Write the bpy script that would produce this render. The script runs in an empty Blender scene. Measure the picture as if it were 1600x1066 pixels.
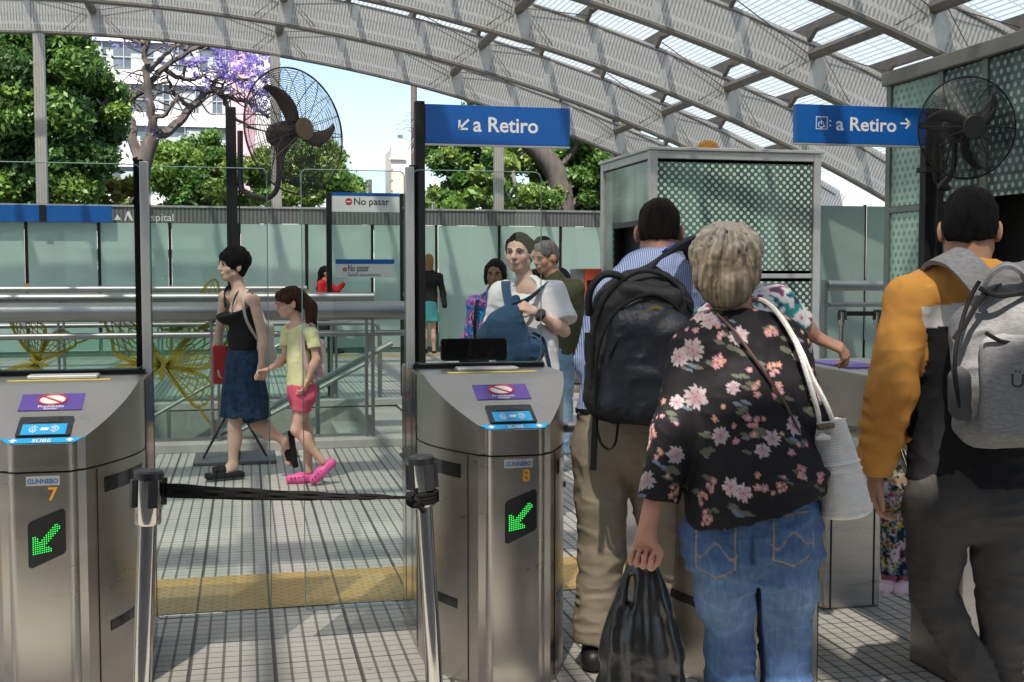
import bpy, math, random
import numpy as np
from mathutils import Vector, Matrix
PI = math.pi
R = math.radians
sc = bpy.context.scene
col = sc.collection

# ------------------------------------------------------------- camera, sky, sun, exposure
FPX, CXP, CYP, HCAM = 1830.0, 800.0, 533.0, 1.45
PIT = math.atan(104 / FPX)
YAW = math.atan(417 / FPX * math.cos(PIT))
cam_d = bpy.data.cameras.new('camera'); cam = bpy.data.objects.new('camera', cam_d); col.objects.link(cam)
cam.location = (0, 0, HCAM); cam.rotation_euler = (PI / 2 - PIT, 0, -YAW)
cam_d.sensor_width = 36; cam_d.lens = FPX / 1600 * 36; cam_d.clip_start = 0.05; cam_d.clip_end = 2000
sc.camera = cam
SUN_EL, SUN_AZ = R(60), R(205)            # azimuth of the sun measured from +Y clockwise: behind the camera, a little left
w = bpy.data.worlds.new('World'); sc.world = w; w.use_nodes = True
nt = w.node_tree; bg = nt.nodes['Background']
sky = nt.nodes.new('ShaderNodeTexSky'); sky.sky_type = 'NISHITA'; sky.sun_disc = False
sky.sun_elevation = SUN_EL; sky.sun_rotation = SUN_AZ; sky.air_density = 1.0; sky.dust_density = 1.2; sky.ozone_density = 1.2
nt.links.new(sky.outputs[0], bg.inputs[0]); bg.inputs[1].default_value = 0.115
sl = bpy.data.lights.new('sun', 'SUN'); sl.energy = 4.6; sl.angle = R(0.9); sl.color = (1, .93, .83)
so = bpy.data.objects.new('sun', sl); col.objects.link(so)
sdir = Vector((math.sin(SUN_AZ) * math.cos(SUN_EL), math.cos(SUN_AZ) * math.cos(SUN_EL), math.sin(SUN_EL)))
so.rotation_euler = sdir.to_track_quat('Z', 'Y').to_euler(); so.location = sdir * 60
sc.view_settings.view_transform = 'Standard'; sc.view_settings.look = 'None'
sc.view_settings.exposure = 1.2; sc.view_settings.gamma = 1.0
cy = sc.cycles
cy.max_bounces = 8; cy.diffuse_bounces = 3; cy.glossy_bounces = 4; cy.transmission_bounces = 4; cy.transparent_max_bounces = 24
cy.use_denoising = True; cy.caustics_reflective = False; cy.caustics_refractive = False
cy.sample_clamp_indirect = 6

# ------------------------------------------------------------- small maths: where a thing of the photograph stands
_fw = np.array([math.sin(YAW) * math.cos(PIT), math.cos(YAW) * math.cos(PIT), -math.sin(PIT)])
_rt = np.array([math.cos(YAW), -math.sin(YAW), 0.0]); _up = np.cross(_rt, _fw); _C = np.array([0, 0, HCAM])
def ray(u, v): return _fw + _rt * (u - CXP) / FPX - _up * (v - CYP) / FPX
def atd(u, v, d): return _C + ray(u, v) * d
def aty(u, v, Y): r = ray(u, v); return _C + r * Y / r[1]
def atz(u, v, z=0.0): r = ray(u, v); return _C + r * (z - HCAM) / r[2]

# ------------------------------------------------------------- objects
def tag(o, label=None, cat=None, group=None, kind=None):
    if label: o['label'] = label
    if cat: o['category'] = cat
    if group: o['group'] = group
    if kind: o['kind'] = kind
    return o
def thing(name, label, cat, loc=(0, 0, 0), rz=0, group=None):
    o = bpy.data.objects.new(name, None); col.objects.link(o)
    o.location = loc; o.rotation_euler = (0, 0, rz); o.empty_display_size = .1
    return tag(o, label, cat, group)
def rootof(o):
    while o.parent: o = o.parent
    return o
def link(name, me, parent=None):
    o = bpy.data.objects.new(name, me); col.objects.link(o)
    if parent: o.parent = parent
    return o
def copy_tree(o, parent=None):
    c = o.copy(); col.objects.link(c)
    if parent: c.parent = parent
    for ch in list(o.children): copy_tree(ch, c)
    return c

class MB:
    """collects simple shapes; build() links them as one mesh object"""
    def __init__(s): s.v = []; s.f = []; s.m = []; s.uv = {}; s.mi = 0
    def add(s, vs, fs):
        b = len(s.v); s.v += [tuple(map(float, p)) for p in vs]
        for f in fs: s.f.append(tuple(b + i for i in f)); s.m.append(s.mi)
        return b
    def box(s, x0, x1, y0, y1, z0, z1, rz=0, about=None):
        vs = [(x, y, z) for z in (z0, z1) for y in (y0, y1) for x in (x0, x1)]
        if rz:
            ax, ay = about if about else ((x0 + x1) / 2, (y0 + y1) / 2); c, q = math.cos(rz), math.sin(rz)
            vs = [(ax + (x - ax) * c - (y - ay) * q, ay + (x - ax) * q + (y - ay) * c, z) for x, y, z in vs]
        s.add(vs, [(0, 2, 3, 1), (4, 5, 7, 6), (0, 1, 5, 4), (2, 6, 7, 3), (0, 4, 6, 2), (1, 3, 7, 5)])
    def bar(s, a, b, wx, wz, up=(0, 0, 1)):
        a, b = Vector(a), Vector(b); d = (b - a).normalized(); u = Vector(up)
        if abs(d.dot(u)) > .98: u = Vector((0, 1, 0))
        x = d.cross(u).normalized(); z = x.cross(d)
        vs = [p + x * i * wx / 2 + z * j * wz / 2 for p in (a, b) for j in (-1, 1) for i in (-1, 1)]
        s.add(vs, [(0, 1, 3, 2), (4, 6, 7, 5), (0, 4, 5, 1), (2, 3, 7, 6), (0, 2, 6, 4), (1, 5, 7, 3)])
    def tube(s, pts, r, n=8, closed=False, caps=True):
        pts = [Vector(p) for p in pts]; N = len(pts)
        rr = r if hasattr(r, '__len__') else [r] * N
        vs = []; ref = None
        for i, p in enumerate(pts):
            if closed: t = pts[(i + 1) % N] - pts[i - 1]
            else: t = pts[min(i + 1, N - 1)] - pts[max(i - 1, 0)]
            t.normalize()
            if ref is None:
                ref = Vector((0, 0, 1)) if abs(t.z) < .9 else Vector((1, 0, 0))
            x = (ref - t * ref.dot(t)).normalized(); ref = x; y = t.cross(x)
            for k in range(n):
                a = 2 * PI * k / n; vs.append(p + (x * math.cos(a) + y * math.sin(a)) * rr[i])
        fs = []
        for i in range(N if closed else N - 1):
            j = (i + 1) % N
            for k in range(n):
                l = (k + 1) % n; fs.append((i * n + k, i * n + l, j * n + l, j * n + k))
        if caps and not closed:
            fs.append(tuple(range(n - 1, -1, -1))); fs.append(tuple((N - 1) * n + k for k in range(n)))
        s.add(vs, fs)
    def lathe(s, prof, cx=0, cy=0, n=24):
        vs = [(cx + r * math.cos(2 * PI * k / n), cy + r * math.sin(2 * PI * k / n), z) for r, z in prof for k in range(n)]
        fs = []
        for i in range(len(prof) - 1):
            for k in range(n):
                l = (k + 1) % n; fs.append((i * n + k, i * n + l, (i + 1) * n + l, (i + 1) * n + k))
        fs.append(tuple(range(n - 1, -1, -1))); fs.append(tuple((len(prof) - 1) * n + k for k in range(n)))
        s.add(vs, fs)
    def prism(s, poly, o, ux, uy, th):
        """2-D polygon in the plane (o, ux, uy), thickened along ux x uy"""
        o, ux, uy = Vector(o), Vector(ux), Vector(uy); nn = ux.cross(uy).normalized() * th
        a = [o + ux * x + uy * y for x, y in poly]; n = len(a)
        s.add(a + [p + nn for p in a], [tuple(range(n - 1, -1, -1)), tuple(range(n, 2 * n))] + [(i, (i + 1) % n, n + (i + 1) % n, n + i) for i in range(n)])
    def build(s, name, mats, parent=None, smooth=False, local=False, bevel=0):
        me = bpy.data.meshes.new(name)
        vs = s.v
        if parent is not None and not local:
            L = rootof(parent).location; vs = [(x - L[0], y - L[1], z - L[2]) for x, y, z in vs]
        me.from_pydata(vs, [], s.f)
        for m in (mats if isinstance(mats, (list, tuple)) else [mats]): me.materials.append(m)
        me.polygons.foreach_set('material_index', s.m)
        if smooth:
            me.polygons.foreach_set('use_smooth', [True] * len(s.f)); me.set_sharp_from_angle(angle=R(38))
        me.update()
        o = link(name, me, parent)
        if bevel:
            b = o.modifiers.new('bevel', 'BEVEL'); b.width = bevel; b.segments = 2; b.limit_method = 'ANGLE'; b.angle_limit = R(40)
        return o
def poly_round(x0, x1, y0, y1, r, n=4):
    out = []
    for cx, cy_, a0 in ((x1 - r, y1 - r, 0), (x0 + r, y1 - r, 90), (x0 + r, y0 + r, 180), (x1 - r, y0 + r, 270)):
        for i in range(n + 1):
            a = R(a0 + 90 * i / n); out.append((cx + r * math.cos(a), cy_ + r * math.sin(a)))
    return out
def text_mesh(txt, size, o, ux, uy, th=.002, bold=0.0, align='LEFT', width=None):
    """letters as mesh data lying in the plane (o, ux, uy); returns an MB"""
    cu = bpy.data.curves.new('lettering', 'FONT'); cu.body = txt; cu.size = size; cu.offset = bold * size; cu.align_x = align
    cu.resolution_u = 3
    ob = bpy.data.objects.new('lettering', cu); col.objects.link(ob)
    dg = bpy.context.evaluated_depsgraph_get(); me = bpy.data.meshes.new_from_object(ob.evaluated_get(dg))
    bpy.data.objects.remove(ob); bpy.data.curves.remove(cu)
    o, ux, uy = Vector(o), Vector(ux), Vector(uy); nn = ux.cross(uy)
    xs = [v.co.x for v in me.vertices]; k = 1.0
    if width: k = width / (max(xs) - min(xs))
    m = MB(); m.add([o + ux * v.co.x * k + uy * v.co.y + nn * th for v in me.vertices], [tuple(p.vertices) for p in me.polygons])
    bpy.data.meshes.remove(me)
    return m

# ------------------------------------------------------------- materials
def nodes(name):
    m = bpy.data.materials.new(name); m.use_nodes = True; t = m.node_tree; t.nodes.clear()
    out = t.nodes.new('ShaderNodeOutputMaterial')
    return m, t, out
def N(t, kind, **kw):
    n = t.nodes.new('ShaderNode' + kind)
    for k, v in kw.items():
        if k in n.inputs: n.inputs[k].default_value = v
        else: setattr(n, k, v)
    return n
def math_(t, op, a, b=None, clamp=False):
    n = t.nodes.new('ShaderNodeMath'); n.operation = op; n.use_clamp = clamp
    for i, x in enumerate((a, b)):
        if x is None: continue
        if isinstance(x, (int, float)): n.inputs[i].default_value = x
        else: t.links.new(x, n.inputs[i])
    return n.outputs[0]
def mixc(t, f, a, b, mode='MIX'):
    n = t.nodes.new('ShaderNodeMix'); n.data_type = 'RGBA'; n.blend_type = mode
    for k, x in ((0, f), (6, a), (7, b)):
        if isinstance(x, (int, float)): n.inputs[k].default_value = x
        elif isinstance(x, (tuple, list)): n.inputs[k].default_value = (*x[:3], 1)
        else: t.links.new(x, n.inputs[k])
    return n.outputs[2]
def P(name, c, rough=.6, metal=0.0, var=.12, scale=6.0, bump=0.0, bscale=60.0, coat=0.0, stretch=None, spec=.5, rvar=0.0, sheen=0.0, attr=False, trans=0.0):
    """principled surface with mottled colour, optional bump; attr reads the dyed pattern from the mesh"""
    m, t, out = nodes(name); b = N(t, 'BsdfPrincipled'); t.links.new(b.outputs[0], out.inputs[0])
    co = N(t, 'TexCoord').outputs['Object']
    if stretch:
        mp = N(t, 'Mapping'); mp.inputs['Scale'].default_value = stretch; t.links.new(co, mp.inputs[0]); co2 = mp.outputs[0]
    else: co2 = co
    nz = N(t, 'TexNoise', Scale=scale, Detail=6.0, Roughness=.6); t.links.new(co2, nz.inputs['Vector'])
    rmp = N(t, 'MapRange'); rmp.inputs['From Min'].default_value = .3; rmp.inputs['From Max'].default_value = .7
    rmp.inputs['To Min'].default_value = 1 - var; rmp.inputs['To Max'].default_value = 1 + var; t.links.new(nz.outputs[0], rmp.inputs[0])
    if attr:
        a = N(t, 'Attribute'); a.attribute_name = 'dye'; src = a.outputs['Color']
    else: src = c
    hs = t.nodes.new('ShaderNodeVectorMath'); hs.operation = 'SCALE'
    if attr: t.links.new(src, hs.inputs[0])
    else: hs.inputs[0].default_value = c[:3]
    t.links.new(rmp.outputs[0], hs.inputs['Scale'])
    t.links.new(hs.outputs[0], b.inputs['Base Color'])
    b.inputs['Roughness'].default_value = rough; b.inputs['Metallic'].default_value = metal
    b.inputs['Coat Weight'].default_value = coat; b.inputs['Specular IOR Level'].default_value = spec; b.inputs['Sheen Weight'].default_value = sheen
    if rvar:
        r2 = N(t, 'MapRange'); r2.inputs['To Min'].default_value = max(rough - rvar, .02); r2.inputs['To Max'].default_value = rough + rvar
        t.links.new(nz.outputs[0], r2.inputs[0]); t.links.new(r2.outputs[0], b.inputs['Roughness'])
    if bump:
        n2 = N(t, 'TexNoise', Scale=bscale, Detail=4.0); t.links.new(co2, n2.inputs['Vector'])
        bp = N(t, 'Bump', Strength=bump, Distance=.01); t.links.new(n2.outputs[0], bp.inputs['Height']); t.links.new(bp.outputs[0], b.inputs['Normal'])
    if trans:
        tr = N(t, 'BsdfTranslucent'); t.links.new(hs.outputs[0], tr.inputs[0])
        mx = N(t, 'MixShader'); mx.inputs[0].default_value = trans
        t.links.new(b.outputs[0], mx.inputs[1]); t.links.new(tr.outputs[0], mx.inputs[2]); t.links.new(mx.outputs[0], out.inputs[0])
    return m
def glass(name, tint=(.86, .94, .91), haze=0.0, hcol=(.6, .75, .7), refl=1.0, rough=0.0):
    """thin pane: tinted see-through, mirror sheen growing at a slant, optional frosted body"""
    m, t, out = nodes(name)
    tr = N(t, 'BsdfTransparent'); tr.inputs[0].default_value = (*tint, 1)
    gl = N(t, 'BsdfGlossy'); gl.inputs['Roughness'].default_value = rough
    lw = N(t, 'Fresnel'); lw.inputs['IOR'].default_value = 1.5
    f = math_(t, 'MULTIPLY', lw.outputs[0], refl, True)
    base = tr.outputs[0]
    if haze:
        df = N(t, 'BsdfDiffuse'); df.inputs[0].default_value = (*hcol, 1)
        nz = N(t, 'TexNoise', Scale=1.3, Detail=5.0); t.links.new(N(t, 'TexCoord').outputs['Object'], nz.inputs['Vector'])
        hf = N(t, 'MapRange'); hf.inputs['To Min'].default_value = haze * .8; hf.inputs['To Max'].default_value = min(haze * 1.2, 1); t.links.new(nz.outputs[0], hf.inputs[0])
        mh = N(t, 'MixShader'); t.links.new(hf.outputs[0], mh.inputs[0])
        t.links.new(tr.outputs[0], mh.inputs[1]); t.links.new(df.outputs[0], mh.inputs[2]); base = mh.outputs[0]
    mx = N(t, 'MixShader'); t.links.new(f, mx.inputs[0]); t.links.new(base, mx.inputs[1]); t.links.new(gl.outputs[0], mx.inputs[2])
    t.links.new(mx.outputs[0], out.inputs[0])
    return m
def emit(name, c, s):
    m, t, out = nodes(name); e = N(t, 'Emission'); e.inputs[0].default_value = (*c, 1); e.inputs[1].default_value = s; t.links.new(e.outputs[0], out.inputs[0]); return m

def stripe(t, coord, period, duty, soft=.0):
    """1 inside the band, 0 outside"""
    f = math_(t, 'FRACT', math_(t, 'DIVIDE', coord, period))
    return math_(t, 'LESS_THAN', f, duty)

MT = {}
MT['steel'] = P('brushed_steel', (.50, .465, .425), .3, 1.0, .05, 3, .03, 160, stretch=(1, 1, 5), rvar=.09)
MT['steel_dark'] = P('dark_steel', (.36, .34, .32), .3, 1.0, .12, 3, .05, 90, stretch=(1, 1, 8), rvar=.1)
MT['mirror'] = P('polished_steel', (.47, .455, .435), .12, 1.0, .05, 2, .03, 12)
MT['rail'] = P('satin_rail_steel', (.36, .36, .355), .42, 1.0, .08, 4, .05, 80)
MT['alu'] = P('pale_aluminium', (.55, .55, .53), .45, .6, .1, 5)
MT['black'] = P('black_paint', (.012, .012, .013), .5, 0, .2, 5, spec=.3)
MT['blackplastic'] = P('black_plastic', (.015, .015, .016), .35, 0, .2, 20)
MT['rubber'] = P('black_rubber', (.01, .01, .01), .8, spec=.2)
MT['blue'] = P('blue_sign_paint', (.004, .105, .40), .4, 0, .06, 3)
MT['whitepaint'] = P('white_sign_paint', (.78, .78, .76), .5, 0, .05, 3)
MT['letters_white'] = P('white_lettering', (.82, .82, .8), .5, 0, .03)
MT['letters_dark'] = P('dark_lettering', (.03, .03, .035), .6, 0, .1)
MT['red'] = P('red_sign_paint', (.55, .03, .03), .5, 0, .08)
MT['orange'] = P('orange_digit', (.75, .3, .02), .5, 0, .06)
MT['skyblue'] = P('sky_blue_label', (.01, .36, .70), .4, 0, .05)
MT['purple'] = P('purple_label', (.105, .055, .30), .4, 0, .06)
MT['yellow'] = P('yellow_label', (.72, .56, .12), .5, 0, .08)
MT['butterfly'] = glass('ochre_film', (.55, .5, .2), .62, (.32, .26, .04), .3)
MT['led'] = emit('green_led', (.04, .8, .09), .8)
MT['screen'] = P('black_glass', (.008, .008, .009), .12, 0, .1)
MT['concrete'] = P('worn_concrete', (.34, .33, .30), .85, 0, .22, 2.2, .3, 30)
MT['kerbstone'] = P('pale_kerbstone', (.42, .41, .38), .8, 0, .15, 3, .2, 40)
MT['roofsteel'] = P('grey_roof_steel', (.30, .29, .27), .5, .3, .15, 3)
MT['brownsteel'] = P('weathered_bracket_steel', (.20, .185, .17), .6, .2, .2, 4)
MT['cable'] = P('steel_cable', (.12, .12, .12), .5, .6)
MT['glass'] = glass('clear_glass', (.955, .978, .970), .0, (.6, .7, .66), .6)
MT['glass_edge'] = P('green_glass_edge', (.25, .38, .34), .2, 0, .05)
MT['stairglass'] = glass('stair_glass', (.87, .955, .925), .015, (.5, .75, .66), .6)
# ============================================================= THE SETTING
rnd = random.Random(7)
TILE = .307; CELL = TILE / 5
def floor_mat():
    m, t, out = nodes('ribbed_concrete_tiles'); b = N(t, 'BsdfPrincipled'); t.links.new(b.outputs[0], out.inputs[0])
    g = N(t, 'NewGeometry'); sp = N(t, 'SeparateXYZ'); t.links.new(g.outputs['Position'], sp.inputs[0])
    def groove(c, per, wd, off):
        f = math_(t, 'FRACT', math_(t, 'DIVIDE', math_(t, 'ADD', c, 100 + off), per)); return math_(t, 'LESS_THAN', f, wd / per)
    x, y = sp.outputs[0], sp.outputs[1]
    n1 = N(t, 'TexNoise', Scale=.55, Detail=6.0, Roughness=.65); t.links.new(g.outputs['Position'], n1.inputs[0])
    n2 = N(t, 'TexNoise', Scale=45.0, Detail=3.0); t.links.new(g.outputs['Position'], n2.inputs[0])
    n3 = N(t, 'TexNoise', Scale=6.0, Detail=4.0); t.links.new(g.outputs['Position'], n3.inputs[0])
    sn = t.nodes.new('ShaderNodeVectorMath'); sn.operation = 'SNAP'; sn.inputs[1].default_value = (TILE, TILE, 10); t.links.new(g.outputs['Position'], sn.inputs[0])
    wn = N(t, 'TexWhiteNoise'); t.links.new(sn.outputs[0], wn.inputs[0])
    base = mixc(t, n1.outputs[0], (.56, .54, .49), (.48, .465, .42))
    base = mixc(t, math_(t, 'MULTIPLY', n2.outputs[0], .5), base, (.33, .32, .29))
    base = mixc(t, math_(t, 'MULTIPLY', wn.outputs[0], .22), base, (.30, .29, .27))
    st = N(t, 'MapRange'); st.inputs['From Min'].default_value = .62; st.inputs['From Max'].default_value = .8; st.inputs['To Max'].default_value = .5; t.links.new(n3.outputs[0], st.inputs[0])
    base = mixc(t, st.outputs[0], base, (.22, .2, .17))
    vo = N(t, 'TexVoronoi', Scale=2.6); t.links.new(g.outputs['Position'], vo.inputs['Vector']); gum = math_(t, 'LESS_THAN', vo.outputs['Distance'], math_(t, 'MULTIPLY', n3.outputs[0], .07))
    base = mixc(t, math_(t, 'MULTIPLY', gum, .6), base, (.12, .11, .10))
    gx = groove(x, CELL, .0108, 0.0); gy = groove(y, CELL, .0054, 0.0)
    gt = math_(t, 'MAXIMUM', groove(x, TILE, .016, 0.0), groove(y, TILE, .009, 0.0))
    c = mixc(t, math_(t, 'MULTIPLY', gx, .78), base, (.075, .066, .055))
    c = mixc(t, math_(t, 'MULTIPLY', gy, .88), c, (.08, .072, .062)); c = mixc(t, math_(t, 'MULTIPLY', gt, .8), c, (.05, .045, .04))
    t.links.new(c, b.inputs['Base Color']); b.inputs['Roughness'].default_value = .62
    hh = math_(t, 'SUBTRACT', 1.0, math_(t, 'MAXIMUM', gx, gy))
    hh = math_(t, 'ADD', hh, math_(t, 'MULTIPLY', n2.outputs[0], .12))
    bp = N(t, 'Bump', Strength=.5, Distance=.004); t.links.new(hh, bp.inputs['Height']); t.links.new(bp.outputs[0], b.inputs['Normal'])
    return m
def tactile_mat():
    m, t, out = nodes('yellow_studded_tiles'); b = N(t, 'BsdfPrincipled'); t.links.new(b.outputs[0], out.inputs[0])
    g = N(t, 'NewGeometry'); sp = N(t, 'SeparateXYZ'); t.links.new(g.outputs['Position'], sp.inputs[0])
    x, y = sp.outputs[0], sp.outputs[1]
    def fr(c, per, off=0): return math_(t, 'SUBTRACT', math_(t, 'FRACT', math_(t, 'DIVIDE', math_(t, 'ADD', c, 100 + off), per)), .5)
    def dot(ox, oy):
        a, c = fr(x, .0614, ox), fr(y, .0614, oy)
        return math_(t, 'SQRT', math_(t, 'ADD', math_(t, 'MULTIPLY', a, a), math_(t, 'MULTIPLY', c, c)))
    d = math_(t, 'MINIMUM', dot(0, 0), dot(.0307, .0307))
    h = N(t, 'MapRange'); h.inputs['From Min'].default_value = .12; h.inputs['From Max'].default_value = .26; h.inputs['To Min'].default_value = 1; h.inputs['To Max'].default_value = 0; t.links.new(d, h.inputs[0])
    n1 = N(t, 'TexNoise', Scale=2.5, Detail=7.0, Roughness=.7); t.links.new(g.outputs['Position'], n1.inputs[0])
    c = mixc(t, n1.outputs[0], (.54, .37, .13), (.40, .26, .10))
    c = mixc(t, math_(t, 'MULTIPLY', h.outputs[0], .35), c, (.24, .15, .06))
    gt = math_(t, 'LESS_THAN', math_(t, 'FRACT', math_(t, 'DIVIDE', math_(t, 'ADD', x, 100.0), TILE)), .03)
    c = mixc(t, math_(t, 'MULTIPLY', gt, .8), c, (.07, .06, .04))
    t.links.new(c, b.inputs['Base Color']); b.inputs['Roughness'].default_value = .6
    bp = N(t, 'Bump', Strength=.7, Distance=.006); t.links.new(h.outputs[0], bp.inputs['Height']); t.links.new(bp.outputs[0], b.inputs['Normal'])
    return m
ROOF_EDGE = .3
M_FLOOR, M_TACT = floor_mat(), tactile_mat()
M_ASPH = P('street_asphalt', (.055, .055, .055), .9, 0, .2, 1.5, .3, 60)
PX0, PX1, PY0, PY1 = -8.0, 1.62, 10.05, 12.95           # the stairwell
def holed(x0, x1, y0, y1, z):
    m = MB()
    for a, b, c, d in ((x0, PX0, y0, y1), (PX1, x1, y0, y1), (PX0, PX1, y0, PY0), (PX0, PX1, PY1, y1)):
        m.add([(a, c, z), (b, c, z), (b, d, z), (a, d, z)], [(0, 1, 2, 3)])
    return m
tag(holed(-400, 400, -60, 700, -.012).build('ground', M_ASPH), kind='structure')
tag(holed(-16, 12, -12, 22.2, 0).build('floor', M_FLOOR), kind='structure')
m = MB()
for y0, y1, x0, x1 in ((5.12, 5.72, -16, 12), (13.85, 14.35, 2.6, 12), (20.6, 21.1, -1, 12)):
    m.add([(x0, y0, .004), (x1, y0, .004), (x1, y1, .004), (x0, y1, .004)], [(0, 1, 2, 3)])
tag(m.build('tactile_path', M_TACT), kind='structure')
# stairwell: concrete walls, flight descending to the left, low kerb round the opening
m = MB()
m.box(PX0, PX1, PY0 - .2, PY0, -4.2, -.013); m.box(PX0, PX1, PY1, PY1 + .2, -4.2, -.013); m.box(PX1, PX1 + .2, PY0 - .2, PY1 + .2, -4.2, -.013)
m.box(PX0 - .2, PX0, PY0 - .2, PY1 + .2, -4.2, -.013)
for i in range(24):
    x1 = 1.2 - .3 * i
    m.box(x1 - .3, x1, PY0, PY1, -4.2, -.165 * (i + 1))
m.box(1.2, PX1, PY0, PY1, -4.2, -.02)
tag(m.build('stairs', MT['concrete'], bevel=.006), kind='structure')
m = MB()
m.box(PX0, PX1 + .2, PY0 - .26, PY0 - .002, -.005, .075); m.box(PX0, PX1 + .2, PY1 + .002, PY1 + .26, -.005, .075)
tag(m.build('kerb', MT['kerbstone'], bevel=.01), kind='structure')

# ------------------------------------------------------------- arched canopy
AX, AZ, AR = -2.985, -22.445, 28.124
def arc(x, r=0.0): return AZ + math.sqrt((AR + r) ** 2 - (x - AX) ** 2)
AY = [22 - 2.7 * k for k in range(9)]
AX0, AX1 = -15.0, 10.3
def fascia_mat():
    m, t, out = nodes('perforated_fascia_sheet'); b = N(t, 'BsdfPrincipled')
    uv = N(t, 'UVMap'); sp = N(t, 'SeparateXYZ'); t.links.new(uv.outputs[0], sp.inputs[0]); u, v = sp.outputs[0], sp.outputs[1]
    s = stripe(t, u, .047, .42)
    row = math_(t, 'MAXIMUM', math_(t, 'MULTIPLY', math_(t, 'GREATER_THAN', v, .31), math_(t, 'LESS_THAN', v, .93)), math_(t, 'MULTIPLY', math_(t, 'GREATER_THAN', v, .05), math_(t, 'LESS_THAN', v, .22)))
    slot = math_(t, 'MULTIPLY', s, row)
    n1 = N(t, 'TexNoise', Scale=5.0, Detail=6.0, Roughness=.7); t.links.new(N(t, 'TexCoord').outputs['Object'], n1.inputs[0])
    base = mixc(t, math_(t, 'MULTIPLY', slot, .85), mixc(t, n1.outputs[0], (.62, .63, .62), (.48, .485, .475)), (.27, .27, .265))
    t.links.new(base, b.inputs['Base Color']); b.inputs['Roughness'].default_value = .5; b.inputs['Metallic'].default_value = .15
    tr = N(t, 'BsdfTransparent'); mx = N(t, 'MixShader'); t.links.new(math_(t, 'MULTIPLY', slot, .0), mx.inputs[0]); t.links.new(b.outputs[0], mx.inputs[1]); t.links.new(tr.outputs[0], mx.inputs[2])
    t.links.new(mx.outputs[0], out.inputs[0]); return m
def roof_mat():
    m, t, out = nodes('ribbed_translucent_roof'); uv = N(t, 'UVMap'); sp = N(t, 'SeparateXYZ'); t.links.new(uv.outputs[0], sp.inputs[0])
    u, v = sp.outputs[0], sp.outputs[1]
    s = stripe(t, u, .075, .34); s2 = stripe(t, v, .45, .05); s = math_(t, 'MAXIMUM', s, s2)
    n1 = N(t, 'TexNoise', Scale=1.5, Detail=5.0); t.links.new(N(t, 'TexCoord').outputs['Object'], n1.inputs[0])
    tl = N(t, 'BsdfTranslucent'); t.links.new(mixc(t, n1.outputs[0], (.56, .58, .57), (.42, .44, .43)), tl.inputs[0])
    tr = N(t, 'BsdfTransparent'); tr.inputs[0].default_value = (.84, .84, .82, 1)
    mx = N(t, 'MixShader'); t.links.new(math_(t, 'MULTIPLY', math_(t, 'SUBTRACT', 1.0, math_(t, 'MULTIPLY', s, .36)), ROOF_CLEAR), mx.inputs[0]); t.links.new(tl.outputs[0], mx.inputs[1]); t.links.new(tr.outputs[0], mx.inputs[2])
    df = N(t, 'BsdfTranslucent'); df.inputs[0].default_value = (.24, .255, .25, 1)
    m2 = N(t, 'MixShader'); t.links.new(s, m2.inputs[0]); t.links.new(mx.outputs[0], m2.inputs[1]); t.links.new(df.outputs[0], m2.inputs[2])
    tl2 = mixc(t, s, mixc(t, n1.outputs[0], (.42, .435, .42), (.32, .33, .32)), (.17, .18, .175)); t.links.new(tl2, tl.inputs[0]); t.links.new(mx.outputs[0], out.inputs[0]); return m
ROOF_CLEAR = .35
M_FAS, M_ROOF = fascia_mat(), roof_mat()
canopy = thing('station_canopy', 'barrel vaulted canopy of pale perforated arched beams under a ribbed translucent roof on white columns', 'canopy', (0, 22, 0))
def sheet(name, mat, parent, rows, uvs):
    """rows: list of point rows -> one grid mesh with uv"""
    nr, nc = len(rows), len(rows[0]); L = rootof(parent).location
    vs = [(p[0] - L[0], p[1] - L[1], p[2] - L[2]) for r_ in rows for p in r_]
    fs = [(i * nc + j, i * nc + j + 1, (i + 1) * nc + j + 1, (i + 1) * nc + j) for i in range(nr - 1) for j in range(nc - 1)]
    me = bpy.data.meshes.new(name); me.from_pydata(vs, [], fs); me.materials.append(mat)
    ul = me.uv_layers.new(name='UVMap')
    for pl in me.polygons:
        for li, vi in zip(pl.loop_indices, pl.vertices): ul.data[li].uv = uvs[vi]
    return link(name, me, parent)
XS = [AX0 + i * (AX1 - AX0) / 60 for i in range(61)]
BAND = [-2.55 + 1.07 * i for i in range(-11, 13)]
def seen(x, y, z):
    q = np.array((x, y, z)) - _C; dd = q @ _fw
    return dd > .5 and abs(q @ _rt / dd) < 860 / FPX and abs(q @ _up / dd) < 590 / FPX
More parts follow.
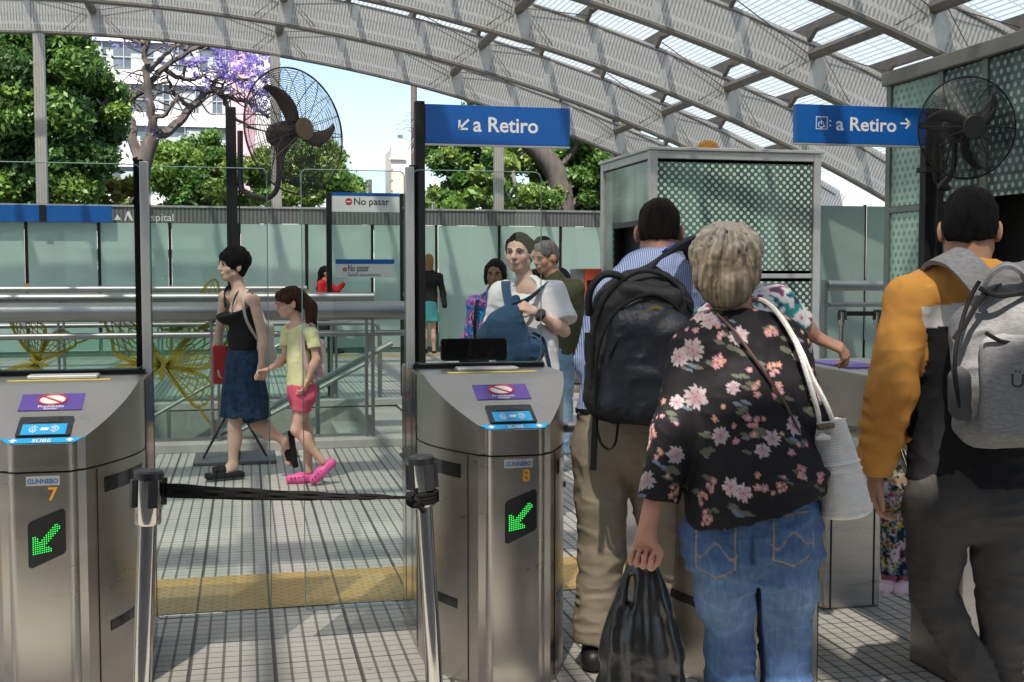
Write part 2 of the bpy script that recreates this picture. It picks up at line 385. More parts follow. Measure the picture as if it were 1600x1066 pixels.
for k, Y in enumerate(AY):
    rows = [[(x, Y - .05, arc(x)) for x in XS], [(x + .53 * (x - AX) / AR, Y - .05, arc(x) + .53) for x in XS]]
    uvs = [(x, 0.0) for x in XS] + [(x, 1.0) for x in XS]
    a = sheet('arch_fascia', M_FAS, canopy, rows, uvs)
    rows = [[(p[0], Y + .05, p[2]) for p in r_] for r_ in rows]
    sheet('back_fascia', M_FAS, a, rows, [(u + .02, v) for u, v in uvs])
    m = MB(); bm = MB()
    for i in range(60):
        x0, x1 = XS[i], XS[i + 1]
        bm.bar((x0, Y, arc(x0) - .015), (x1, Y, arc(x1) - .015), .16, .035)
        bm.bar((x0, Y, arc(x0) + .535), (x1, Y, arc(x1) + .535), .13, .02)
    bm.build('flange', MT['brownsteel'], a)
    for i, x in enumerate(BAND):
        if AX0 < x < AX1 - .2:
            wd = .2 if i % 3 == 2 else .1; s1 = MB()
            for q in (s1 if seen(x, Y, arc(x)) or seen(x, Y, arc(x) + .5) else m,): q.bar((x, Y, arc(x) + .0), (x + .53 * (x - AX) / AR, Y, arc(x) + .525), wd, .112, up=(0, 1, 0))
            if s1.v: s1.build('stiffener', MT['alu'], a)
    if m.v: tag(m.build('stiffener', MT['alu'], a), kind='stuff')
    if k:                                                 # bay between this arch and the one behind it
        Yb = AY[k - 1]
        rows = [[(x, Y + q * (Yb - Y), arc(x, .86)) for x in XS] for q in (0, 1)]
        sheet('roof_sheet', M_ROOF, canopy, rows, [(x, 0.0) for x in XS] + [(x, 2.6) for x in XS])
        gu = MB(); rest = {'purlin': MB(), 'strut': MB(), 'tie_cable': MB()}
        def piece(nm, mb, mt, x, z):
            if any(seen(x, y, z) for y in (Y, (Y + Yb) / 2, Yb)): mb.build(nm, mt, canopy, smooth=nm != 'purlin')
            else:
                r_ = rest[nm]; b0 = len(r_.v); r_.v += mb.v; r_.f += [tuple(b0 + i for i in f) for f in mb.f]; r_.m += mb.m
        for i, x in enumerate(BAND):
            if not (AX0 < x < AX1 - .3): continue
            z = arc(x, .72); pu = MB(); st = MB()
            pu.bar((x, Y, z), (x, Yb, z), .07, .12)
            for yy in (Y, Yb - .25):
                pu.prism([(0, 0), (.28, .17), (.28, .2), (0, .2)] if yy == Y else [(.25, 0), (-.03, .17), (-.03, .2), (.25, .2)], (x - .03, yy, z - .22), (0, 1, 0), (0, 0, 1), -.06)
            piece('purlin', pu, MT['brownsteel'], x, z)
            if i % 3 == 2:
                zz = arc(x, .40); st.tube([(x, Y + .05, zz), (x, Yb - .05, zz)], .075, 8)
                piece('strut', st, MT['brownsteel'], x, zz)
                for dx in (-1.07, 1.07):
                    x2 = x + dx; cb = MB()
                    cb.tube([(x2, Yb - .1, arc(x2, .62)), (x + .1 * dx, Yb - .1, zz), (x + .45 * dx, Yb - .1, arc(x + .45 * dx, .03))], .008, 4)
                    piece('tie_cable', cb, MT['cable'], x, zz)
        ym = (Y + Yb) / 2
        for i in range(60):
            x0, x1 = XS[i], XS[i + 1]
            gu.bar((x0, ym, arc(x0, .79)), (x1, ym, arc(x1, .79)), .13, .06)
        gu.build('gutter', MT['roofsteel'], canopy)
        for nm, mb in rest.items():
            if mb.v: tag(mb.build(nm, MT['cable' if nm == 'tie_cable' else 'brownsteel'], canopy), kind='stuff')
def ribwhite():
    m, t, out = nodes('ribbed_white_metal'); b = N(t, 'BsdfPrincipled'); t.links.new(b.outputs[0], out.inputs[0])
    g = N(t, 'NewGeometry'); sp = N(t, 'SeparateXYZ'); t.links.new(g.outputs['Position'], sp.inputs[0])
    n1 = N(t, 'TexNoise', Scale=4.0, Detail=5.0); t.links.new(g.outputs['Position'], n1.inputs[0])
    c = mixc(t, math_(t, 'MULTIPLY', stripe(t, sp.outputs[0], .045, .4), .5), mixc(t, n1.outputs[0], (.6, .59, .56), (.44, .43, .4)), (.25, .25, .24))
    t.links.new(c, b.inputs['Base Color']); b.inputs['Roughness'].default_value = .5; return m
M_RIB = ribwhite()
for u in (66, 432, 779):
    P0 = aty(u, 300, 22); m = MB(); m.box(P0[0] - .09, P0[0] + .09, 21.93, 22.07, 0, arc(P0[0]) - .03)
    m.build('column', M_RIB, canopy)
# unseen solid roof slab, added over and behind the viewer for shade
m = MB(); m.box(-14, 4.9, -9, ROOF_EDGE, 3.75, 4.05)
for x in (-9, -3, 3): m.box(x - .15, x + .15, -6.15, -5.85, 0, 3.75)
tag(m.build('added_shade_roof', MT['concrete']), 'unseen flat concrete slab added over the near end to shade the foreground', 'roof')
m = MB(); m.box(-14, 4.2, -9.3, -9, 0, 3.74); m.box(6.2, 9, -9.3, -9, 0, 3.74); m.box(4.2, 6.2, -9.3, -9, 2.5, 3.74)  # unseen wall, added so glass and steel reflect something dark and brown
tag(m.build('added_reflection_wall', P('added_wall_brown', (.16, .12, .09), .5, 0, .2, 2)), 'unseen brown wall with a wide doorway, added behind the viewer to darken reflections', 'wall')

# ------------------------------------------------------------- glass with dots
def dotglass(name, base, dotc, per, rad, rough=.12, per2=None, spec=.5):
    m, t, out = nodes(name); b = N(t, 'BsdfPrincipled'); t.links.new(b.outputs[0], out.inputs[0])
    g = N(t, 'NewGeometry'); sp = N(t, 'SeparateXYZ'); t.links.new(g.outputs['Position'], sp.inputs[0])
    h = math_(t, 'ADD', math_(t, 'ADD', sp.outputs[0], sp.outputs[1]), 50.0); v = math_(t, 'ADD', sp.outputs[2], 50.0); pv = per2 or per
    def d(o):
        a = math_(t, 'MULTIPLY', math_(t, 'SUBTRACT', math_(t, 'FRACT', math_(t, 'ADD', math_(t, 'DIVIDE', h, per), o)), .5), per)
        c = math_(t, 'MULTIPLY', math_(t, 'SUBTRACT', math_(t, 'FRACT', math_(t, 'ADD', math_(t, 'DIVIDE', v, pv), o)), .5), pv)
        return math_(t, 'SQRT', math_(t, 'ADD', math_(t, 'MULTIPLY', a, a), math_(t, 'MULTIPLY', c, c)))
    k = math_(t, 'LESS_THAN', math_(t, 'MINIMUM', d(0.0), d(.5)), rad)
    n1 = N(t, 'TexNoise', Scale=.8, Detail=3.0); mp = N(t, 'Mapping'); mp.inputs['Scale'].default_value = (3, 3, .25); t.links.new(g.outputs['Position'], mp.inputs[0]); t.links.new(mp.outputs[0], n1.inputs[0])
    r = N(t, 'MapRange'); r.inputs['From Min'].default_value = .38; r.inputs['From Max'].default_value = .62; t.links.new(n1.outputs[0], r.inputs[0])
    bc = mixc(t, r.outputs[0], base, tuple(x * 2.6 for x in base))
    t.links.new(mixc(t, k, bc, dotc), b.inputs['Base Color']); b.inputs['Roughness'].default_value = rough; b.inputs['Specular IOR Level'].default_value = spec
    return m
M_DOTF = dotglass('dotted_glass_front', (.045, .08, .066), (.56, .66, .60), .098, .0225)
M_DOTS = dotglass('dotted_glass_side', (.12, .16, .14), (.25, .31, .28), .098, .023)
M_DOTK = dotglass('dotted_glass_near', (.045, .07, .058), (.32, .39, .345), .085, .0205, per2=.125, rough=.2, spec=.25)
M_KPALE = dotglass('pale_dotted_glass', (.15, .22, .185), (.21, .28, .245), .085, .0205, per2=.125, rough=.25, spec=.3)  # paler green puts a reflection into the panel colour
# lift shaft
E0, E1, F0, F1, EZ = 4.99, 7.22, 14.0, 16.0, 3.0
lift = thing('lift_shaft', 'glass lift shaft with pale dotted panels behind the grey haired woman', 'lift', (E0, F0, 0))
m = MB()
for x, y in ((E0, F0), (E1, F0), (E0, F1), (E1, F1)): m.box(x - .05, x + .05, y - .05, y + .05, 0, EZ)
for x0, x1, y0, y1 in ((E0 + .05, E1 - .05, F0 - .045, F0 + .045), (E0 + .05, E1 - .05, F1 - .045, F1 + .045), (E0 - .045, E0 + .045, F0 + .05, F1 - .05), (E1 - .045, E1 + .045, F0 + .05, F1 - .05)):
    m.box(x0, x1, y0, y1, EZ - .1, EZ - .002); m.box(x0, x1, y0, y1, .0, .12)
m.box(E0 + .05, E1 - .05, F0 - .03, F0 + .04, 1.40, 1.46)
m.build('frame', MT['alu'], lift, bevel=.006)
m = MB(); m.box(E0 + .06, E1 - .06, F0 - .012, F0 + .012, 1.5, EZ - .14); m.box(E0 + .06, E1 - .06, F0 - .012, F0 + .012, .12, 1.36); m.build('front_glass', M_DOTF, lift)
m = MB(); m.box(E0 - .012, E0 + .012, F0 + .06, F1 - .06, 2.15, EZ - .12); m.box(E0 - .012, E0 + .012, F1 - .42, F1 - .06, .12, 2.15); m.build('side_glass', M_DOTS, lift)
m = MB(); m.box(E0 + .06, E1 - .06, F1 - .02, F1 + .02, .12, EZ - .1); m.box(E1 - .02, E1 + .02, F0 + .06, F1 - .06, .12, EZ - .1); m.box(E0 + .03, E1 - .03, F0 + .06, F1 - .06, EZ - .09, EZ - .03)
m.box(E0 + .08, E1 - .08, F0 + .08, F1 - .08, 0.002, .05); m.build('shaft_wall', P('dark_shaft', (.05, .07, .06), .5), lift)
m = MB(); m.box(E0 - .02, E0 + .05, F0 + .06, F1 - .42, 2.08, 2.15); m.box(E0 + .2, E0 + .23, F0 + .08, F1 - .1, .05, 2.1); m.build('door', P('door_opening_shade', (.03, .03, .028), .4), lift)  # dark sheet stands for the shade inside the open lift doorway
m = MB(); m.box(E0 - .08, E1 + .08, F0 - .08, F1 + .08, EZ + .001, EZ + .04); m.build('coping', MT['alu'], lift, bevel=.008)
m = MB(); m.lathe([(.16, EZ + .04), (.16, EZ + .12), (.12, EZ + .2), (.04, EZ + .24)], 6.05, 14.8, 16); m.build('warning_lamp', MT['orange'], lift, smooth=True)
# near glass booth on the right, its long wall running towards the viewer
KX, K0, K1, KZ = 5.66, 2.2, 9.6, 3.19
booth = thing('glass_booth', 'dark green dotted glass booth with steel coping behind the right hand fan', 'booth', (KX, K1, 0))
m = MB(); m.box(KX - .07, KX + .3, K0, K1 + .03, KZ - .06, KZ + .06); m.box(KX + .3, KX + 3, K1 - .25, K1 + .03, KZ - .06, KZ + .06); m.build('coping', P('grey_coping', (.22, .21, .19), .5, .3), booth, bevel=.01)
fr = MB(); pk = MB(); pp = MB()
joints = [9.6, 8.8, 8.2, 7.54, 6.7, 5.8, 4.6, 3.4, 2.2]
for i in range(len(joints) - 1):
    y1, y0 = joints[i], joints[i + 1]
    fr.box(KX - .02, KX + .05, y1 - .05, y1 + .02, 0, KZ - .06)
    door = i == 1 or i == 2
    for z0, z1 in ((2.05, KZ - .06), (1.05, 2.0), (.1, 1.0)):
        if door and z0 < 2.0: continue
        fr.box(KX - .015, KX + .04, y0 + .02, y1 - .05, z1 + .0, z1 + .05 if z1 < 2.5 else z1 + .001)
        mm = pp if i == 0 else pk
        mm.box(KX, KX + .02, y0 + .025, y1 - .055, z0 + .005, z1 - .005)
fr.build('frame', P('booth_frame', (.17, .2, .18), .45, .4), booth, bevel=.004); pk.build('glass_panel', M_DOTK, booth); pp.build('pale_glass_panel', M_KPALE, booth)
m = MB(); m.box(KX + .6, KX + .7, 7.4, 9.0, 0, KZ - .1); m.box(KX + .05, KX + .6, 8.85, 8.9, 0, KZ - .1); m.box(KX + .05, KX + .6, 7.45, 7.5, 0, KZ - .1); m.build('doorway', P('interior_shade', (.02, .02, .018), .7), booth)  # near-black lining paints the shade inside the booth's door opening
m = MB(); m.box(KX + .02, KX + 3, K1 - .03, K1, 0, KZ - .06); m.box(KX + .08, KX + 3, K0, K1 - .1, KZ - .05, KZ - .01); m.build('end_wall', M_KPALE, booth)

# ------------------------------------------------------------- far frosted fence
def frost(name, c, clear):
    m, t, out = nodes(name); co = N(t, 'TexCoord').outputs['Object']
    mp = N(t, 'Mapping'); mp.inputs['Scale'].default_value = (1.2, 1, .5); t.links.new(co, mp.inputs[0])
    n1 = N(t, 'TexNoise', Scale=1.1, Detail=4.0); t.links.new(mp.outputs[0], n1.inputs[0])
    b = N(t, 'BsdfPrincipled'); t.links.new(mixc(t, n1.outputs[0], tuple(x * 1.18 for x in c), tuple(x * .82 for x in c)), b.inputs['Base Color']); b.inputs['Roughness'].default_value = .25
    tl = N(t, 'BsdfTranslucent'); tl.inputs[0].default_value = (*c, 1)
    m1 = N(t, 'MixShader'); m1.inputs[0].default_value = .3; t.links.new(b.outputs[0], m1.inputs[1]); t.links.new(tl.outputs[0], m1.inputs[2])
    tr = N(t, 'BsdfTransparent'); tr.inputs[0].default_value = (.7, .88, .82, 1)
    m2 = N(t, 'MixShader'); m2.inputs[0].default_value = clear; t.links.new(m1.outputs[0], m2.inputs[1]); t.links.new(tr.outputs[0], m2.inputs[2]); t.links.new(m2.outputs[0], out.inputs[0])
    return m
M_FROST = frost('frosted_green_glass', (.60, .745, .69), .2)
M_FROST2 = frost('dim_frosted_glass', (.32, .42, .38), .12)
def rib_band():
    m, t, out = nodes('corrugated_band'); b = N(t, 'BsdfPrincipled'); t.links.new(b.outputs[0], out.inputs[0])
    g = N(t, 'NewGeometry'); sp = N(t, 'SeparateXYZ'); t.links.new(g.outputs['Position'], sp.inputs[0])
    t.links.new(mixc(t, stripe(t, sp.outputs[0], .07, .45), (.19, .2, .2), (.1, .105, .105)), b.inputs['Base Color']); b.inputs['Roughness'].default_value = .5; return m
FY = 21.75
fence = thing('frosted_fence', 'long frosted green glass fence with dark posts closing the far end of the hall', 'fence', (0, FY, 0))
px = -13.3; i = 0
while px < 10.5:
    m = MB(); m.box(px + .035, px + 1.17, FY - .008, FY + .008, .1, 2.36); m.build('panel', M_FROST, fence)
    m = MB(); m.box(px - .025, px + .025, FY + .015, FY + .065, 0, 2.4); m.build('post', MT['black'], fence)
    if i % 2 == 0:
        m = MB(); zz = 1.0 + .25 * rnd.random(); m.box(px - .03, px + .03, FY - .02, FY + .012, zz, zz + .16); m.box(px - .018, px + .018, FY - .016, FY + .012, zz - .45, zz - .1); m.build('clip', MT['yellow'], fence)  # yellow pieces standing for the street glimpsed between the panels
    px += 1.2; i += 1
m = MB(); m.box(-13.3, 10.5, FY + .005, FY + .06, 2.37, 2.64); m.build('top_band', rib_band(), fence)
m = MB(); m.box(-13.3, 10.5, FY - .02, FY + .1, 2.641, 2.675); m.build('top_rail', MT['alu'], fence)
m = MB(); m.box(-13.3, 10.5, FY + .012, FY + .06, 0, .34); m.build('base_board', P('fence_base', (.10, .16, .14), .5), fence)
p = aty(222, 345, FY - .001); lt = text_mesh('Hospital', .19, (p[0] - .1, FY + .0035, p[2] + .0), (1, 0, 0), (0, 0, 1), width=.62)
q = aty(178, 342, FY); lt.build('lettering', MT['letters_white'], fence); lt = MB(); lt.prism([(0, 0), (.12, 0), (.06, .1)], (q[0], FY + .003, q[2] - .02), (1, 0, 0), (0, 0, 1), .002)
lt.build('arrow_mark', MT['letters_white'], fence); lt = MB(); lt.prism([(0, 0), (.03, 0), (.05, .1), (.12, 0), (.15, 0), (.09, .16), (.05, .16)], (p[0] - .3, FY + .003, p[2]), (1, 0, 0), (0, 0, 1), .002)
lt.build('pictogram', MT['letters_white'], fence)
# glass fence on the right, between lift and booth
RY = 14.6
rf = thing('frosted_fence', 'grey green frosted glass fence between the dotted lift and the near booth', 'fence', (7.4, RY, 0))
for i in range(4):
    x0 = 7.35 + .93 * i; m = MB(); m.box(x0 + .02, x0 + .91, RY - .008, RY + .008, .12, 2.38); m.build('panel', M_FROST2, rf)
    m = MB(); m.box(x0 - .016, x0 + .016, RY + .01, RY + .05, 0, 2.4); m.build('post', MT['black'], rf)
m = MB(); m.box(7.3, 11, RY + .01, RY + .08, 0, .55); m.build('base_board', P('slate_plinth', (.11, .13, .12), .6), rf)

# ------------------------------------------------------------- railings
def railing(name, label, x0, x1, y, zt, rt_, zl, posts, glass_=None, extra=None, bend=False, dn=None):
    t = thing(name, label, 'railing', (x0, y, 0), 0)
    m = MB(); m.tube([(x0, y, zt), (x1, y, zt)], rt_, 14); m.tube([(x1 - .002, y, zt), (x1 + .02, y, zt)], rt_ * 1.06, 14); m.build('thick_tube', MT['rail'], t, smooth=True)
    m = MB(); m.tube([(x0, y, zl), (x1, y, zl)] + ([(x1 + .06, y, zl - .03), (x1 + .08, y, zl - .12), (x1 + .08, y, 0)] if bend else []), .026, 10); m.build('thin_tube', MT['rail'], t, smooth=True)
    for px in posts:
        m = MB()
        for dx in (-.027, .027): m.box(px + dx - .012, px + dx + .012, y - .03, y + .03, 0, zt - rt_ * .8)
        for zz in (.12, .8): m.box(px - .02, px + .02, y - .015, y + .015, zz, zz + .14)
        m.build('post', MT['rail'], t, bevel=.003)
    if glass_:
        for a, b in glass_:
            m = MB(); m.box(a, b, y + .045, y + .055, .1, .93); m.build('glass_panel', MT['stairglass'], t)
            m = MB(); m.box(a, b, y + .04, y + .06, .08, .1); m.build('base_rail', MT['rail'], t)
    return t
GY = 9.93
nr = railing('stair_railing', 'nearest steel stair railing with butterflies on its glass, behind the walking woman', -8, 1.33, GY, 1.145, .078, .955, (-4.7, -2.9, -.25, 1.02), ((-4.66, -2.94), (-2.86, -.29), (-.21, .98)))
fr_ = railing('stair_railing', 'steel railing along the far edge of the stairwell', -8, 1.38, 13.1, 1.2, .05, .91, (-4.4, -2.6, -1.9, -.1, .95), ((-4.36, -2.64), (-1.86, -.14), (-.06, .91)), bend=True)
bk = railing('hall_railing', 'farthest steel railing seen above the stair railings, left of the red top', -9, .86, 17.5, 1.24, .047, .95, (-6, -3.6, -1.2, .84))
# sloping handrails of the stair, dipping to the left
for (y, x1, z1, x0, z0, par, yl) in ((10.25, 1.25, .97, -3.2, -1.45, nr, 0), (12.7, .75, .93, -3.4, -1.4, fr_, 1), (12.78, 1.3, .62, -3.4, -1.95, fr_, 0)):
    m = MB(); m.tube([(x1 + .35, y, z1), (x1, y, z1), (x0, y, z0)] if yl else [(x1, y, z1 - .12), (x0, y, z0)], .026 if not yl else .022, 8); m.build('handrail', MT['rail'], par, smooth=True)
    if yl:
        m = MB(); m.tube([(x1 - .02, y, z1 - .008), (x1 - .2, y, z1 - .105)], .026, 8); m.build('grip_mark', MT['yellow'], par, smooth=True)
m = MB()
for (x, y, z) in ((-1.3, 10.25, -.5), (.6, 10.25, .5), (-.8, 12.7, .05), (.5, 12.7, .6)): m.tube([(x, y, z), (x, y, z - .75)], .02, 8)
m.build('baluster', MT['rail'], nr, smooth=True)
# butterflies: ochre film on the near glass
def ribbon(m, pts, wd, o, n=(0, -1, 0)):
    vs = []; fs = []
    pts = [Vector((p[0], 0, p[1])) for p in pts]
    for i, p in enumerate(pts):
        t = (pts[min(i + 1, len(pts) - 1)] - pts[max(i - 1, 0)]).normalized(); s = Vector((-t.z, 0, t.x)) * wd / 2
        vs += [p + s + Vector(o), p - s + Vector(o)]
        if i: fs.append((2 * i - 2, 2 * i, 2 * i + 1, 2 * i - 1))
    m.add(vs, fs)
def butterfly(cx, cz, k, rot, parent, y):
    m = MB(); cr, sr = math.cos(rot), math.sin(rot)
    def T(p): return (cx + k * (p[0] * cr - p[1] * sr), cz + k * (p[0] * sr + p[1] * cr))
    def smoothp(pts, n=7):
        out = []; q = [pts[0]] + pts + [pts[-1]]
        for i in range(1, len(q) - 2):
            for j in range(n):
                t = j / n; a, b, c, d = q[i - 1], q[i], q[i + 1], q[i + 2]
                out.append(tuple(.5 * (2 * b[w] + (c[w] - a[w]) * t + (2 * a[w] - 5 * b[w] + 4 * c[w] - d[w]) * t * t + (3 * b[w] - a[w] - 3 * c[w] + d[w]) * t ** 3) for w in (0, 1)))
        return out + [pts[-1]]
    for sx in (-1, 1):
        up = smoothp([(.02, .02), (.22, .34), (.5, .62), (.78, .72), (.8, .5), (.68, .25), (.6, .06), (.3, -.02), (.02, .0)])
        lo = smoothp([(.02, -.02), (.3, -.03), (.55, -.08), (.66, -.24), (.62, -.42), (.5, -.5), (.42, -.46), (.25, -.3), (.02, -.06)])
        for path, wd in ((up, .045), (lo, .036)):
            ribbon(m, [T((p[0] * sx, p[1])) for p in path], wd * k, (0, y, 0))
        n = len(up)
        for j in range(int(n * .2), int(n * .86), 5):
            e = up[j]; ribbon(m, [T((.03 * sx, .01)), T((e[0] * .5 * sx, e[1] * .46)), T((e[0] * sx, e[1]))], .02 * k, (0, y - .0004, 0))
        for f in (.3, .45, .6, .74, .88):
            ribbon(m, [T((p[0] * f * sx, p[1] * f)) for p in up[int(n * .2):int(n * .86)]], .02 * k, (0, y - .0008, 0))
        n = len(lo)
        for j in range(int(n * .18), int(n * .85), 5):
            e = lo[j]; ribbon(m, [T((.03 * sx, -.02)), T((e[0] * sx, e[1]))], .016 * k, (0, y - .0004, 0))
        for f in (.4, .55, .7, .85):
            ribbon(m, [T((p[0] * f * sx, p[1] * f)) for p in lo[int(n * .18):int(n * .85)]], .018 * k, (0, y - .0008, 0))
        ribbon(m, [T((.5 * sx, -.48)), T((.62 * sx, -.62)), T((.74 * sx, -.74))], .035 * k, (0, y - .0004, 0))
    ribbon(m, [T((0, .14)), T((0, -.2))], .06 * k, (0, y - .0012, 0))
    m.build('butterfly_decal', MT['butterfly'], parent)
p = aty(255, 571, GY + .043); butterfly(p[0], p[2], .62, R(-8), nr, GY + .043)
p = aty(58, 566, GY + .043); butterfly(p[0], p[2], .46, R(70), nr, GY + .043)
p = aty(300, 505, 13.13); butterfly(p[0], p[2], .5, R(20), fr_, 13.14)
# right hand rails in front of the lift lobby
rr = thing('lobby_railing', 'thick steel railing between the dotted lift and the near booth', 'railing', (5.6, 12, 0))
x0 = aty(1288, 447, 12)[0]
m = MB(); m.tube([(x0 + .03, 12, 1.325), (x0 + 2.6, 12, 1.325)], .058, 14); m.build('thick_tube', MT['rail'], rr, smooth=True)
m = MB(); m.tube([(x0 + .06, 12, 1.11), (x0 + 2.6, 12, 1.11)], .028, 10); m.build('thin_tube', MT['rail'], rr, smooth=True)
for xx in (x0, x0 + 1.5): m = MB(); m.box(xx - .02, xx + .03, 11.96, 12.04, 0, 1.39); m.build('post', MT['rail'], rr, bevel=.004)
l2 = thing('lobby_railing', 'short steel railing in front of the dotted lift, beside the white rope strap', 'railing', (5.1, 12, 0))
x2 = aty(1232, 450, 12)[0]
m = MB(); m.tube([(x2 - 1.0, 12, 1.3), (x2 - .05, 12, 1.3), (x2, 12, 1.26), (x2, 12, 0)], .05, 12); m.build('thick_tube', MT['rail'], l2, smooth=True)
m = MB(); m.box(x2 - .75, x2 - .02, 11.97, 12.03, .96, 1.0); m.build('thin_tube', MT['rail'], l2)
# ============================================================= GATES
GYF = 3.9                                                 # front of the gates
S_RUN, S_RISE = .38, .165; ZL, ZS = .915, .83             # sloped top: run, rise; front lip height; seam height
TH = math.atan2(S_RISE, S_RUN)
LEN = .92
def hw(y):                                                # half width of the body in plan
    if y >= .46: return .275
    q = y / .46; return .105 + .17 * (1 - (1 - q) ** 1.75)
def outline(inset=0.0, n=12, ylen=LEN):
    ys = [.0] + [.46 * (i / n) for i in range(1, n + 1)] + [ylen]
    L = [(-hw(y) + inset, y + (inset if y == 0 else 0)) for y in ys]; Rr = [(hw(y) - inset, y + (inset if y == 0 else 0)) for y in ys]
    r = .03
    front = [(-.105 + r * (1 - math.cos(a)) + inset, r * (1 - math.sin(a)) + inset) for a in (PI / 2 * i / 4 for i in range(5))]
    frontR = [(-x, y) for x, y in front[::-1]]
    return front[:] + frontR + Rr[1:] + L[:0:-1]
def ztop(y): return ZL + min(y, S_RUN) / S_RUN * S_RISE
def ticket_gate(cx, y0, label, digit, post_side, slim=False):
    t = thing('ticket_gate', label, 'ticket gate', (cx, y0, 0), 0, 'ticket gates in a row')
    o = [(x, y) for x, y in outline()]
    def extr(oo, z0f, z1f, cap=True):
        m = MB(); n = len(oo)
        vs = [(x, y, z0f(y)) for x, y in oo] + [(x, y, z1f(y)) for x, y in oo]
        fs = [(i, (i + 1) % n, n + (i + 1) % n, n + i) for i in range(n)]
        m.add(vs, fs)
        # top skin as strips between mirrored outline points
        return m
    ys = sorted(set([.002, .03, .06, .1, .14, .18, .22, .26, .3, .34, S_RUN, .42, .46, LEN]))
    def skin(m, zf, dw=0.0, ya=0.0, yb=LEN):
        yy = [y for y in ys if ya <= y <= yb]
        def w_(y): return (.105 - (.03 - math.sqrt(max(0, .03 ** 2 - (.03 - y) ** 2))) if y < .03 else hw(y)) - dw
        vs = []
        for y in yy: vs += [(-w_(y), y, zf(y)), (w_(y), y, zf(y))]
        m.add(vs, [(2 * i, 2 * i + 1, 2 * i + 3, 2 * i + 2) for i in range(len(yy) - 1)])
    body = extr(o, lambda y: 0.0, lambda y: ZS - .006); skin(body, lambda y: ZS - .006)
    body.build('body', MT['steel'], t, smooth=True, local=True)
    m = extr([(x * .985, y + .004) for x, y in o], lambda y: ZS - .0055, lambda y: ZS + .0005); m.build('seam', MT['black'], t, local=True)
    cap = extr(o, lambda y: ZS, ztop); skin(cap, ztop); cap.build('cap', MT['steel'], t, smooth=True, local=True)
    # vertical door joints and dark slots on both flanks
    def flank(y, sgn, off=.0015): return (sgn * (hw(y) + off), y)
    for sgn in (-1, 1):
        for za, zb, ya, yb in ((.735, .785, .12, .40), (.265, .30, .14, .44)):
            m = MB(); vs = []; k = 9
            for i in range(k):
                y = ya + (yb - ya) * i / (k - 1); x, yy = flank(y, sgn); vs += [(x, yy, za), (x, yy, zb)]
            m.add(vs, [(2 * i, 2 * i + 2, 2 * i + 3, 2 * i + 1) for i in range(k - 1)]); m.build('sensor_strip', MT['screen'], t, local=True)
        m = MB(); x, y = flank(.085, sgn, .001); m.box(x - .0015, x + .0015, y - .002, y + .002, .02, ZS - .01)
        m.box(sgn * .2755 - .001, sgn * .2755 + .001, .498, .502, .02, 1.07); m.build('panel_joint', MT['black'], t, local=True)
        m = MB(); x, y = flank(.30, sgn, .0); m.tube([(x - .004 * sgn, y, .665), (x + .006 * sgn, y, .665)], .011, 12); m.build('lock', MT['mirror'], t, local=True)
        m = MB(); m.box(sgn * .276 - .0015, sgn * .276 + .0015, .52, LEN - .004, .04, 1.072); m.build('mirror_panel', MT['mirror'], t, local=True)
    # sloped face frame
    o0 = Vector((0, 0, ZL)); us = Vector((0, math.cos(TH), math.sin(TH))); ux = Vector((1, 0, 0)); un = ux.cross(us)
    def dec(name, mat, polys, lift, th=.0012, par=t, lab=None):
        m = MB()
        for p in polys: m.prism(p, o0 + un * lift, ux, us, th)
        return m.build(name, mat, par, local=True)
    st = dec('fare_strip', MT['skyblue'], [[(-.098, .008), (.098, .008), (.125, .038), (-.125, .038)]], .0008)
    m = text_mesh('SÜBE', .026, o0 + un * .0022 + us * .013 + ux * 0, ux, us, 0, .012, 'CENTER')
    for sx in (-.085, .085): m.prism([(sx - .005, .013), (sx + .005, .013), (sx + .005, .022), (sx + .014, .022), (sx, .034), (sx - .014, .022), (sx - .005, .022)], o0 + un * .0021, ux, us, .0006)
    m.build('lettering', MT['letters_white'], st, local=True)
    rd = dec('card_reader', MT['blackplastic'], [poly_round(-.083, .083, .046, .165, .008)], .0008, .006)
    dec('reader_label', MT['skyblue'], [[(-.068, .05), (.068, .05), (.068, .115), (-.068, .115)]], .007, .001, rd)
    dec('display', MT['screen'], [[(-.05, .125), (.05, .125), (.05, .155), (-.05, .155)]], .007, .001, rd)
    m = MB()
    for sx in (-1, 1):
        for r_ in (.016, .024, .032):
            pts = [o0 + un * .0085 + ux * (sx * (.012 + r_ * math.cos(a))) + us * (.083 + r_ * .8 * math.sin(a)) for a in [R(-60 + 12 * i) for i in range(11)]]
            m.tube(pts, .0016, 4)
    m.prism([(-.012, .075), (.012, .075), (.016, .09), (-.008, .092)], o0 + un * .0082, ux, us, .0006)
    m.build('contactless_symbol', MT['letters_white'], rd, local=True)
    sk = dec('no_smoking_sticker', MT['purple'], [[(-.10, .215), (.10, .215), (.10, .325), (-.10, .325)]], .0008)
    ring = MB(); c0 = o0 + un * .0026 + us * .284
    ring.tube([c0 + ux * .045 * math.cos(2 * PI * i / 28) + us * .034 * math.sin(2 * PI * i / 28) for i in range(28)], .0042, 5, closed=True)
    ring.tube([c0 + ux * -.03 + us * .022, c0 + ux * .03 - us * .022], .004, 5); ring.build('red_ring', MT['red'], sk, local=True)
    dsk = MB(); dsk.prism([(.043 * math.cos(2 * PI * i / 24), .284 + .032 * math.sin(2 * PI * i / 24)) for i in range(24)], o0 + un * .0021, ux, us, .0004); dsk.build('white_disc', MT['whitepaint'], sk, local=True)
    m = text_mesh('Prohibido', .021, o0 + un * .0024 + us * .233, ux, us, 0, .01, 'CENTER'); m2 = text_mesh('fumar', .019, o0 + un * .0024 + us * .219, ux, us, 0, .01, 'CENTER'); m.add(m2.v, m2.f)
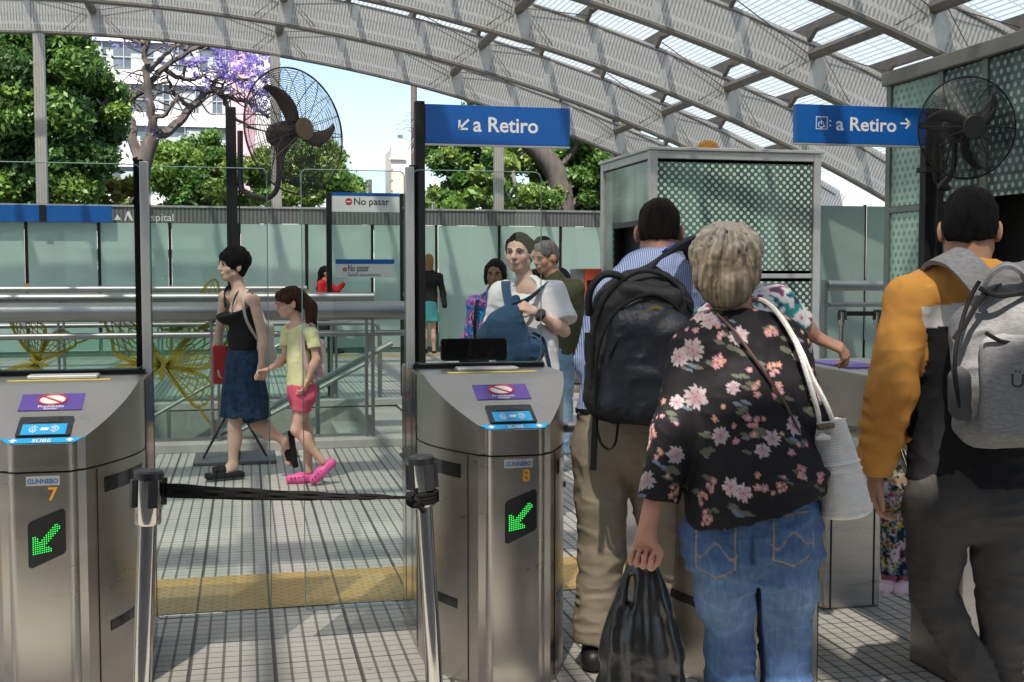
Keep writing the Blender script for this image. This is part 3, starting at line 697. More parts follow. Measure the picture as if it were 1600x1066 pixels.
    m.build('lettering', MT['letters_white'], sk, local=True)
    # rear deck: yellow strip, grey handle, dark channel carrying the glass
    m = MB(); m.box(-.17, .17, S_RUN + .02, S_RUN + .06, 1.0805, 1.083); m.build('yellow_strip', MT['yellow'], t, local=True)
    m = MB(); m.box(-.12, .12, S_RUN + .10, S_RUN + .17, 1.0805, 1.095); m.build('grey_handle', MT['alu'], t, local=True, bevel=.006)
    m = MB(); m.box(-.265, .265, .66, .74, 1.0805, 1.096); m.build('glass_channel', MT['black'], t, local=True)
    if not slim:
        m = MB(); m.mi = 0; m.prism(poly_round(-.262, .262, 1.097, 1.86, .03), (0, .704, 0), (1, 0, 0), (0, 0, 1), .008)
        g = m.build('glass_screen', [MT['glass']], t, local=True)
        e = MB(); e.tube([(x, .70, z) for x, z in poly_round(-.262, .262, 1.097, 1.86, .03)], .0022, 4, closed=True); e.build('glass_edge', MT['glass_edge'], g, local=True)
        sx = post_side
        m = MB(); m.box(sx * .272 - .016, sx * .272 + .016, .675, .71, 1.0805, 1.87); m.build('glass_post', MT['alu'], t, local=True, bevel=.003)
        m = MB(); m.box(sx * .272 - .018 - sx * .022, sx * .272 + .002 - sx * .022 + .014, .712, .745, 1.0805, 1.88); m.build('post_seal', MT['rubber'], t, local=True)
        # sliding leaf standing in the aisle, lower edge clear of the floor
        w_ = .43 if sx > 0 else .40
        a, b = (sx * .29, sx * (.29 + w_)); x0, x1 = min(a, b), max(a, b)
        m = MB(); m.prism(poly_round(x0, x1, .13, 1.855, .02), (0, .72, 0), (1, 0, 0), (0, 0, 1), .008); lf = m.build('sliding_leaf', MT['glass'], t, local=True)
        m = MB(); m.tube([(x, .716, z) for x, z in poly_round(x0, x1, .13, 1.855, .02)], .002, 4, closed=True); m.build('leaf_edge', MT['glass_edge'], lf, local=True)
        # second pane behind, half drawn
        m = MB(); x2 = sx * (.29 + w_ * .7); m.box(min(sx * .29, x2), max(sx * .29, x2), .752, .76, .13, 1.85); m.build('inner_leaf', MT['glass'], t, local=True)
    # front face: led panel, maker's plate and number
    if digit:
        px = .012; ld = MB()
        ld.prism([(px - .055, .527), (px - .045, .522), (px + .052, .565), (px + .058, .575), (px + .058, .70), (px + .05, .71), (px - .047, .672), (px - .055, .66)], (0, -.0008, 0), (1, 0, 0), (0, 0, 1), .0015)
        pan = ld.build('led_panel', MT['blackplastic'], t, local=True)
        dots = MB(); D = .0066
        def indot(x, z):                                   # arrow pointing down and left
            q = (x + z) / math.sqrt(2); p_ = (x - z) / math.sqrt(2)
            if abs(p_) < .0125 and -.045 < q < .055: return True
            return x > -.043 and z > -.043 and (x + z) < -.018 and (x < -.024 or z < -.024) and x < .018 and z < .018
        for i in range(-9, 10):
            for j in range(-10, 11):
                x, z = i * D, j * D
                if indot(x, z):
                    c0 = Vector((px + x, -.0035, .614 + z + x * .18)); r_ = .0022
                    dots.add([c0 + Vector((r_ * math.cos(k * PI / 3), 0, r_ * math.sin(k * PI / 3))) for k in range(6)], [(0, 1, 2, 3, 4, 5)])
        dots.build('green_arrow', MT['led'], pan, local=True)
        m = MB(); m.box(-.045, .055, -.0016, .0, .785, .815); pl = m.build('maker_plate', MT['alu'], t, local=True)
        tx = text_mesh('GUNNEBO', .021, (-.042, -.0026, .792), (1, 0, 0), (0, 0, 1), 0, .02, 'LEFT', .092); tx.build('lettering', P('maker_blue', (.01, .12, .36), .4), pl, local=True)
        tx = text_mesh(digit, .058, (.018, -.0012, .738), (1, 0, 0), (0, 0, 1), 0, .02, 'LEFT'); tx.build('number', MT['orange'], t, local=True)
    return t
g8 = ticket_gate(.905, GYF, 'steel ticket gate with orange 8 beside the man with the black backpack', '8', -1)
g7 = ticket_gate(-.635, GYF, 'steel ticket gate with orange 7 on the left edge', '7', 1)
g9 = ticket_gate(1.785, GYF - .28, 'steel ticket gate column half hidden behind the jeans of the woman in florals', None, 1, slim=True)
# black screen standing on gate 8, behind its glass
m = MB(); m.prism(poly_round(-.135, .135, 1.1, 1.19, .012), (-.0, .80, 0), (1, 0, 0), (0, 0, 1), .035); m.box(-.06, .06, .76, .79, 1.08, 1.115); m.build('rear_display', MT['rubber'], g8, local=True, bevel=.004)
# tripod arm of the next lane
m = MB(); m.tube([(1.17, 4.42, .85), (1.45, 4.42, .85)], .022, 10); m.build('turnstile_arm', MT['rail'], g8, smooth=True)
# turnstile with two feet on the right
ts = thing('turnstile', 'steel turnstile on two box feet, left of the man in the mustard sweatshirt', 'turnstile', (2.55, 4.2, 0))
m = MB(); m.box(2.42, 2.69, 4.57, 4.8, 0, .82); m.build('rear_foot', MT['steel_dark'], ts, bevel=.008)
m = MB(); m.box(2.655, 2.66, 4.566, 4.57, .01, .8); m.box(2.45, 2.455, 4.566, 4.57, .01, .8); m.build('panel_joint', MT['black'], ts)
m = MB(); m.box(2.42, 2.75, 3.58, 3.9, 0, .82); m.build('front_foot', MT['steel_dark'], ts, bevel=.008)
m = MB(); m.add([(2.36, 3.55, .8), (2.76, 3.55, .8), (2.76, 4.85, .8), (2.36, 4.85, .8), (2.36, 3.55, .93), (2.76, 3.55, .93), (2.76, 4.85, 1.07), (2.36, 4.85, 1.07), (2.36, 3.95, 1.06), (2.76, 3.95, 1.06)],
    [(3, 2, 1, 0), (0, 1, 5, 4), (4, 5, 9, 8), (8, 9, 6, 7), (2, 3, 7, 6), (0, 4, 8, 7, 3), (1, 2, 6, 9, 5)]); m.build('hood', MT['steel'], ts, bevel=.008)
m = MB(); m.box(2.4, 2.58, 4.35, 4.72, 1.0605 + .004, 1.072); m.build('purple_label', MT['purple'], ts)
m = MB(); m.tube([(2.62, 4.1, .86), (2.52, 4.2, .84), (2.66, 4.15, .42)], .02, 10); m.tube([(2.4, 4.3, .84), (2.15, 4.3, .80)], .02, 10); m.build('tripod_arm', MT['mirror'], ts, smooth=True)

# ============================================================= STANCHIONS AND BELT
def stanchion(label, base, top, z, s=1.0, group='belt stanchions'):
    t = thing('stanchion', label, 'stanchion', (base[0], base[1], 0), 0, group)
    b = Vector((base[0], base[1], 0)); T = Vector((top[0], top[1], z)); d = (T - b).normalized()
    m = MB(); m.tube([b, T - d * .13 * s], .0255 * s, 18); m.build('tube', MT['mirror'], t, smooth=True)
    m = MB(); m.tube([T - d * .135 * s, T - d * .13 * s, T - d * .012 * s], [.033 * s, .036 * s, .036 * s], 20); h = m.build('head', MT['mirror'], t, smooth=True)
    m = MB(); m.tube([T - d * .012 * s, T + d * .006 * s, T + d * .011 * s], [.0385 * s, .0385 * s, .033 * s], 20); m.build('lid', MT['blackplastic'], h, smooth=True)
    m = MB()
    for a in (R(20), R(110), R(200), R(290)):
        c = Vector((math.cos(a), math.sin(a), 0)) * .036 * s; m.bar(T - d * .085 * s + c, T - d * .012 * s + c, .022 * s, .022 * s, up=c.normalized())
    m.build('belt_slot', MT['blackplastic'], h)
    m = MB(); m.lathe([(.16 * s, 0), (.165 * s, .012), (.15 * s, .03), (.05 * s, .045), (.03 * s, .06)], base[0], base[1], 32); m.build('base', MT['steel_dark'], t, smooth=True)
    return t, T, d
bl, br = atz(219, 1190), atz(679, 1110)
YL, YR = 3.25, 3.35
tl, trr = aty(233, 741, YL), aty(658, 718, YR)
sL, TL, dL = stanchion('belt stanchion in front of the gate with orange 7', (tl[0] - .045, YL), tl, tl[2])
sR, TR, dR = stanchion('belt stanchion with the belt knotted round it, before the gate with orange 8', (trr[0] + .05, YR), trr, trr[2])
m = MB(); n = 60; A = TL - dL * .045 + Vector((.04, 0, 0)); B = TR - dR * .108 + Vector((-.038, -.01, 0)); vs = []
for i in range(n + 1):
    q = i / n; p = A.lerp(B, q); p.z -= .005 * math.sin(PI * q); hh = .0135 * (1 - q) ** .8 + .0058; tw = q ** 1.5 * 1.1
    for o_ in (1, .5, 0, -.5, -1): vs.append(p + Vector((0, math.sin(tw) * hh * o_ + .003 * math.sin(o_ * 6 + q * 25), math.cos(tw) * hh * o_)))
m.add(vs, [(i * 5 + j, (i + 1) * 5 + j, (i + 1) * 5 + j + 1, i * 5 + j + 1) for i in range(n) for j in range(4)])
belt = m.build('belt', P('black_webbing', (.007, .007, .007), .85, 0, .2, 40, spec=.12), sL, smooth=True)
sd = belt.modifiers.new('thickness', 'SOLIDIFY'); sd.thickness = .0025
m = MB(); c = TR - dR * .108
for k in range(3): m.tube([c + Vector((.04 * math.cos(a), .04 * math.sin(a), .007 * (k - 1) + .006 * math.sin(a + k))) for a in [2 * PI * i / 20 for i in range(20)]], .0075, 6, closed=True)
kn = c + Vector((-.034, -.032, -.004))
for k in range(4): m.tube([kn + Vector((.015 * math.cos(a + k), .012 * math.sin(a * 2 + k), .016 * math.sin(a + k * .7))) for a in [2 * PI * i / 14 for i in range(14)]], .008, 6, closed=True)
m.tube([kn, kn + Vector((.02, -.012, -.022)), kn + Vector((.03, -.01, -.034))], .008, 6); m.build('belt_knot', P('black_webbing_knot', (.007, .007, .007), .85, 0, .2, 40, spec=.12), sR, smooth=True)
for u, lb in ((1316, 'small black headed stanchion beyond the outstretched hand'), (1371, 'small black headed stanchion close to the mustard sleeve')):
    p = atd(u, 488, 12.6); q, T2, d2 = stanchion(lb, (p[0], p[1]), p, 1.06, 1.15, 'lobby stanchions')
p0 = atd(1316, 492, 12.6); p1 = atd(1371, 492, 12.6); m = MB(); m.bar((p0[0] + .05, p0[1], 1.03), (p1[0] - .03, p1[1], 1.03), .006, .05); m.build('belt', MT['rubber'], q)

# ============================================================= SIGNS
def arrow(m, c, a, L, wd, o, ux, uy, th=.002):
    """line arrow pointing along angle a"""
    ca, sa = math.cos(a), math.sin(a)
    def T(x, y): return (c[0] + x * ca - y * sa, c[1] + x * sa + y * ca)
    def bar(p, q):
        dx, dy = q[0] - p[0], q[1] - p[1]; l = math.hypot(dx, dy); nx, ny = -dy / l * wd / 2, dx / l * wd / 2
        m.prism([(p[0] - nx, p[1] - ny), (q[0] - nx, q[1] - ny), (q[0] + nx, q[1] + ny), (p[0] + nx, p[1] + ny)], o, ux, uy, th)
    bar(T(-L / 2, 0), T(L / 2, 0)); h = L * .46
    bar(T(L / 2 - h, h), T(L / 2, 0)); bar(T(L / 2 - h, -h), T(L / 2, 0))
def hsign(name, label, x0, x1, z0, z1, y, px0, px1, ztop_, th=.06):
    t = thing(name, label, 'sign', ((px0 + px1) / 2, y, 0), 0, 'blue direction signs')
    m = MB(); m.box(px0, px1, y - .045, y + .045, .012, ztop_); m.build('post', MT['black'], t, bevel=.006)
    m = MB(); m.box((px0 + px1) / 2 - .15, (px0 + px1) / 2 + .15, y - .15, y + .15, .0005, .012); m.build('base_plate', MT['black'], t)
    m = MB(); m.box(x0, x1, y - th / 2, y + th / 2, z0, z1); b = m.build('board', MT['blue'], t, bevel=.004)
    m = MB(); m.box(x0, x1, y - th / 2 - .002, y + th / 2 + .002, z0 - .012, z0 - .001); m.build('trim', MT['alu'], t)
    return t, b
SY = 9.2
a, b_ = aty(663, 163, SY), aty(889, 230, SY); k0, k1 = aty(648, 300, SY), aty(663.5, 300, SY)
s1, bd = hsign('direction_sign', 'blue sign reading a Retiro with an arrow down to the left', a[0], b_[0], b_[2], a[2], SY, k0[0], k1[0] - .002, a[2] + .02)
sp = 5.03e-3; yf = SY - .0312
q = aty(738, 206, SY); tx = text_mesh('a Retiro', .165, (q[0], yf, q[2]), (1, 0, 0), (0, 0, 1), 0, .018, 'LEFT', aty(839, 206, SY)[0] - q[0])
tx.build('lettering', MT['letters_white'], bd); tx = MB(); q = aty(724, 195, SY); arrow(tx, (0, 0), R(225), .105, .017, (q[0], yf - .0005, q[2]), (1, 0, 0), (0, 0, 1)); tx.build('arrow_mark', MT['letters_white'], bd)
SY2 = 8.55
a, b_ = aty(1242, 163, SY2), aty(1448, 229, SY2); k0, k1 = aty(1441, 300, SY2), aty(1470, 300, SY2)
s2, bd = hsign('direction_sign', 'blue sign reading a Retiro with a lift symbol, partly behind a fan', a[0], b_[0], b_[2], a[2], SY2, k0[0] + .0, k1[0], a[2] - .0)
yf = SY2 - .0312
q = aty(1303, 204, SY2); tx = text_mesh('a Retiro', .15, (q[0], yf, q[2]), (1, 0, 0), (0, 0, 1), 0, .018, 'LEFT', aty(1397, 204, SY2)[0] - q[0])
tx.build('lettering', MT['letters_white'], bd); tx = MB(); q = aty(1411, 194, SY2); arrow(tx, (0, 0), 0, .085, .015, (q[0], yf - .0005, q[2]), (1, 0, 0), (0, 0, 1)); tx.build('arrow_mark', MT['letters_white'], bd); tx = MB()
q = aty(1281, 193, SY2)
for x0, x1, z0, z1 in ((-.05, .05, .044, .05), (-.05, .05, -.05, -.044), (-.05, -.044, -.044, .044), (.044, .05, -.044, .044)): tx.box(q[0] + x0, q[0] + x1, yf - .002, yf, q[2] + z0, q[2] + z1)
def tb(pts, r): tx.tube([(q[0] + x, yf - .002, q[2] + z) for x, z in pts], r, 6)
tb([(-.006, .033), (-.006, .031)], .007); tb([(-.006, .02), (-.004, -.008), (.016, -.008), (.024, -.03), (.032, -.028)], .0035)
tb([(-.005, .008), (.014, .008)], .003); tb([(.012 - .0 + .024 * math.cos(a) - .016, -.014 + .022 * math.sin(a)) for a in [R(120 + 20 * i) for i in range(13)]], .0032)
for sgn in (1, -1): tx.prism([(-.009, sgn * .012), (.009, sgn * .012), (0, sgn * .03)] if sgn < 0 else [(.009, .012), (0, .03), (-.009, .012)], (q[0] + .073, yf - .001, q[2]), (1, 0, 0), (0, 0, 1), .001)
tx.build('lift_pictogram', MT['letters_white'], bd)
# blue board fixed before the top of the far fence on the left
BY = 21.6; a, b_ = aty(-70, 319, BY), aty(175, 348, BY); k0 = aty(62, 330, BY); k1 = aty(72, 330, BY)
t = thing('direction_sign', 'plain blue sign board fixed before the top of the far fence', 'sign', (a[0], BY, 0), 0, 'blue direction signs')
m = MB(); m.box(a[0], b_[0], BY - .03, BY + .03, b_[2], a[2]); m.build('board', MT['blue'], t, bevel=.004)
m = MB(); m.box(k0[0], k1[0], BY - .06, BY - .031, b_[2], a[2]); m.box(k0[0], k1[0], BY + .031, BY + .155, b_[2] + .02, a[2] - .04); m.build('bracket', MT['black'], t)
# no entry frame
NY = 13.4
t = thing('no_entry_sign', 'black framed sign with two panels reading No pasar above the railings', 'sign', (aty(513, 400, NY)[0], NY, 0))
x0, x1 = aty(513.5, 300, NY)[0], aty(626, 300, NY)[0]
for xx in (x0, x1 + .02): m = MB(); m.box(xx - .03, xx + .03, NY - .03, NY + .03, 0, aty(513, 301, NY)[2]); m.build('post', MT['black'], t, bevel=.004)
def nopanel(u0, v0, u1, v1, tu, tv, tw, small=None):
    a, b_ = aty(u0, v0, NY), aty(u1, v1, NY); yf = NY - .0125
    m = MB(); m.box(a[0], b_[0], NY - .012, NY + .012, b_[2], a[2]); pn = m.build('panel', MT['whitepaint'], t)
    m = MB(); m.box(a[0], b_[0], yf - .001, yf + .004, a[2] - (.035 if not small else .05), a[2] + .002); m.build('blue_band', MT['blue'], pn)
    q = aty(tu, tv, NY); tx = text_mesh('No pasar', .11, (q[0], yf, q[2]), (1, 0, 0), (0, 0, 1), .001, .012, 'LEFT', tw); tx.build('lettering', MT['letters_dark'], pn)
    c = Vector((q[0] - .055 * tw / .42, yf - .001, q[2] + .035 * tw / .42)); r_ = .042 * tw / .42
    m = MB(); m.prism([(r_ * math.cos(2 * PI * i / 20), r_ * math.sin(2 * PI * i / 20)) for i in range(20)], c, (1, 0, 0), (0, 0, 1), .001); m.build('no_entry_disc', MT['red'], pn)
    m = MB(); m.prism([(-r_ * .65, -r_ * .17), (r_ * .65, -r_ * .17), (r_ * .65, r_ * .17), (-r_ * .65, r_ * .17)], c - Vector((0, .0015, 0)), (1, 0, 0), (0, 0, 1), .001); m.build('no_entry_bar', MT['whitepaint'], pn)
    if small:
        q = aty(small[0], small[1], NY); tx = text_mesh('Salida únicamente', .06, (q[0], yf, q[2]), (1, 0, 0), (0, 0, 1), .001, 0, 'LEFT', small[2]); tx.build('lettering', MT['letters_dark'], pn)
nopanel(517, 301, 624, 332, 552, 320, aty(607, 320, NY)[0] - aty(552, 320, NY)[0])
nopanel(524, 405.5, 616, 434, 543, 424, aty(576, 424, NY)[0] - aty(543, 424, NY)[0], (543, 432, aty(594, 430, NY)[0] - aty(543, 430, NY)[0]))

# ============================================================= FANS
def fan(label, c, yaw, pitch, pole, ptop, Rf, dark, blade_rot, arm_from, stand):
    t = thing('industrial_fan', label, 'fan', (pole[0], pole[1], 0), 0, 'wall sized cage fans')
    mc = P('fan_wire' + ('_black' if dark else '_bronze'), (.012, .012, .012) if dark else (.045, .04, .036), .4, .3)
    mb_ = P('fan_blade' + ('_black' if dark else '_brown'), (.015, .014, .014) if dark else (.05, .026, .019), .5, 0, .3, 8)
    Mx = Matrix.Translation(Vector(c)) @ Matrix.Rotation(yaw, 4, 'Z') @ Matrix.Rotation(pitch, 4, 'X')   # fan blows along local -Y
    def T(x, y, z): return Mx @ Vector((x, y, z))
    m = MB()
    for side, dp in ((-1, .11), (1, .13)):
        for i in range(1, 27):
            q = .17 + .83 * i / 26; r_ = Rf * q; y = side * dp * (1 - q ** 2.6) ** .6 if q < 1 else 0
            m.tube([T(r_ * math.cos(2 * PI * k / 56), y, r_ * math.sin(2 * PI * k / 56)) for k in range(56)], .0021, 3, closed=True)
        for k in range(18):
            a = 2 * PI * k / 18
            m.tube([T(Rf * q * math.cos(a), side * dp * (1 - min(q, 1) ** 2.6) ** .6, Rf * q * math.sin(a)) for q in (.16, .35, .55, .75, .9, .97, 1.0)], .0024 if k % 3 else .004, 4)
    m.tube([T(Rf * math.cos(2 * PI * k / 72), 0, Rf * math.sin(2 * PI * k / 72)) for k in range(72)], .007, 6, closed=True)
    m.build('guard', mc, t)
    for b in range(3):
        a0 = blade_rot + b * 2 * PI / 3; vs = []; ns = 14
        for i in range(ns + 1):
            q = i / ns; r_ = Rf * (.12 + .74 * q); sweep = a0 + .55 * q ** 1.6; wd = Rf * (.10 + .16 * math.sin(PI * min(q * .9 + .12, 1)))
            for s_ in (-1, -.3, .3, 1):
                a = sweep + s_ * wd / 2 / r_; vs.append(T(r_ * math.cos(a), s_ * wd * .22 * (1 - .5 * q), r_ * math.sin(a)))
        m = MB(); m.add(vs, [(i * 4 + j, (i + 1) * 4 + j, (i + 1) * 4 + j + 1, i * 4 + j + 1) for i in range(ns) for j in range(3)])
        o = m.build('blade', mb_, t, smooth=True); sd = o.modifiers.new('thickness', 'SOLIDIFY'); sd.thickness = .004
    def lath(name, prof, mat):
        m = MB(); m.lathe(prof, 0, 0, 28); m.v = [tuple(T(x, -z, y)) for x, y, z in m.v]; return m.build(name, mat, t, smooth=True)
    lath('motor', [(.05, -.26), (.085, -.25), (.095, -.2), (.095, -.08), (.06, -.06), (.05, .05)], mb_ if not dark else mc)
    bd = lath('badge', [(.085, .10), (.088, .116), (.08, .125)], P('fan_badge' + ('_dark' if dark else '_tan'), (.014, .014, .014) if dark else (.16, .11, .05), .4))
    # swan neck bracket and pole
    px, py = pole; back = T(0, .22, 0)
    m = MB(); A = Vector((px + arm_from[0], py + arm_from[1], arm_from[2])); zb = c[2] - Rf * 1.04
    pts = [A, A - Vector((0, 0, A.z - zb - .12)), Vector((A.x + .03, A.y, zb + .04)), Vector((A.x + .12, A.y, zb)), Vector((back.x * .7 + A.x * .3, back.y * .5 + A.y * .5, zb - .01)), Vector((back.x, back.y, zb + .08)), Vector((back.x + .015, back.y, zb + .3)), back]
    cv = []
    for i in range(len(pts) - 1):
        p0, p1, p2, p3 = pts[max(i - 1, 0)], pts[i], pts[i + 1], pts[min(i + 2, len(pts) - 1)]
        for j in range(6):
            q = j / 6; cv.append(.5 * (2 * p1 + (p2 - p0) * q + (2 * p0 - 5 * p1 + 4 * p2 - p3) * q * q + (3 * p1 - p0 - 3 * p2 + p3) * q ** 3))
    m.tube(cv + [back], .022, 8)
    m.tube([back, back + Vector((-.05, .03, -.35)), Vector((px + .06, py, zb + .35)), Vector((px + .05, py, .9))], .006, 5)
    m.build('bracket', mc, t, smooth=True)
    if stand:
        m = MB(); m.box(px - .04, px + .04, py - .04, py + .04, .02, ptop); m.build('pole', MT['black'], t, bevel=.006)
        m = MB(); m.box(px - .31, px + .31, py - .26, py + .26, .002, .03); m.build('base_plate', P('dark_base_plate', (.12, .125, .13), .5, .3), t, bevel=.006)
        for dx, dy in ((-.24, -.05), (.24, -.05), (0, .22), (.02, -.22)):
            m = MB(); m.bar((px + dx, py + dy, .03), (px + dx * .12, py + dy * .12, .42), .035, .012); m.build('brace', MT['black'], t)
    else:
        for zz in (.25, -.1): m = MB(); m.box(px - .09, px + .05, py - .07, py + .07, A.z + zz - .2, A.z + zz - .16); m.build('clamp', MT['black'], t)
    return t
pf = atz(368, 719); pt = aty(362, 168, pf[1])
c1 = aty(461, 205, pf[1] - .12)
fan('bronze cage fan on a black pole above the walking woman', c1, R(38), R(-4), (aty(362, 300, pf[1])[0], pf[1]), pt[2], .485, False, R(100), (.07, -.02, aty(374, 205, pf[1])[2]), True)
pp_ = aty(1455, 300, 8.3); c2 = aty(1511, 200, 7.6)
fan('black cage fan beside the right hand blue sign', c2, R(-8), R(3), (pp_[0], 8.3), 0, .365, True, R(20), (.0, -.05, 2.55), False)

# red machine in the hall
p = atd(915, 460, 15.5); t = thing('ticket_machine', 'red and grey ticket machine standing in the hall behind the olive sweater', 'machine', (p[0], p[1], 0))
zt = atd(915, 420, 15.5)[2]
m = MB(); m.box(p[0] - .06, p[0] + .17, p[1] - .16, p[1] + .16, .02, zt); m.build('body', P('red_machine_paint', (.58, .075, .035), .45, 0, .1), t, bevel=.012)
m = MB(); m.box(p[0] - .175, p[0] - .061, p[1] - .158, p[1] + .158, .02, zt - .002); m.build('side_panel', P('grey_machine_side', (.16, .16, .165), .5), t, bevel=.01)
m = MB(); m.box(p[0] - .03, p[0] + .14, p[1] - .168, p[1] - .159, zt - .42, zt - .15); m.build('screen', MT['screen'], t)
# ============================================================= BEYOND THE FENCE
nprng = np.random.default_rng(5)
def np_mesh(name, V, F, mats, parent=None, smooth=True, dye=None, mi=None):
    me = bpy.data.meshes.new(name); V = np.ascontiguousarray(V, np.float32); F = np.ascontiguousarray(F, np.int32); k = F.shape[1]
    me.vertices.add(len(V)); me.vertices.foreach_set('co', V.ravel()); me.loops.add(F.size); me.loops.foreach_set('vertex_index', F.ravel())
    me.polygons.add(len(F)); me.polygons.foreach_set('loop_start', np.arange(0, F.size, k, dtype=np.int32)); me.polygons.foreach_set('use_smooth', np.full(len(F), smooth))
    for m in (mats if isinstance(mats, (list, tuple)) else [mats]): me.materials.append(m)
    if mi is not None: me.polygons.foreach_set('material_index', np.asarray(mi, np.int32))
    if dye is not None:
        at = me.color_attributes.new('dye', 'FLOAT_COLOR', 'POINT'); c = np.ones((len(V), 4), np.float32); c[:, :3] = dye; at.data.foreach_set('color', c.ravel())
    me.update(calc_edges=True); me.validate()
    return link(name, me, parent)
M_LEAF = P('leaf', (0, 0, 0), .45, 0, .1, 3, attr=True, trans=.42)
M_PETAL = P('petal', (0, 0, 0), .6, 0, .08, 3, attr=True, trans=.4)
M_BARK = P('bark', (.085, .07, .06), .9, 0, .35, 8, .6, 40, stretch=(1, 1, .3))
M_BARKP = P('pale_bark', (.25, .23, .2), .9, 0, .3, 6, .4, 40, stretch=(1, 1, .3))
def leaves(name, clumps, n, size, cols, parent, mat=None, shell=.75, flat=.75):
    """many leaf sized faces through a set of clumps (centre, radius)"""
    c = np.array([k[:3] for k in clumps]); r = np.array([k[3] for k in clumps]); w_ = r ** 2; w_ /= w_.sum()
    pick = nprng.choice(len(c), n, p=w_); d = nprng.normal(size=(n, 3)); d /= np.linalg.norm(d, axis=1)[:, None]
    rad = r[pick] * (shell + (1 - shell) * nprng.random(n)) * (1 + .22 * nprng.normal(size=n)); P0 = c[pick] + d * rad[:, None] * np.array([1, 1, flat])
    nn = d + .9 * nprng.normal(size=(n, 3)); nn /= np.linalg.norm(nn, axis=1)[:, None]
    a = np.cross(nn, nprng.normal(size=(n, 3))); a /= np.linalg.norm(a, axis=1)[:, None]; b = np.cross(nn, a)
    s = size * (.6 + .8 * nprng.random(n))[:, None]
    V = np.stack([P0 - a * s, P0 + b * s * .45, P0 + a * s, P0 - b * s * .45], 1).reshape(-1, 3)
    F = np.arange(4 * n).reshape(n, 4); cols = np.array(cols); cc = cols[nprng.integers(0, len(cols), len(c))][pick] * (.75 + .5 * nprng.random(n))[:, None]
    L = np.array(rootof(parent).location)
    return np_mesh(name, V - L, F, mat or M_LEAF, parent, False, np.repeat(cc, 4, 0))
def limb(m, pts, r0, r1, n=8, wob=.0):
    pts = [Vector(p) for p in pts]; cv = []
    for i in range(len(pts) - 1):
        p0, p1, p2, p3 = pts[max(i - 1, 0)], pts[i], pts[i + 1], pts[min(i + 2, len(pts) - 1)]
        for j in range(5):
            q = j / 5; cv.append(.5 * (2 * p1 + (p2 - p0) * q + (2 * p0 - 5 * p1 + 4 * p2 - p3) * q * q + (3 * p1 - p0 - 3 * p2 + p3) * q ** 3))
    cv.append(pts[-1]); k = len(cv) - 1
    if wob: cv = [p + Vector((rnd.uniform(-wob, wob), rnd.uniform(-wob, wob), rnd.uniform(-wob, wob))) if 0 < i < k else p for i, p in enumerate(cv)]
    m.tube(cv, [r0 + (r1 - r0) * i / k for i in range(k + 1)], n); return cv
def px3(u, v, Y): return Vector(aty(u, v, Y))
def tree(label, base, trunk, limbs, clumps, n, size, cols, bark=None, r0=.3, group='trees beyond the fence', cat='tree', shell=.7, flat=.8):
    t = thing('broadleaf_tree', label, cat, (base[0], base[1], 0), 0, group)
    m = MB(); limb(m, trunk, r0, r0 * .6, 10)
    for l in limbs: limb(m, l[0], l[1], l[2], 7)
    m.build('trunk', bark or M_BARK, t, smooth=True)
    leaves('crown', clumps, n, size, cols, t, shell=shell, flat=flat)
    return t
def cl(lst, Y, dy=1.0):
    out = []
    for u, v, r in lst:
        p = aty(u, v, Y + rnd.uniform(-dy, dy)); out.append((p[0], p[1], p[2], r * Y / FPX))
    return out
G_DARK = [(.022, .055, .012), (.03, .07, .014), (.04, .085, .016)]
G_MID = [(.075, .16, .028), (.11, .21, .038), (.055, .12, .024)]
G_LIME = [(.19, .28, .05), (.15, .25, .04), (.21, .29, .06)]
# dark dense tree, far left
Y = 31; b0 = aty(70, 429, Y)
big = [(rnd.uniform(-90, 150), rnd.uniform(20, 300), rnd.uniform(24, 46)) for _ in range(46)]
big = [(u, v, r) for u, v, r in big if u < 165 - max(0, v - 235) * .7]
tree('dense dark green tree standing at the far left beyond the fence', b0, [(b0[0], Y, 0), (b0[0] + .2, Y, 2.2), tuple(px3(60, 200, Y)), tuple(px3(80, 60, Y))],
     [([tuple(px3(62, 260, Y)), tuple(px3(130, 210, Y)), tuple(px3(170, 150, Y))], .12, .04), ([tuple(px3(62, 230, Y)), tuple(px3(10, 150, Y))], .12, .05)],
     cl(big + [(175, 150, 24), (168, 205, 26), (150, 245, 28), (182, 178, 20), (120, 270, 34), (80, 300, 40), (10, 150, 40), (15, 215, 44), (30, 275, 46), (0, 310, 50), (110, 90, 40), (140, 120, 30), (85, 250, 34), (70, 60, 40), (20, 70, 44)], Y, 1.5), 150000, .088, G_MID + G_LIME[1:2], r0=.35, shell=.6)
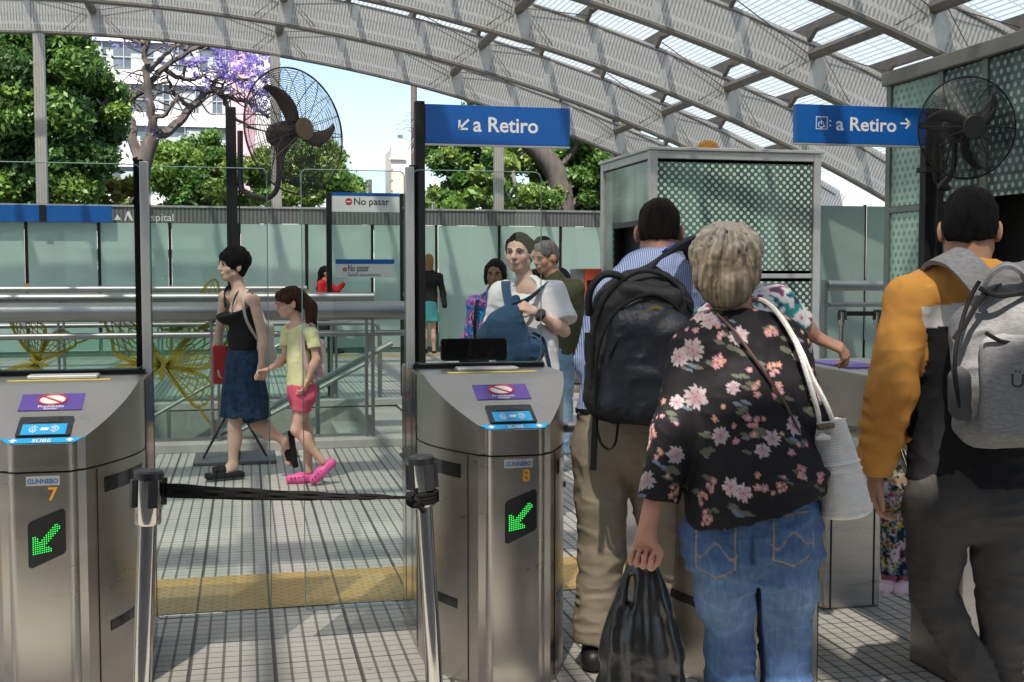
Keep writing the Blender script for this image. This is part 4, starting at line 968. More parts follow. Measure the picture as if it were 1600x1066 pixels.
# jacaranda, bare twisting limbs and violet flowers
Y = 36; b0 = aty(232, 429, Y)
jt = thing('jacaranda_tree', 'jacaranda with dark twisting limbs and violet blossom before the white tower block', 'tree', (b0[0], Y, 0), 0, 'trees beyond the fence')
m = MB(); J = lambda *a: [tuple(px3(u, v, Y + dy)) for u, v, dy in a]
limb(m, [(b0[0], Y, -.02), tuple(px3(218, 340, Y)), tuple(px3(222, 268, Y)), tuple(px3(240, 210, Y))], .33, .2, 10)
tw = [J((215, 250, 0), (203, 190, .3), (200, 165, .5), (222, 140, .2), (255, 108, 0), (295, 82, -.3), (340, 66, -.5)), J((240, 214, 0), (236, 180, -.2), (230, 120, -.3), (228, 70, -.4), (232, 30, -.4)),
      J((240, 212, 0), (270, 200, .4), (300, 170, .6), (330, 140, .8), (352, 152, 1), (390, 160, 1.2), (420, 185, 1.4)), J((232, 110, 0), (262, 80, .3), (300, 62, .6)), J((202, 170, .4), (175, 130, .8), (150, 95, 1)),
      J((215, 270, 0), (180, 320, -.3), (120, 285, -.8), (100, 270, -1)), J((258, 108, 0), (290, 125, .3), (320, 120, .4), (348, 136, .5)), J((300, 172, .6), (270, 140, .5), (262, 118, .4)), J((330, 140, .8), (345, 118, .9), (372, 126, 1), (400, 118, 1.1)),
      J((228, 70, -.4), (200, 60, -.2), (180, 45, 0)), J((350, 150, 1), (362, 180, 1), (395, 200, 1.2)), J((290, 80, -.3), (300, 60, -.3), (330, 45, -.3)), J((236, 190, -.2), (262, 172, -.4), (280, 148, -.5))]
allc = []
for i, l in enumerate(tw):
    cv = limb(m, l, .16 if i < 3 else .085, .05 if i < 3 else .03, 7, .05); allc += cv[len(cv) // 3:]
for i in range(150):
    p = rnd.choice(allc); a = rnd.uniform(0, 2 * PI); L_ = rnd.uniform(.4, 1.3)
    q = p + Vector((math.cos(a) * L_, rnd.uniform(-.4, .4), math.sin(a) * L_ * .7 + .15)); mid = (p + q) / 2 + Vector((rnd.uniform(-.2, .2), 0, rnd.uniform(-.2, .2)))
    limb(m, [tuple(p), tuple(mid), tuple(q)], .028, .011, 4)
m.build('trunk', M_BARK, jt, smooth=True)
fl = [(355, 98, 26), (385, 92, 26), (398, 115, 22), (370, 120, 22), (340, 78, 18), (300, 100, 16), (315, 95, 14), (275, 100, 12), (288, 130, 8), (325, 130, 14), (408, 90, 20), (420, 120, 18), (140, 60, 10), (205, 72, 10), (240, 170, 8), (250, 158, 8), (205, 118, 8), (182, 145, 7), (240, 205, 9), (215, 262, 6), (395, 140, 18), (420, 155, 20), (400, 170, 14), (230, 205, 6), (345, 105, 16), (265, 65, 10), (310, 120, 10), (285, 92, 12), (180, 70, 8)]
fl2 = [(u + rnd.gauss(0, r * .7), v + rnd.gauss(0, r * .5), r * rnd.uniform(.16, .42)) for u, v, r in fl for _ in range(max(4, int(r * .75)))]
leaves('blossom', cl(fl2, Y, .8), 4600, .05, [(.34, .28, .60), (.42, .35, .66), (.30, .23, .54)], jt, M_PETAL, .3, .8)
# light green bushy trees in the middle
Y = 40; b0 = aty(330, 429, Y)
mid = [(rnd.gauss(335, 60), rnd.gauss(265, 42), rnd.uniform(14, 28)) for _ in range(64)]; mid = [k for k in mid if 245 < k[0] < 420 and k[1] > 200 + abs(k[0] - 345) * .45]
tree('light green bushy tree in front of the white tower block', b0, [(b0[0], Y, 0), tuple(px3(330, 330, Y)), tuple(px3(335, 250, Y))], [(J((330, 300, 0), (290, 260, 0)), .08, .03), (J((332, 290, 0), (370, 250, 0)), .08, .03)], cl(mid, Y, 1.2), 70000, .085, G_LIME + G_MID[:2], shell=.5)
Y = 46; b0 = aty(480, 429, Y)
mid = [(rnd.gauss(485, 46), rnd.gauss(272, 38), rnd.uniform(13, 25)) for _ in range(60)]; mid = [k for k in mid if 405 < k[0] < 560 and k[1] > 208 + abs(k[0] - 475) * .6]
tree('rounded light green tree seen through the bronze fan', b0, [(b0[0], Y, 0), tuple(px3(480, 330, Y)), tuple(px3(482, 270, Y))], [(J((480, 320, 0), (450, 270, 0)), .08, .03), (J((481, 300, 0), (515, 270, 0)), .08, .03)], cl(mid, Y, 1.2), 65000, .09, G_LIME + G_MID[:2], shell=.5)
Y = 34; b0 = aty(160, 429, Y)
tree('yellow flowering shrub under the jacaranda', b0, [(b0[0], Y, 0), tuple(px3(160, 340, Y))], [], cl([(rnd.uniform(120, 225), rnd.uniform(285, 335), rnd.uniform(8, 16)) for _ in range(22)], Y, .8), 6000, .12, [(.22, .2, .03), (.1, .15, .03), (.3, .24, .03)], r0=.08, cat='shrub', shell=.4)
# right hand trees: dark trunk, leaves with light through them
Y = 33; b0 = aty(880, 429, Y)
rt_ = [(rnd.uniform(668, 985), rnd.uniform(160, 330), rnd.uniform(12, 26)) for _ in range(120)]; rt_ = [k for k in rt_ if k[1] > 150 + max(0, 740 - k[0]) * .3]
tree('leafy tree with a thick dark leaning trunk behind the left blue sign', b0, [(b0[0], Y, -.02), tuple(px3(878, 330, Y)), tuple(px3(868, 270, Y)), tuple(px3(830, 225, Y)), tuple(px3(790, 190, Y))],
     [(J((878, 326, 0), (930, 300, 0), (965, 272, 0), (1010, 240, 0), (1040, 200, 0)), .16, .03), (J((868, 272, 0), (900, 230, 0), (925, 195, 0), (930, 160, 0)), .11, .02), (J((832, 228, 0), (800, 250, 0), (780, 262, 0), (755, 265, 0)), .07, .012)], cl(rt_, Y + .9, 1.6), 120000, .085, G_LIME + G_MID + G_MID + G_DARK, r0=.42, shell=.3)
Y = 30; b0 = aty(800, 429, Y)
t = thing('bare_tree', 'slim pale tree trunk beside the right white column', 'tree', (b0[0], Y, 0), 0, 'trees beyond the fence')
m = MB(); limb(m, [(b0[0], Y, -.02), tuple(px3(788, 330, Y)), tuple(px3(802, 285, Y)), tuple(px3(792, 262, Y)), tuple(px3(785, 250, Y))], .13, .05, 8); m.build('trunk', M_BARKP, t, smooth=True)
leaves('crown', cl([(rnd.uniform(700, 800), rnd.uniform(235, 325), rnd.uniform(9, 18)) for _ in range(18)], Y, .8), 5000, .14, G_LIME + G_MID, t, shell=.3)
# hedge far off, one mass
hd = [(rnd.uniform(-150, 1000), rnd.uniform(318, 352), rnd.uniform(10, 18)) for _ in range(90)]
h_ = bpy.data.objects.new('distant_greenery', None)
lv = thing('x', 'x', 'x', (0, 52, 0)); o = leaves('distant_hedge', cl(hd, 52, 3), 20000, .2, G_MID + G_LIME, lv, shell=.2); o.parent = None; o.location = (0, 52, 0); bpy.data.objects.remove(lv)
tag(o, 'low mass of green shrubs along the far side of the street', 'hedge', kind='stuff'); bpy.data.objects.remove(h_)

# ------------------------------------------------------------- buildings
M_WIN = P('window_glass', (.10, .12, .14), .12, 0, .5, .6); M_CURT = P('pale_curtain', (.42, .45, .44), .8, 0, .25, .8)
M_WHITE = P('white_render', (.78, .77, .75), .8, 0, .06, .3); M_PINK = P('pink_render', (.66, .42, .47), .8, 0, .06, .3)
M_CREAM = P('cream_render', (.66, .60, .53), .85, 0, .12, .25, .2, 3); M_DARKW = P('side_shade_and_vents', (.12, .11, .11), .8)
YB = 90.0
def bx(u0, u1, v0, v1, Y): a, b = aty(u0, v0, Y), aty(u1, v1, Y); return a[0], b[0], b[2], a[2]
tb_ = thing('tower_block', 'white tower block with bands of windows and one pink strip behind the jacaranda', 'building', (aty(280, 429, YB)[0], YB, 0))
xa, xb = aty(118, 200, YB)[0], aty(430, 200, YB)[0]
m = MB(); m.box(xa, xb, YB + .3, YB + 14, 0, 30); m.build('wall', MT['concrete'], tb_)
pitch = 61 * YB / FPX; z1 = aty(280, 112, YB)[2]
for k in range(-6, 4):
    zt = z1 + k * pitch; zb = zt - 20 * YB / FPX
    if zb < 0: continue
    m = MB(); m.box(xa, xb - 3.2, YB, YB + .3, zb, zt); m.build('spandrel', M_WHITE, tb_)
    x = xa + .05
    while x < xb - 3.3:
        wd = rnd.choice((1.5, 1.9, 2.3)); x2 = min(x + wd, xb - 3.25)
        m = MB(); m.box(x, x2 - .08, YB + .22, YB + .29, zt + .005, zt + pitch - (zt - zb) - .005); w_ = m.build('window', M_WIN, tb_)
        m = MB(); c0 = rnd.uniform(0, .5) * (x2 - x); m.box(x + c0, x + c0 + (x2 - x) * rnd.uniform(.3, .7) - .0 if c0 < .3 else x2 - .1, YB + .16, YB + .219, zt + .05, zt + pitch * rnd.uniform(.35, .62)); m.build('curtain', M_CURT, w_)
        m = MB(); m.box(x2 - .075, x2 - .02, YB + .12, YB + .29, zt, zt + pitch - (zt - zb)); m.box(x, x2 - .08, YB + .14, YB + .215, zt + pitch * .3, zt + pitch * .3 + .07); m.build('frame', MT['alu'], w_)
        x = x2
m = MB(); m.box(xb - 3.18, xb - 1.5, YB - .05, YB + .31, 0, 30); m.build('pink_strip', M_PINK, tb_)
m = MB(); m.box(xb - 1.48, xb, YB - .02, YB + .31, 0, 30); m.build('end_wall', M_WHITE, tb_)
YB = 105.0
cb_ = thing('apartment_house', 'cream blind gable with a small roof turret, left of the brown utility pole', 'building', (aty(615, 429, YB)[0], YB, 0))
x0, x1, z0, z1 = bx(582, 650, 400, 224, YB); m = MB(); m.box(x0, x1, YB, YB + 12, 0, z1); m.build('wall', M_CREAM, cb_)
m = MB(); m.box(x0, x1, YB - .02, YB - .001, z1 - .2, z1 + .25); m.build('parapet', M_WHITE, cb_)
x0, x1, z0, z1b = bx(612, 642, 232, 188, YB); m = MB(); m.box(x0, x1, YB + .4, YB + 5, z1, z1b); m.box(x0 - .2, x0 + 1.3, YB + .2, YB + .4, z1b - .95, z1b - .8); r_ = m.build('turret', M_CREAM, cb_)
x0, x1, z0, zt = bx(622, 630, 215, 210, YB); m = MB(); m.box(x0, x1, YB + .36, YB + .41, z0, zt); m.build('window', M_WIN, r_)
for v in (232, 250, 267, 284): x0, x1, z0, zt = bx(609, 611.4, v + 2, v, YB); m = MB(); m.box(x0, x1, YB - .03, YB + .01, z0, zt); m.build('vent', M_DARKW, cb_)
x0, x1, z0, zt = bx(576.5, 581.5, 280, 234, YB); m = MB(); m.box(x0, x1, YB + .3, YB + 8, 0, zt); m.build('shaded_side_face', M_DARKW, cb_)  # shade on the house's left face, painted in as a dark colour
for k in range(5):
    m = MB(); m.box(x0 - .55, x0 - .01, YB + .5, YB + 5, zt - .4 - 2.9 * k - .9, zt - .4 - 2.9 * k); m.build('balcony', MT['alu'], cb_)
YB = 120.0
x0, x1, z0, zt = bx(659, 700, 420, 60, YB)
gt_ = thing('office_tower', 'white tower with dark blue glazing peeping over the left blue sign', 'building', (x0, YB, 0))
m = MB(); m.box(x0 + 1.1, x1, YB, YB + 10, 0, zt); m.build('wall', M_WHITE, gt_); m = MB(); m.box(x0 - .2, x0 + 1.08, YB + .1, YB + 10, 0, zt); m.build('glazing', P('blue_glazing', (.06, .09, .14), .15, 0, .5, .5), gt_)
YB = 75.0
x0, x1, z0, zt = bx(-80, 130, 420, 276, YB)
pk_ = thing('low_house', 'pale pink low house glimpsed under the dark tree', 'building', (x0, YB, 0))
m = MB(); m.box(x0, x1, YB, YB + 8, 0, zt); m.build('wall', M_PINK, pk_)
for k in range(6): m = MB(); m.box(x0 + .6 + k * 1.4, x0 + 1.4 + k * 1.4, YB - .03, YB + .02, zt - 2.4, zt - .9); m.build('window', M_WIN, pk_)
x0, x1, z0, zt = bx(545, 600, 420, 288, 98); m = MB(); m.box(x0, x1, 98, 106, 0, zt); tag(m.build('white_house', M_WHITE), 'low white house at the foot of the cream gable', 'building')
# utility pole, street lamp and kiosk roof beyond the fence
p = aty(648, 429, 27); t = thing('utility_pole', 'brown utility pole rising behind the post of the left blue sign', 'pole', (p[0], 27, 0)); zt = aty(648, 100, 27)[2]
m = MB(); m.tube([(p[0], 27, 0), (p[0], 27, zt)], [.09, .07], 10); m.build('shaft', P('brown_pole', (.13, .09, .075), .8, 0, .25, 5), t, smooth=True)
m = MB()
for k in range(14):
    a = rnd.uniform(2.6, 4.4); z = aty(648, 205, 27)[2] + rnd.uniform(-.5, .3); q = Vector((p[0], 26.9, z)); e = q + Vector((math.cos(a) * rnd.uniform(.2, .5), rnd.uniform(-.1, .1), math.sin(a) * .4)); m.tube([q, (q + e) / 2 + Vector((0, 0, .05)), e], .006, 4)
m.build('dry_climber', M_BARKP, t)
p = aty(677, 300, 38); t = thing('street_lamp', 'small white street lantern between the sign post and the leafy tree', 'street lamp', (p[0], 38, 0)); zt = p[2]
m = MB(); m.tube([(p[0], 38, 0), (p[0], 38, zt - .2)], .05, 8); m.build('shaft', MT['alu'], t); m = MB(); m.lathe([(.1, zt - .2), (.2, zt + .1), (.24, zt + .15), (.05, zt + .35), (.02, zt + .45)], p[0], 38, 12); m.build('lantern', MT['whitepaint'], t, smooth=True)
# ============================================================= PEOPLE: continuous surfaces from distance fields
V3 = lambda *a: np.array(a, np.float64)
def nrm(a): a = np.asarray(a, float); return a / (np.linalg.norm(a) + 1e-12)
def smin(a, b, k):
    h = np.maximum(k - np.abs(a - b), 0) / k; return np.minimum(a, b) - h * h * k * .25
def vnoise(p, f, seed=0):
    q = p * f + seed * 17.31; i = np.floor(q).astype(np.int64); u = q - i; u = u * u * (3 - 2 * u)
    def h(dx, dy, dz):
        n = (i[:, 0] + dx) * 374761393 + (i[:, 1] + dy) * 668265263 + (i[:, 2] + dz) * 2147483647 + seed * 144665
        n = (n ^ (n >> 13)) * 1274126177; n = n & 0xffffffff; return ((n ^ (n >> 16)) & 0xffff) / 65535.0
    x0 = h(0, 0, 0) * (1 - u[:, 0]) + h(1, 0, 0) * u[:, 0]; x1 = h(0, 1, 0) * (1 - u[:, 0]) + h(1, 1, 0) * u[:, 0]
    x2 = h(0, 0, 1) * (1 - u[:, 0]) + h(1, 0, 1) * u[:, 0]; x3 = h(0, 1, 1) * (1 - u[:, 0]) + h(1, 1, 1) * u[:, 0]
    y0 = x0 * (1 - u[:, 1]) + x1 * u[:, 1]; y1 = x2 * (1 - u[:, 1]) + x3 * u[:, 1]
    return (y0 * (1 - u[:, 2]) + y1 * u[:, 2]) * 2 - 1
class SDF:
    def __init__(s, h=.006): s.h = h; s.ops = []; s.dsp = None
    def cone(s, a, b, ra, rb, k=.025, fl=None, cap=None, sub=False):
        """tapered round limb; fl=(direction, factor) flattens it; cap cuts the far end square"""
        s.ops.append(('c', np.asarray(a, float), np.asarray(b, float), ra, rb, k, fl, cap, sub)); return s
    def chain(s, pts, rs, k=.025, fl=None, cap=None):
        for i in range(len(pts) - 1): s.cone(pts[i], pts[i + 1], rs[i], rs[i + 1], k, fl, cap if i == len(pts) - 2 else None)
        return s
    def ell(s, c, r, ax=None, k=.025, sub=False):
        s.ops.append(('e', np.asarray(c, float), np.asarray(r, float), ax if ax is not None else np.eye(3), k, sub)); return s
    def box(s, c, hx, rd, ax=None, k=.02, sub=False):
        s.ops.append(('b', np.asarray(c, float), np.asarray(hx, float), rd, ax if ax is not None else np.eye(3), k, sub)); return s
    def cut(s, p, n, near=None):
        s.ops.append(('p', np.asarray(p, float), nrm(n), near)); return s
    def field(s):
        lo = np.full(3, 1e9); hi = -lo
        for o in s.ops:
            if o[0] == 'c' and not o[8]:
                r = max(o[3], o[4]) * 1.1
                for q in (o[1], o[2]): lo = np.minimum(lo, q - r); hi = np.maximum(hi, q + r)
            elif o[0] == 'e' and not o[5]: r = o[2].max(); lo = np.minimum(lo, o[1] - r); hi = np.maximum(hi, o[1] + r)
            elif o[0] == 'b' and not o[6]: r = np.linalg.norm(o[2]) ; lo = np.minimum(lo, o[1] - r); hi = np.maximum(hi, o[1] + r)
        lo -= .04; hi += .04; h = s.h; n = np.ceil((hi - lo) / h).astype(int) + 1
        D = np.full(n, 1.0, np.float32); s.lo = lo; s.n = n
        def grid(a, b):
            i0 = np.clip(np.floor((a - lo) / h).astype(int), 0, n - 1); i1 = np.clip(np.ceil((b - lo) / h).astype(int) + 1, 1, n)
            sl_ = tuple(slice(i0[d], i1[d]) for d in range(3))
            g = np.meshgrid(*[lo[d] + h * np.arange(i0[d], i1[d]) for d in range(3)], indexing='ij')
            return sl_, np.stack(g, -1)
        for o in s.ops:
            if o[0] == 'c':
                _, a, b, ra, rb, k, fl, cap, sub = o; m = max(ra, rb) * 1.1 + k + .02
                sl_, g = grid(np.minimum(a, b) - m, np.maximum(a, b) + m); ab = b - a; L2 = ab @ ab + 1e-12
                w_ = g - a; t = np.clip((w_ @ ab) / L2, 0, 1); off = w_ - t[..., None] * ab
                if fl is not None: c = off @ np.asarray(fl[0], float); off = off + (c * (1 / fl[1] - 1))[..., None] * np.asarray(fl[0], float)
                d = np.sqrt((off ** 2).sum(-1)) - (ra + (rb - ra) * t)
                if cap: d = np.maximum(d, (g - b) @ nrm(ab))
                if cap == 2: d = np.maximum(d, (a - g) @ nrm(ab))
            elif o[0] == 'e':
                _, c, r, ax, k, sub = o; m = r.max() + k + .02; sl_, g = grid(c - m, c + m); q = (g - c) @ np.asarray(ax).T
                k0 = np.sqrt(((q / r) ** 2).sum(-1)); k1 = np.sqrt(((q / r ** 2) ** 2).sum(-1)) + 1e-9; d = k0 * (k0 - 1) / k1
            elif o[0] == 'b':
                _, c, hx, rd, ax, k, sub = o; m = np.linalg.norm(hx) + k + .02; sl_, g = grid(c - m, c + m); q = np.abs((g - c) @ np.asarray(ax).T) - (hx - rd)
                d = np.sqrt((np.maximum(q, 0) ** 2).sum(-1)) + np.minimum(q.max(-1), 0) - rd
            else:
                _, p, nn, near = o
                if near: sl_, g = grid(np.asarray(near[0]) - near[1], np.asarray(near[0]) + near[1])
                else: sl_, g = grid(lo, hi)
                d = (g - p) @ nn
                if near: d = np.where(np.sqrt(((g - np.asarray(near[0])) ** 2).sum(-1)) < near[1], d, -1)
                D[sl_] = np.maximum(D[sl_], d); continue
            d = d.astype(np.float32)
            if sub: D[sl_] = -smin(-D[sl_], d, k)
            else: D[sl_] = smin(D[sl_], d, k)
        if s.dsp:
            idx = np.argwhere(np.abs(D) < .03); pts = lo + idx * h; D[tuple(idx.T)] += s.dsp(pts).astype(np.float32)
        return D
    def surf(s):
        D = s.field(); D[0] = D[-1] = 1; D[:, 0] = D[:, -1] = 1; D[:, :, 0] = D[:, :, -1] = 1
        S = D < 0; c = [(i, j, k) for i in (0, 1) for j in (0, 1) for k in (0, 1)]
        def sh(A, o): return A[o[0]:A.shape[0] - 1 + o[0], o[1]:A.shape[1] - 1 + o[1], o[2]:A.shape[2] - 1 + o[2]]
        cnt = sum(sh(S, o).astype(np.uint8) for o in c); cells = np.argwhere((cnt > 0) & (cnt < 8))
        acc = np.zeros((len(cells), 3)); w_ = np.zeros(len(cells)); ci = cells.T
        vals = {o: D[ci[0] + o[0], ci[1] + o[1], ci[2] + o[2]].astype(np.float64) for o in c}
        for o in c:
            for ax in range(3):
                if o[ax]: continue
                o2 = tuple(1 if d == ax else o[d] for d in range(3)); a, b = vals[o], vals[o2]; m = (a < 0) != (b < 0)
                t = a[m] / (a[m] - b[m]); p = np.tile(np.array(o, float), (m.sum(), 1)); p[:, ax] += t; acc[m] += p; w_[m] += 1
        V = s.lo + (cells + acc / w_[:, None]) * s.h
        idx = np.full(np.array(D.shape) - 1, -1, np.int32); idx[tuple(ci)] = np.arange(len(cells)); F = []
        for ax in range(3):
            u, v = (ax + 1) % 3, (ax + 2) % 3
            A = np.moveaxis(S, ax, 0); e = np.argwhere(A[:-1] != A[1:]); pos = np.zeros_like(e); pos[:, ax] = e[:, 0]
            rest = [d for d in range(3) if d != ax]; pos[:, rest[0]] = e[:, 1]; pos[:, rest[1]] = e[:, 2]
            ok = (pos[:, u] > 0) & (pos[:, v] > 0) & (pos[:, u] < D.shape[u] - 1) & (pos[:, v] < D.shape[v] - 1); pos = pos[ok]
            ins = S[tuple(pos.T)]
            def q(du, dv): r = pos.copy(); r[:, u] -= du; r[:, v] -= dv; return idx[tuple(r.T)]
            f = np.stack([q(1, 1), q(0, 1), q(0, 0), q(1, 0)], 1); f[~ins] = f[~ins][:, ::-1]; F.append(f)
        return V, np.concatenate(F)
    def build(s, name, mat, parent, dye=None, label=None):
        V, F = s.surf(); dy = None
        if dye is not None: dy = dye(V, F) if callable(dye) else np.tile(dye, (len(V), 1))
        o = np_mesh(name, V, F, mat, parent, True, dy)
        return o
def vnormals(V, F):
    n = np.cross(V[F[:, 2]] - V[F[:, 0]], V[F[:, 3]] - V[F[:, 1]]); N_ = np.zeros_like(V)
    for k in range(4): np.add.at(N_, F[:, k], n)
    return N_ / (np.linalg.norm(N_, axis=1)[:, None] + 1e-9)
def folds(amp, f, seed=1, st=(1, 1, 1), ridge=True):
    st = np.array(st)
    def fn(p):
        q = p * st; q = q + .05 * np.stack([vnoise(p, 6, 11), vnoise(p, 6, 12), vnoise(p, 6, 13)], 1)
        a = vnoise(q, f, seed)
        if ridge: a = 1 - 2 * np.abs(a) ** .8
        return -amp * a - amp * .35 * vnoise(q, f * 2.3, seed + 3)
    return fn
def addf(*fs): return lambda p: sum(f(p) for f in fs)

# ------------------------------------------------------------- frames of reference
class Fig:
    """a person's own frame: x to the viewer's right, y away, z up; J places a joint where the photograph shows it"""
    def __init__(s, u0, d, label, h=.006, ground=True):
        v0 = 429 + 1.0; g = None
        r = ray(u0, 900); s.d = d
        # foot of the figure on the floor at depth d
        lo_, hi_ = 430, 5000
        for _ in range(60):
            mid = (lo_ + hi_) / 2
            if atd(u0, mid, d)[2] > 0: lo_ = mid
            else: hi_ = mid
        g = atd(u0, lo_, d); s.g = np.array([g[0], g[1], 0.0])
        s.rz = -math.atan2(g[0], g[1]); s.c, s.s = math.cos(s.rz), math.sin(s.rz); s.h = h
        s.t = thing('person', label, 'person', tuple(s.g), s.rz)
    def loc(s, p):
        q = np.asarray(p) - s.g; return np.array([q[0] * s.c + q[1] * s.s, -q[0] * s.s + q[1] * s.c, q[2]])
    def J(s, u, v, dy=0.0): return s.loc(atd(u, v, s.d + dy))
def frame(f, up=(0, 0, 1)):
    """rows: side (person's right), forward, up"""
    f = nrm(f); r = nrm(np.cross(f, up)); u = np.cross(r, f); return np.array([r, f, u])
SKIN = {}
def skin(name, c): SKIN[name] = P('skin_' + name, c, .5, 0, .1, 14, .06, 200, spec=.35); bs = [n for n in SKIN[name].node_tree.nodes if n.type == 'BSDF_PRINCIPLED'][0]; bs.inputs['Subsurface Weight'].default_value = .12; bs.inputs['Subsurface Radius'].default_value = (.012, .005, .003); bs.inputs['Subsurface Scale'].default_value = .6
skin('fair', (.60, .36, .26)); skin('light', (.62, .40, .31)); skin('tan', (.42, .23, .15)); skin('olive', (.36, .20, .13)); skin('brown', (.27, .14, .09)); skin('ruddy', (.50, .25, .17))
def head_sdf(S, c, A, s=1.0, k=.012, ears=True, neck=None, nr=.055):
    """c: centre of the head, A: frame rows (right, forward, up), s: head height / 0.225"""
    def T(x, y, z): return c + s * (A[0] * x + A[1] * y + A[2] * z)
    S.ell(T(0, -.012, .028), np.array([.074, .094, .086]) * s, A, k)
    S.ell(T(0, .022, -.035), np.array([.062, .066, .076]) * s, A, k * 2)
    S.ell(T(0, .052, -.088), np.array([.027, .024, .024]) * s, A, k * 2)
    for x in (-1, 1):
        S.ell(T(.036 * x, .052, -.03), np.array([.026, .026, .026]) * s, A, k)
        S.cone(T(.052 * x, .005, -.06), T(.015 * x, .055, -.09), .02 * s, .016 * s, k * 1.5)
        S.ell(T(.031 * x, .092, .004), np.array([.017, .014, .011]) * s, A, .01, True)
        S.cone(T(.014 * x, .084, .018), T(.045 * x, .074, .018), .008 * s, .007 * s, .01)
        if ears:
            EA = frame(A[1] + A[0] * x * -.55, A[2]); S.ell(T(.083 * x, -.008, -.012), np.array([.009, .021, .034]) * s, EA, .008); S.cone(T(.07 * x, .004, -.012), T(.08 * x, -.004, -.015), .014 * s, .012 * s, .008)
            if S.h < .0052: S.ell(T(.092 * x, .004, -.008), np.array([.006, .011, .02]) * s, EA, .004, True)
    S.cone(T(0, .086, .01), T(0, .104, -.028), .008 * s, .0125 * s, .008)
    for x in (-1, 1): S.ell(T(.011 * x, .095, -.031), np.array([.008, .009, .007]) * s, A, .006)
    S.ell(T(0, .084, -.058), np.array([.024, .014, .012]) * s, A, .008)
    if neck is not None: S.cone(T(0, -.02, -.06), neck, nr * s, nr * 1.1 * s, .025)
    return T
M_EYE = P('eye_white', (.62, .6, .57), .25, 0, .03); M_IRIS = P('dark_iris', (.02, .012, .008), .15, 0, .05); M_BROW = P('dark_brow', (.02, .014, .011), .8)
M_LIP = P('lips', (.34, .11, .10), .5, 0, .08); M_LIPD = P('brown_lips', (.22, .085, .07), .5, 0, .08)
def face(t, T, s, parent, lip=None, brow=None, open_=1.0):
    ey = MB(); br = MB(); lp = MB()
    for x in (-1, 1):
        e = MB(); c = Vector(T(.031 * x, .0715, .003)); r_ = .0125 * s
        e.lathe([(r_ * math.sin(PI * i / 10) + 1e-4, r_ * math.cos(PI * i / 10)) for i in range(11)], 0, 0, 14)
        A0 = Vector(T(1, 0, 0)) - Vector(T(0, 0, 0)); A1 = Vector(T(0, 1, 0)) - Vector(T(0, 0, 0)); A2 = Vector(T(0, 0, 1)) - Vector(T(0, 0, 0))
        A0.normalize(); A1.normalize(); A2.normalize()
        e.v = [tuple(c + A0 * p[0] + A1 * p[2] + A2 * p[1] * .62 * open_) for p in e.v]; eo = e.build('eye', M_EYE, t, smooth=True, local=True)
        i_ = MB(); i_.prism([(.006 * s * math.cos(2 * PI * k / 12), .0056 * s * open_ * math.sin(2 * PI * k / 12)) for k in range(12)], c + A1 * (r_ * .93), A0, A2, -.0025 * s); i_.build('iris', M_IRIS, eo, local=True)
        br.tube([Vector(T(.014 * x, .0945, .020)), Vector(T(.03 * x, .0935, .026)), Vector(T(.047 * x, .08, .021))], [.0028 * s, .0034 * s, .002 * s], 6)
        br.tube([Vector(T(.018 * x, .0855, .008)), Vector(T(.031 * x, .0875, .0125)), Vector(T(.044 * x, .08, .007))], .0015 * s, 5)
    br.build('eyebrow', brow or M_BROW, t, smooth=True, local=True)
    lp.tube([Vector(T(x * .021, .0955 - abs(x) * .012, -.056 + (1 - abs(x)) * .0005)) for x in (-1, -.5, 0, .5, 1)], [.001 * s, .0038 * s, .004 * s, .0038 * s, .001 * s], 7)
    lp.tube([Vector(T(x * .018, .0955 - abs(x) * .011, -.063)) for x in (-1, -.5, 0, .5, 1)], [.001 * s, .004 * s, .0048 * s, .004 * s, .001 * s], 7)
    lp.build('mouth', lip or M_LIP, t, smooth=True, local=True)
def hand_sdf(S, w_, d, n, side, s=1.0, curl=(.3, .35, .4, .45), thumb=.5, k=.006, spread=.1):
    """w_: wrist, d: direction to the knuckles, n: outward normal of the back of the hand, side: thumb side direction sign along cross(d,n)"""
    d = nrm(d); n = nrm(np.asarray(n, float) - d * (np.asarray(n, float) @ d)); x = np.cross(d, n) * side          # x points to the thumb
    kn = w_ + d * .088 * s
    for i, o in enumerate((.030, .010, -.010, -.029)):
        S.cone(w_ + d * .008 * s + x * o * .55 * s, kn + x * o * s - d * (.004 * abs(o) / .03) * s, .0155 * s, .0115 * s, .012)
    L = ((.042, .026, .021), (.046, .03, .022), (.042, .028, .021), (.033, .021, .018))
    for i, o in enumerate((.030, .010, -.010, -.029)):
        p = kn + x * o * s - d * (.004 * abs(o) / .03) * s; a = 0.0
        fan_ = x * (o / .03) * spread
        for j in range(3):
            a += curl[i] * (1.0, 1.25, .8)[j]; q = p + s * L[i][j] * nrm(d * math.cos(a) - n * math.sin(a) + fan_ * (1 - .5 * j))
            S.cone(p, q, (.0098 - .0011 * j) * s, (.009 - .0011 * j) * s, .004); p = q
    p = w_ + d * .022 * s + x * .020 * s - n * .006 * s; q = p + s * .043 * nrm(d * .62 + x * .75 - n * .25 * thumb); S.cone(p, q, .016 * s, .0115 * s, .012)
    p2 = q + s * .032 * nrm(d * .9 + x * (.35 - .5 * thumb) - n * .45 * thumb); S.cone(q, p2, .0105 * s, .0095 * s, .005)
    p3 = p2 + s * .026 * nrm(d * .9 + x * (.1 - .8 * thumb) - n * .5 * thumb); S.cone(p2, p3, .0095 * s, .0075 * s, .004)
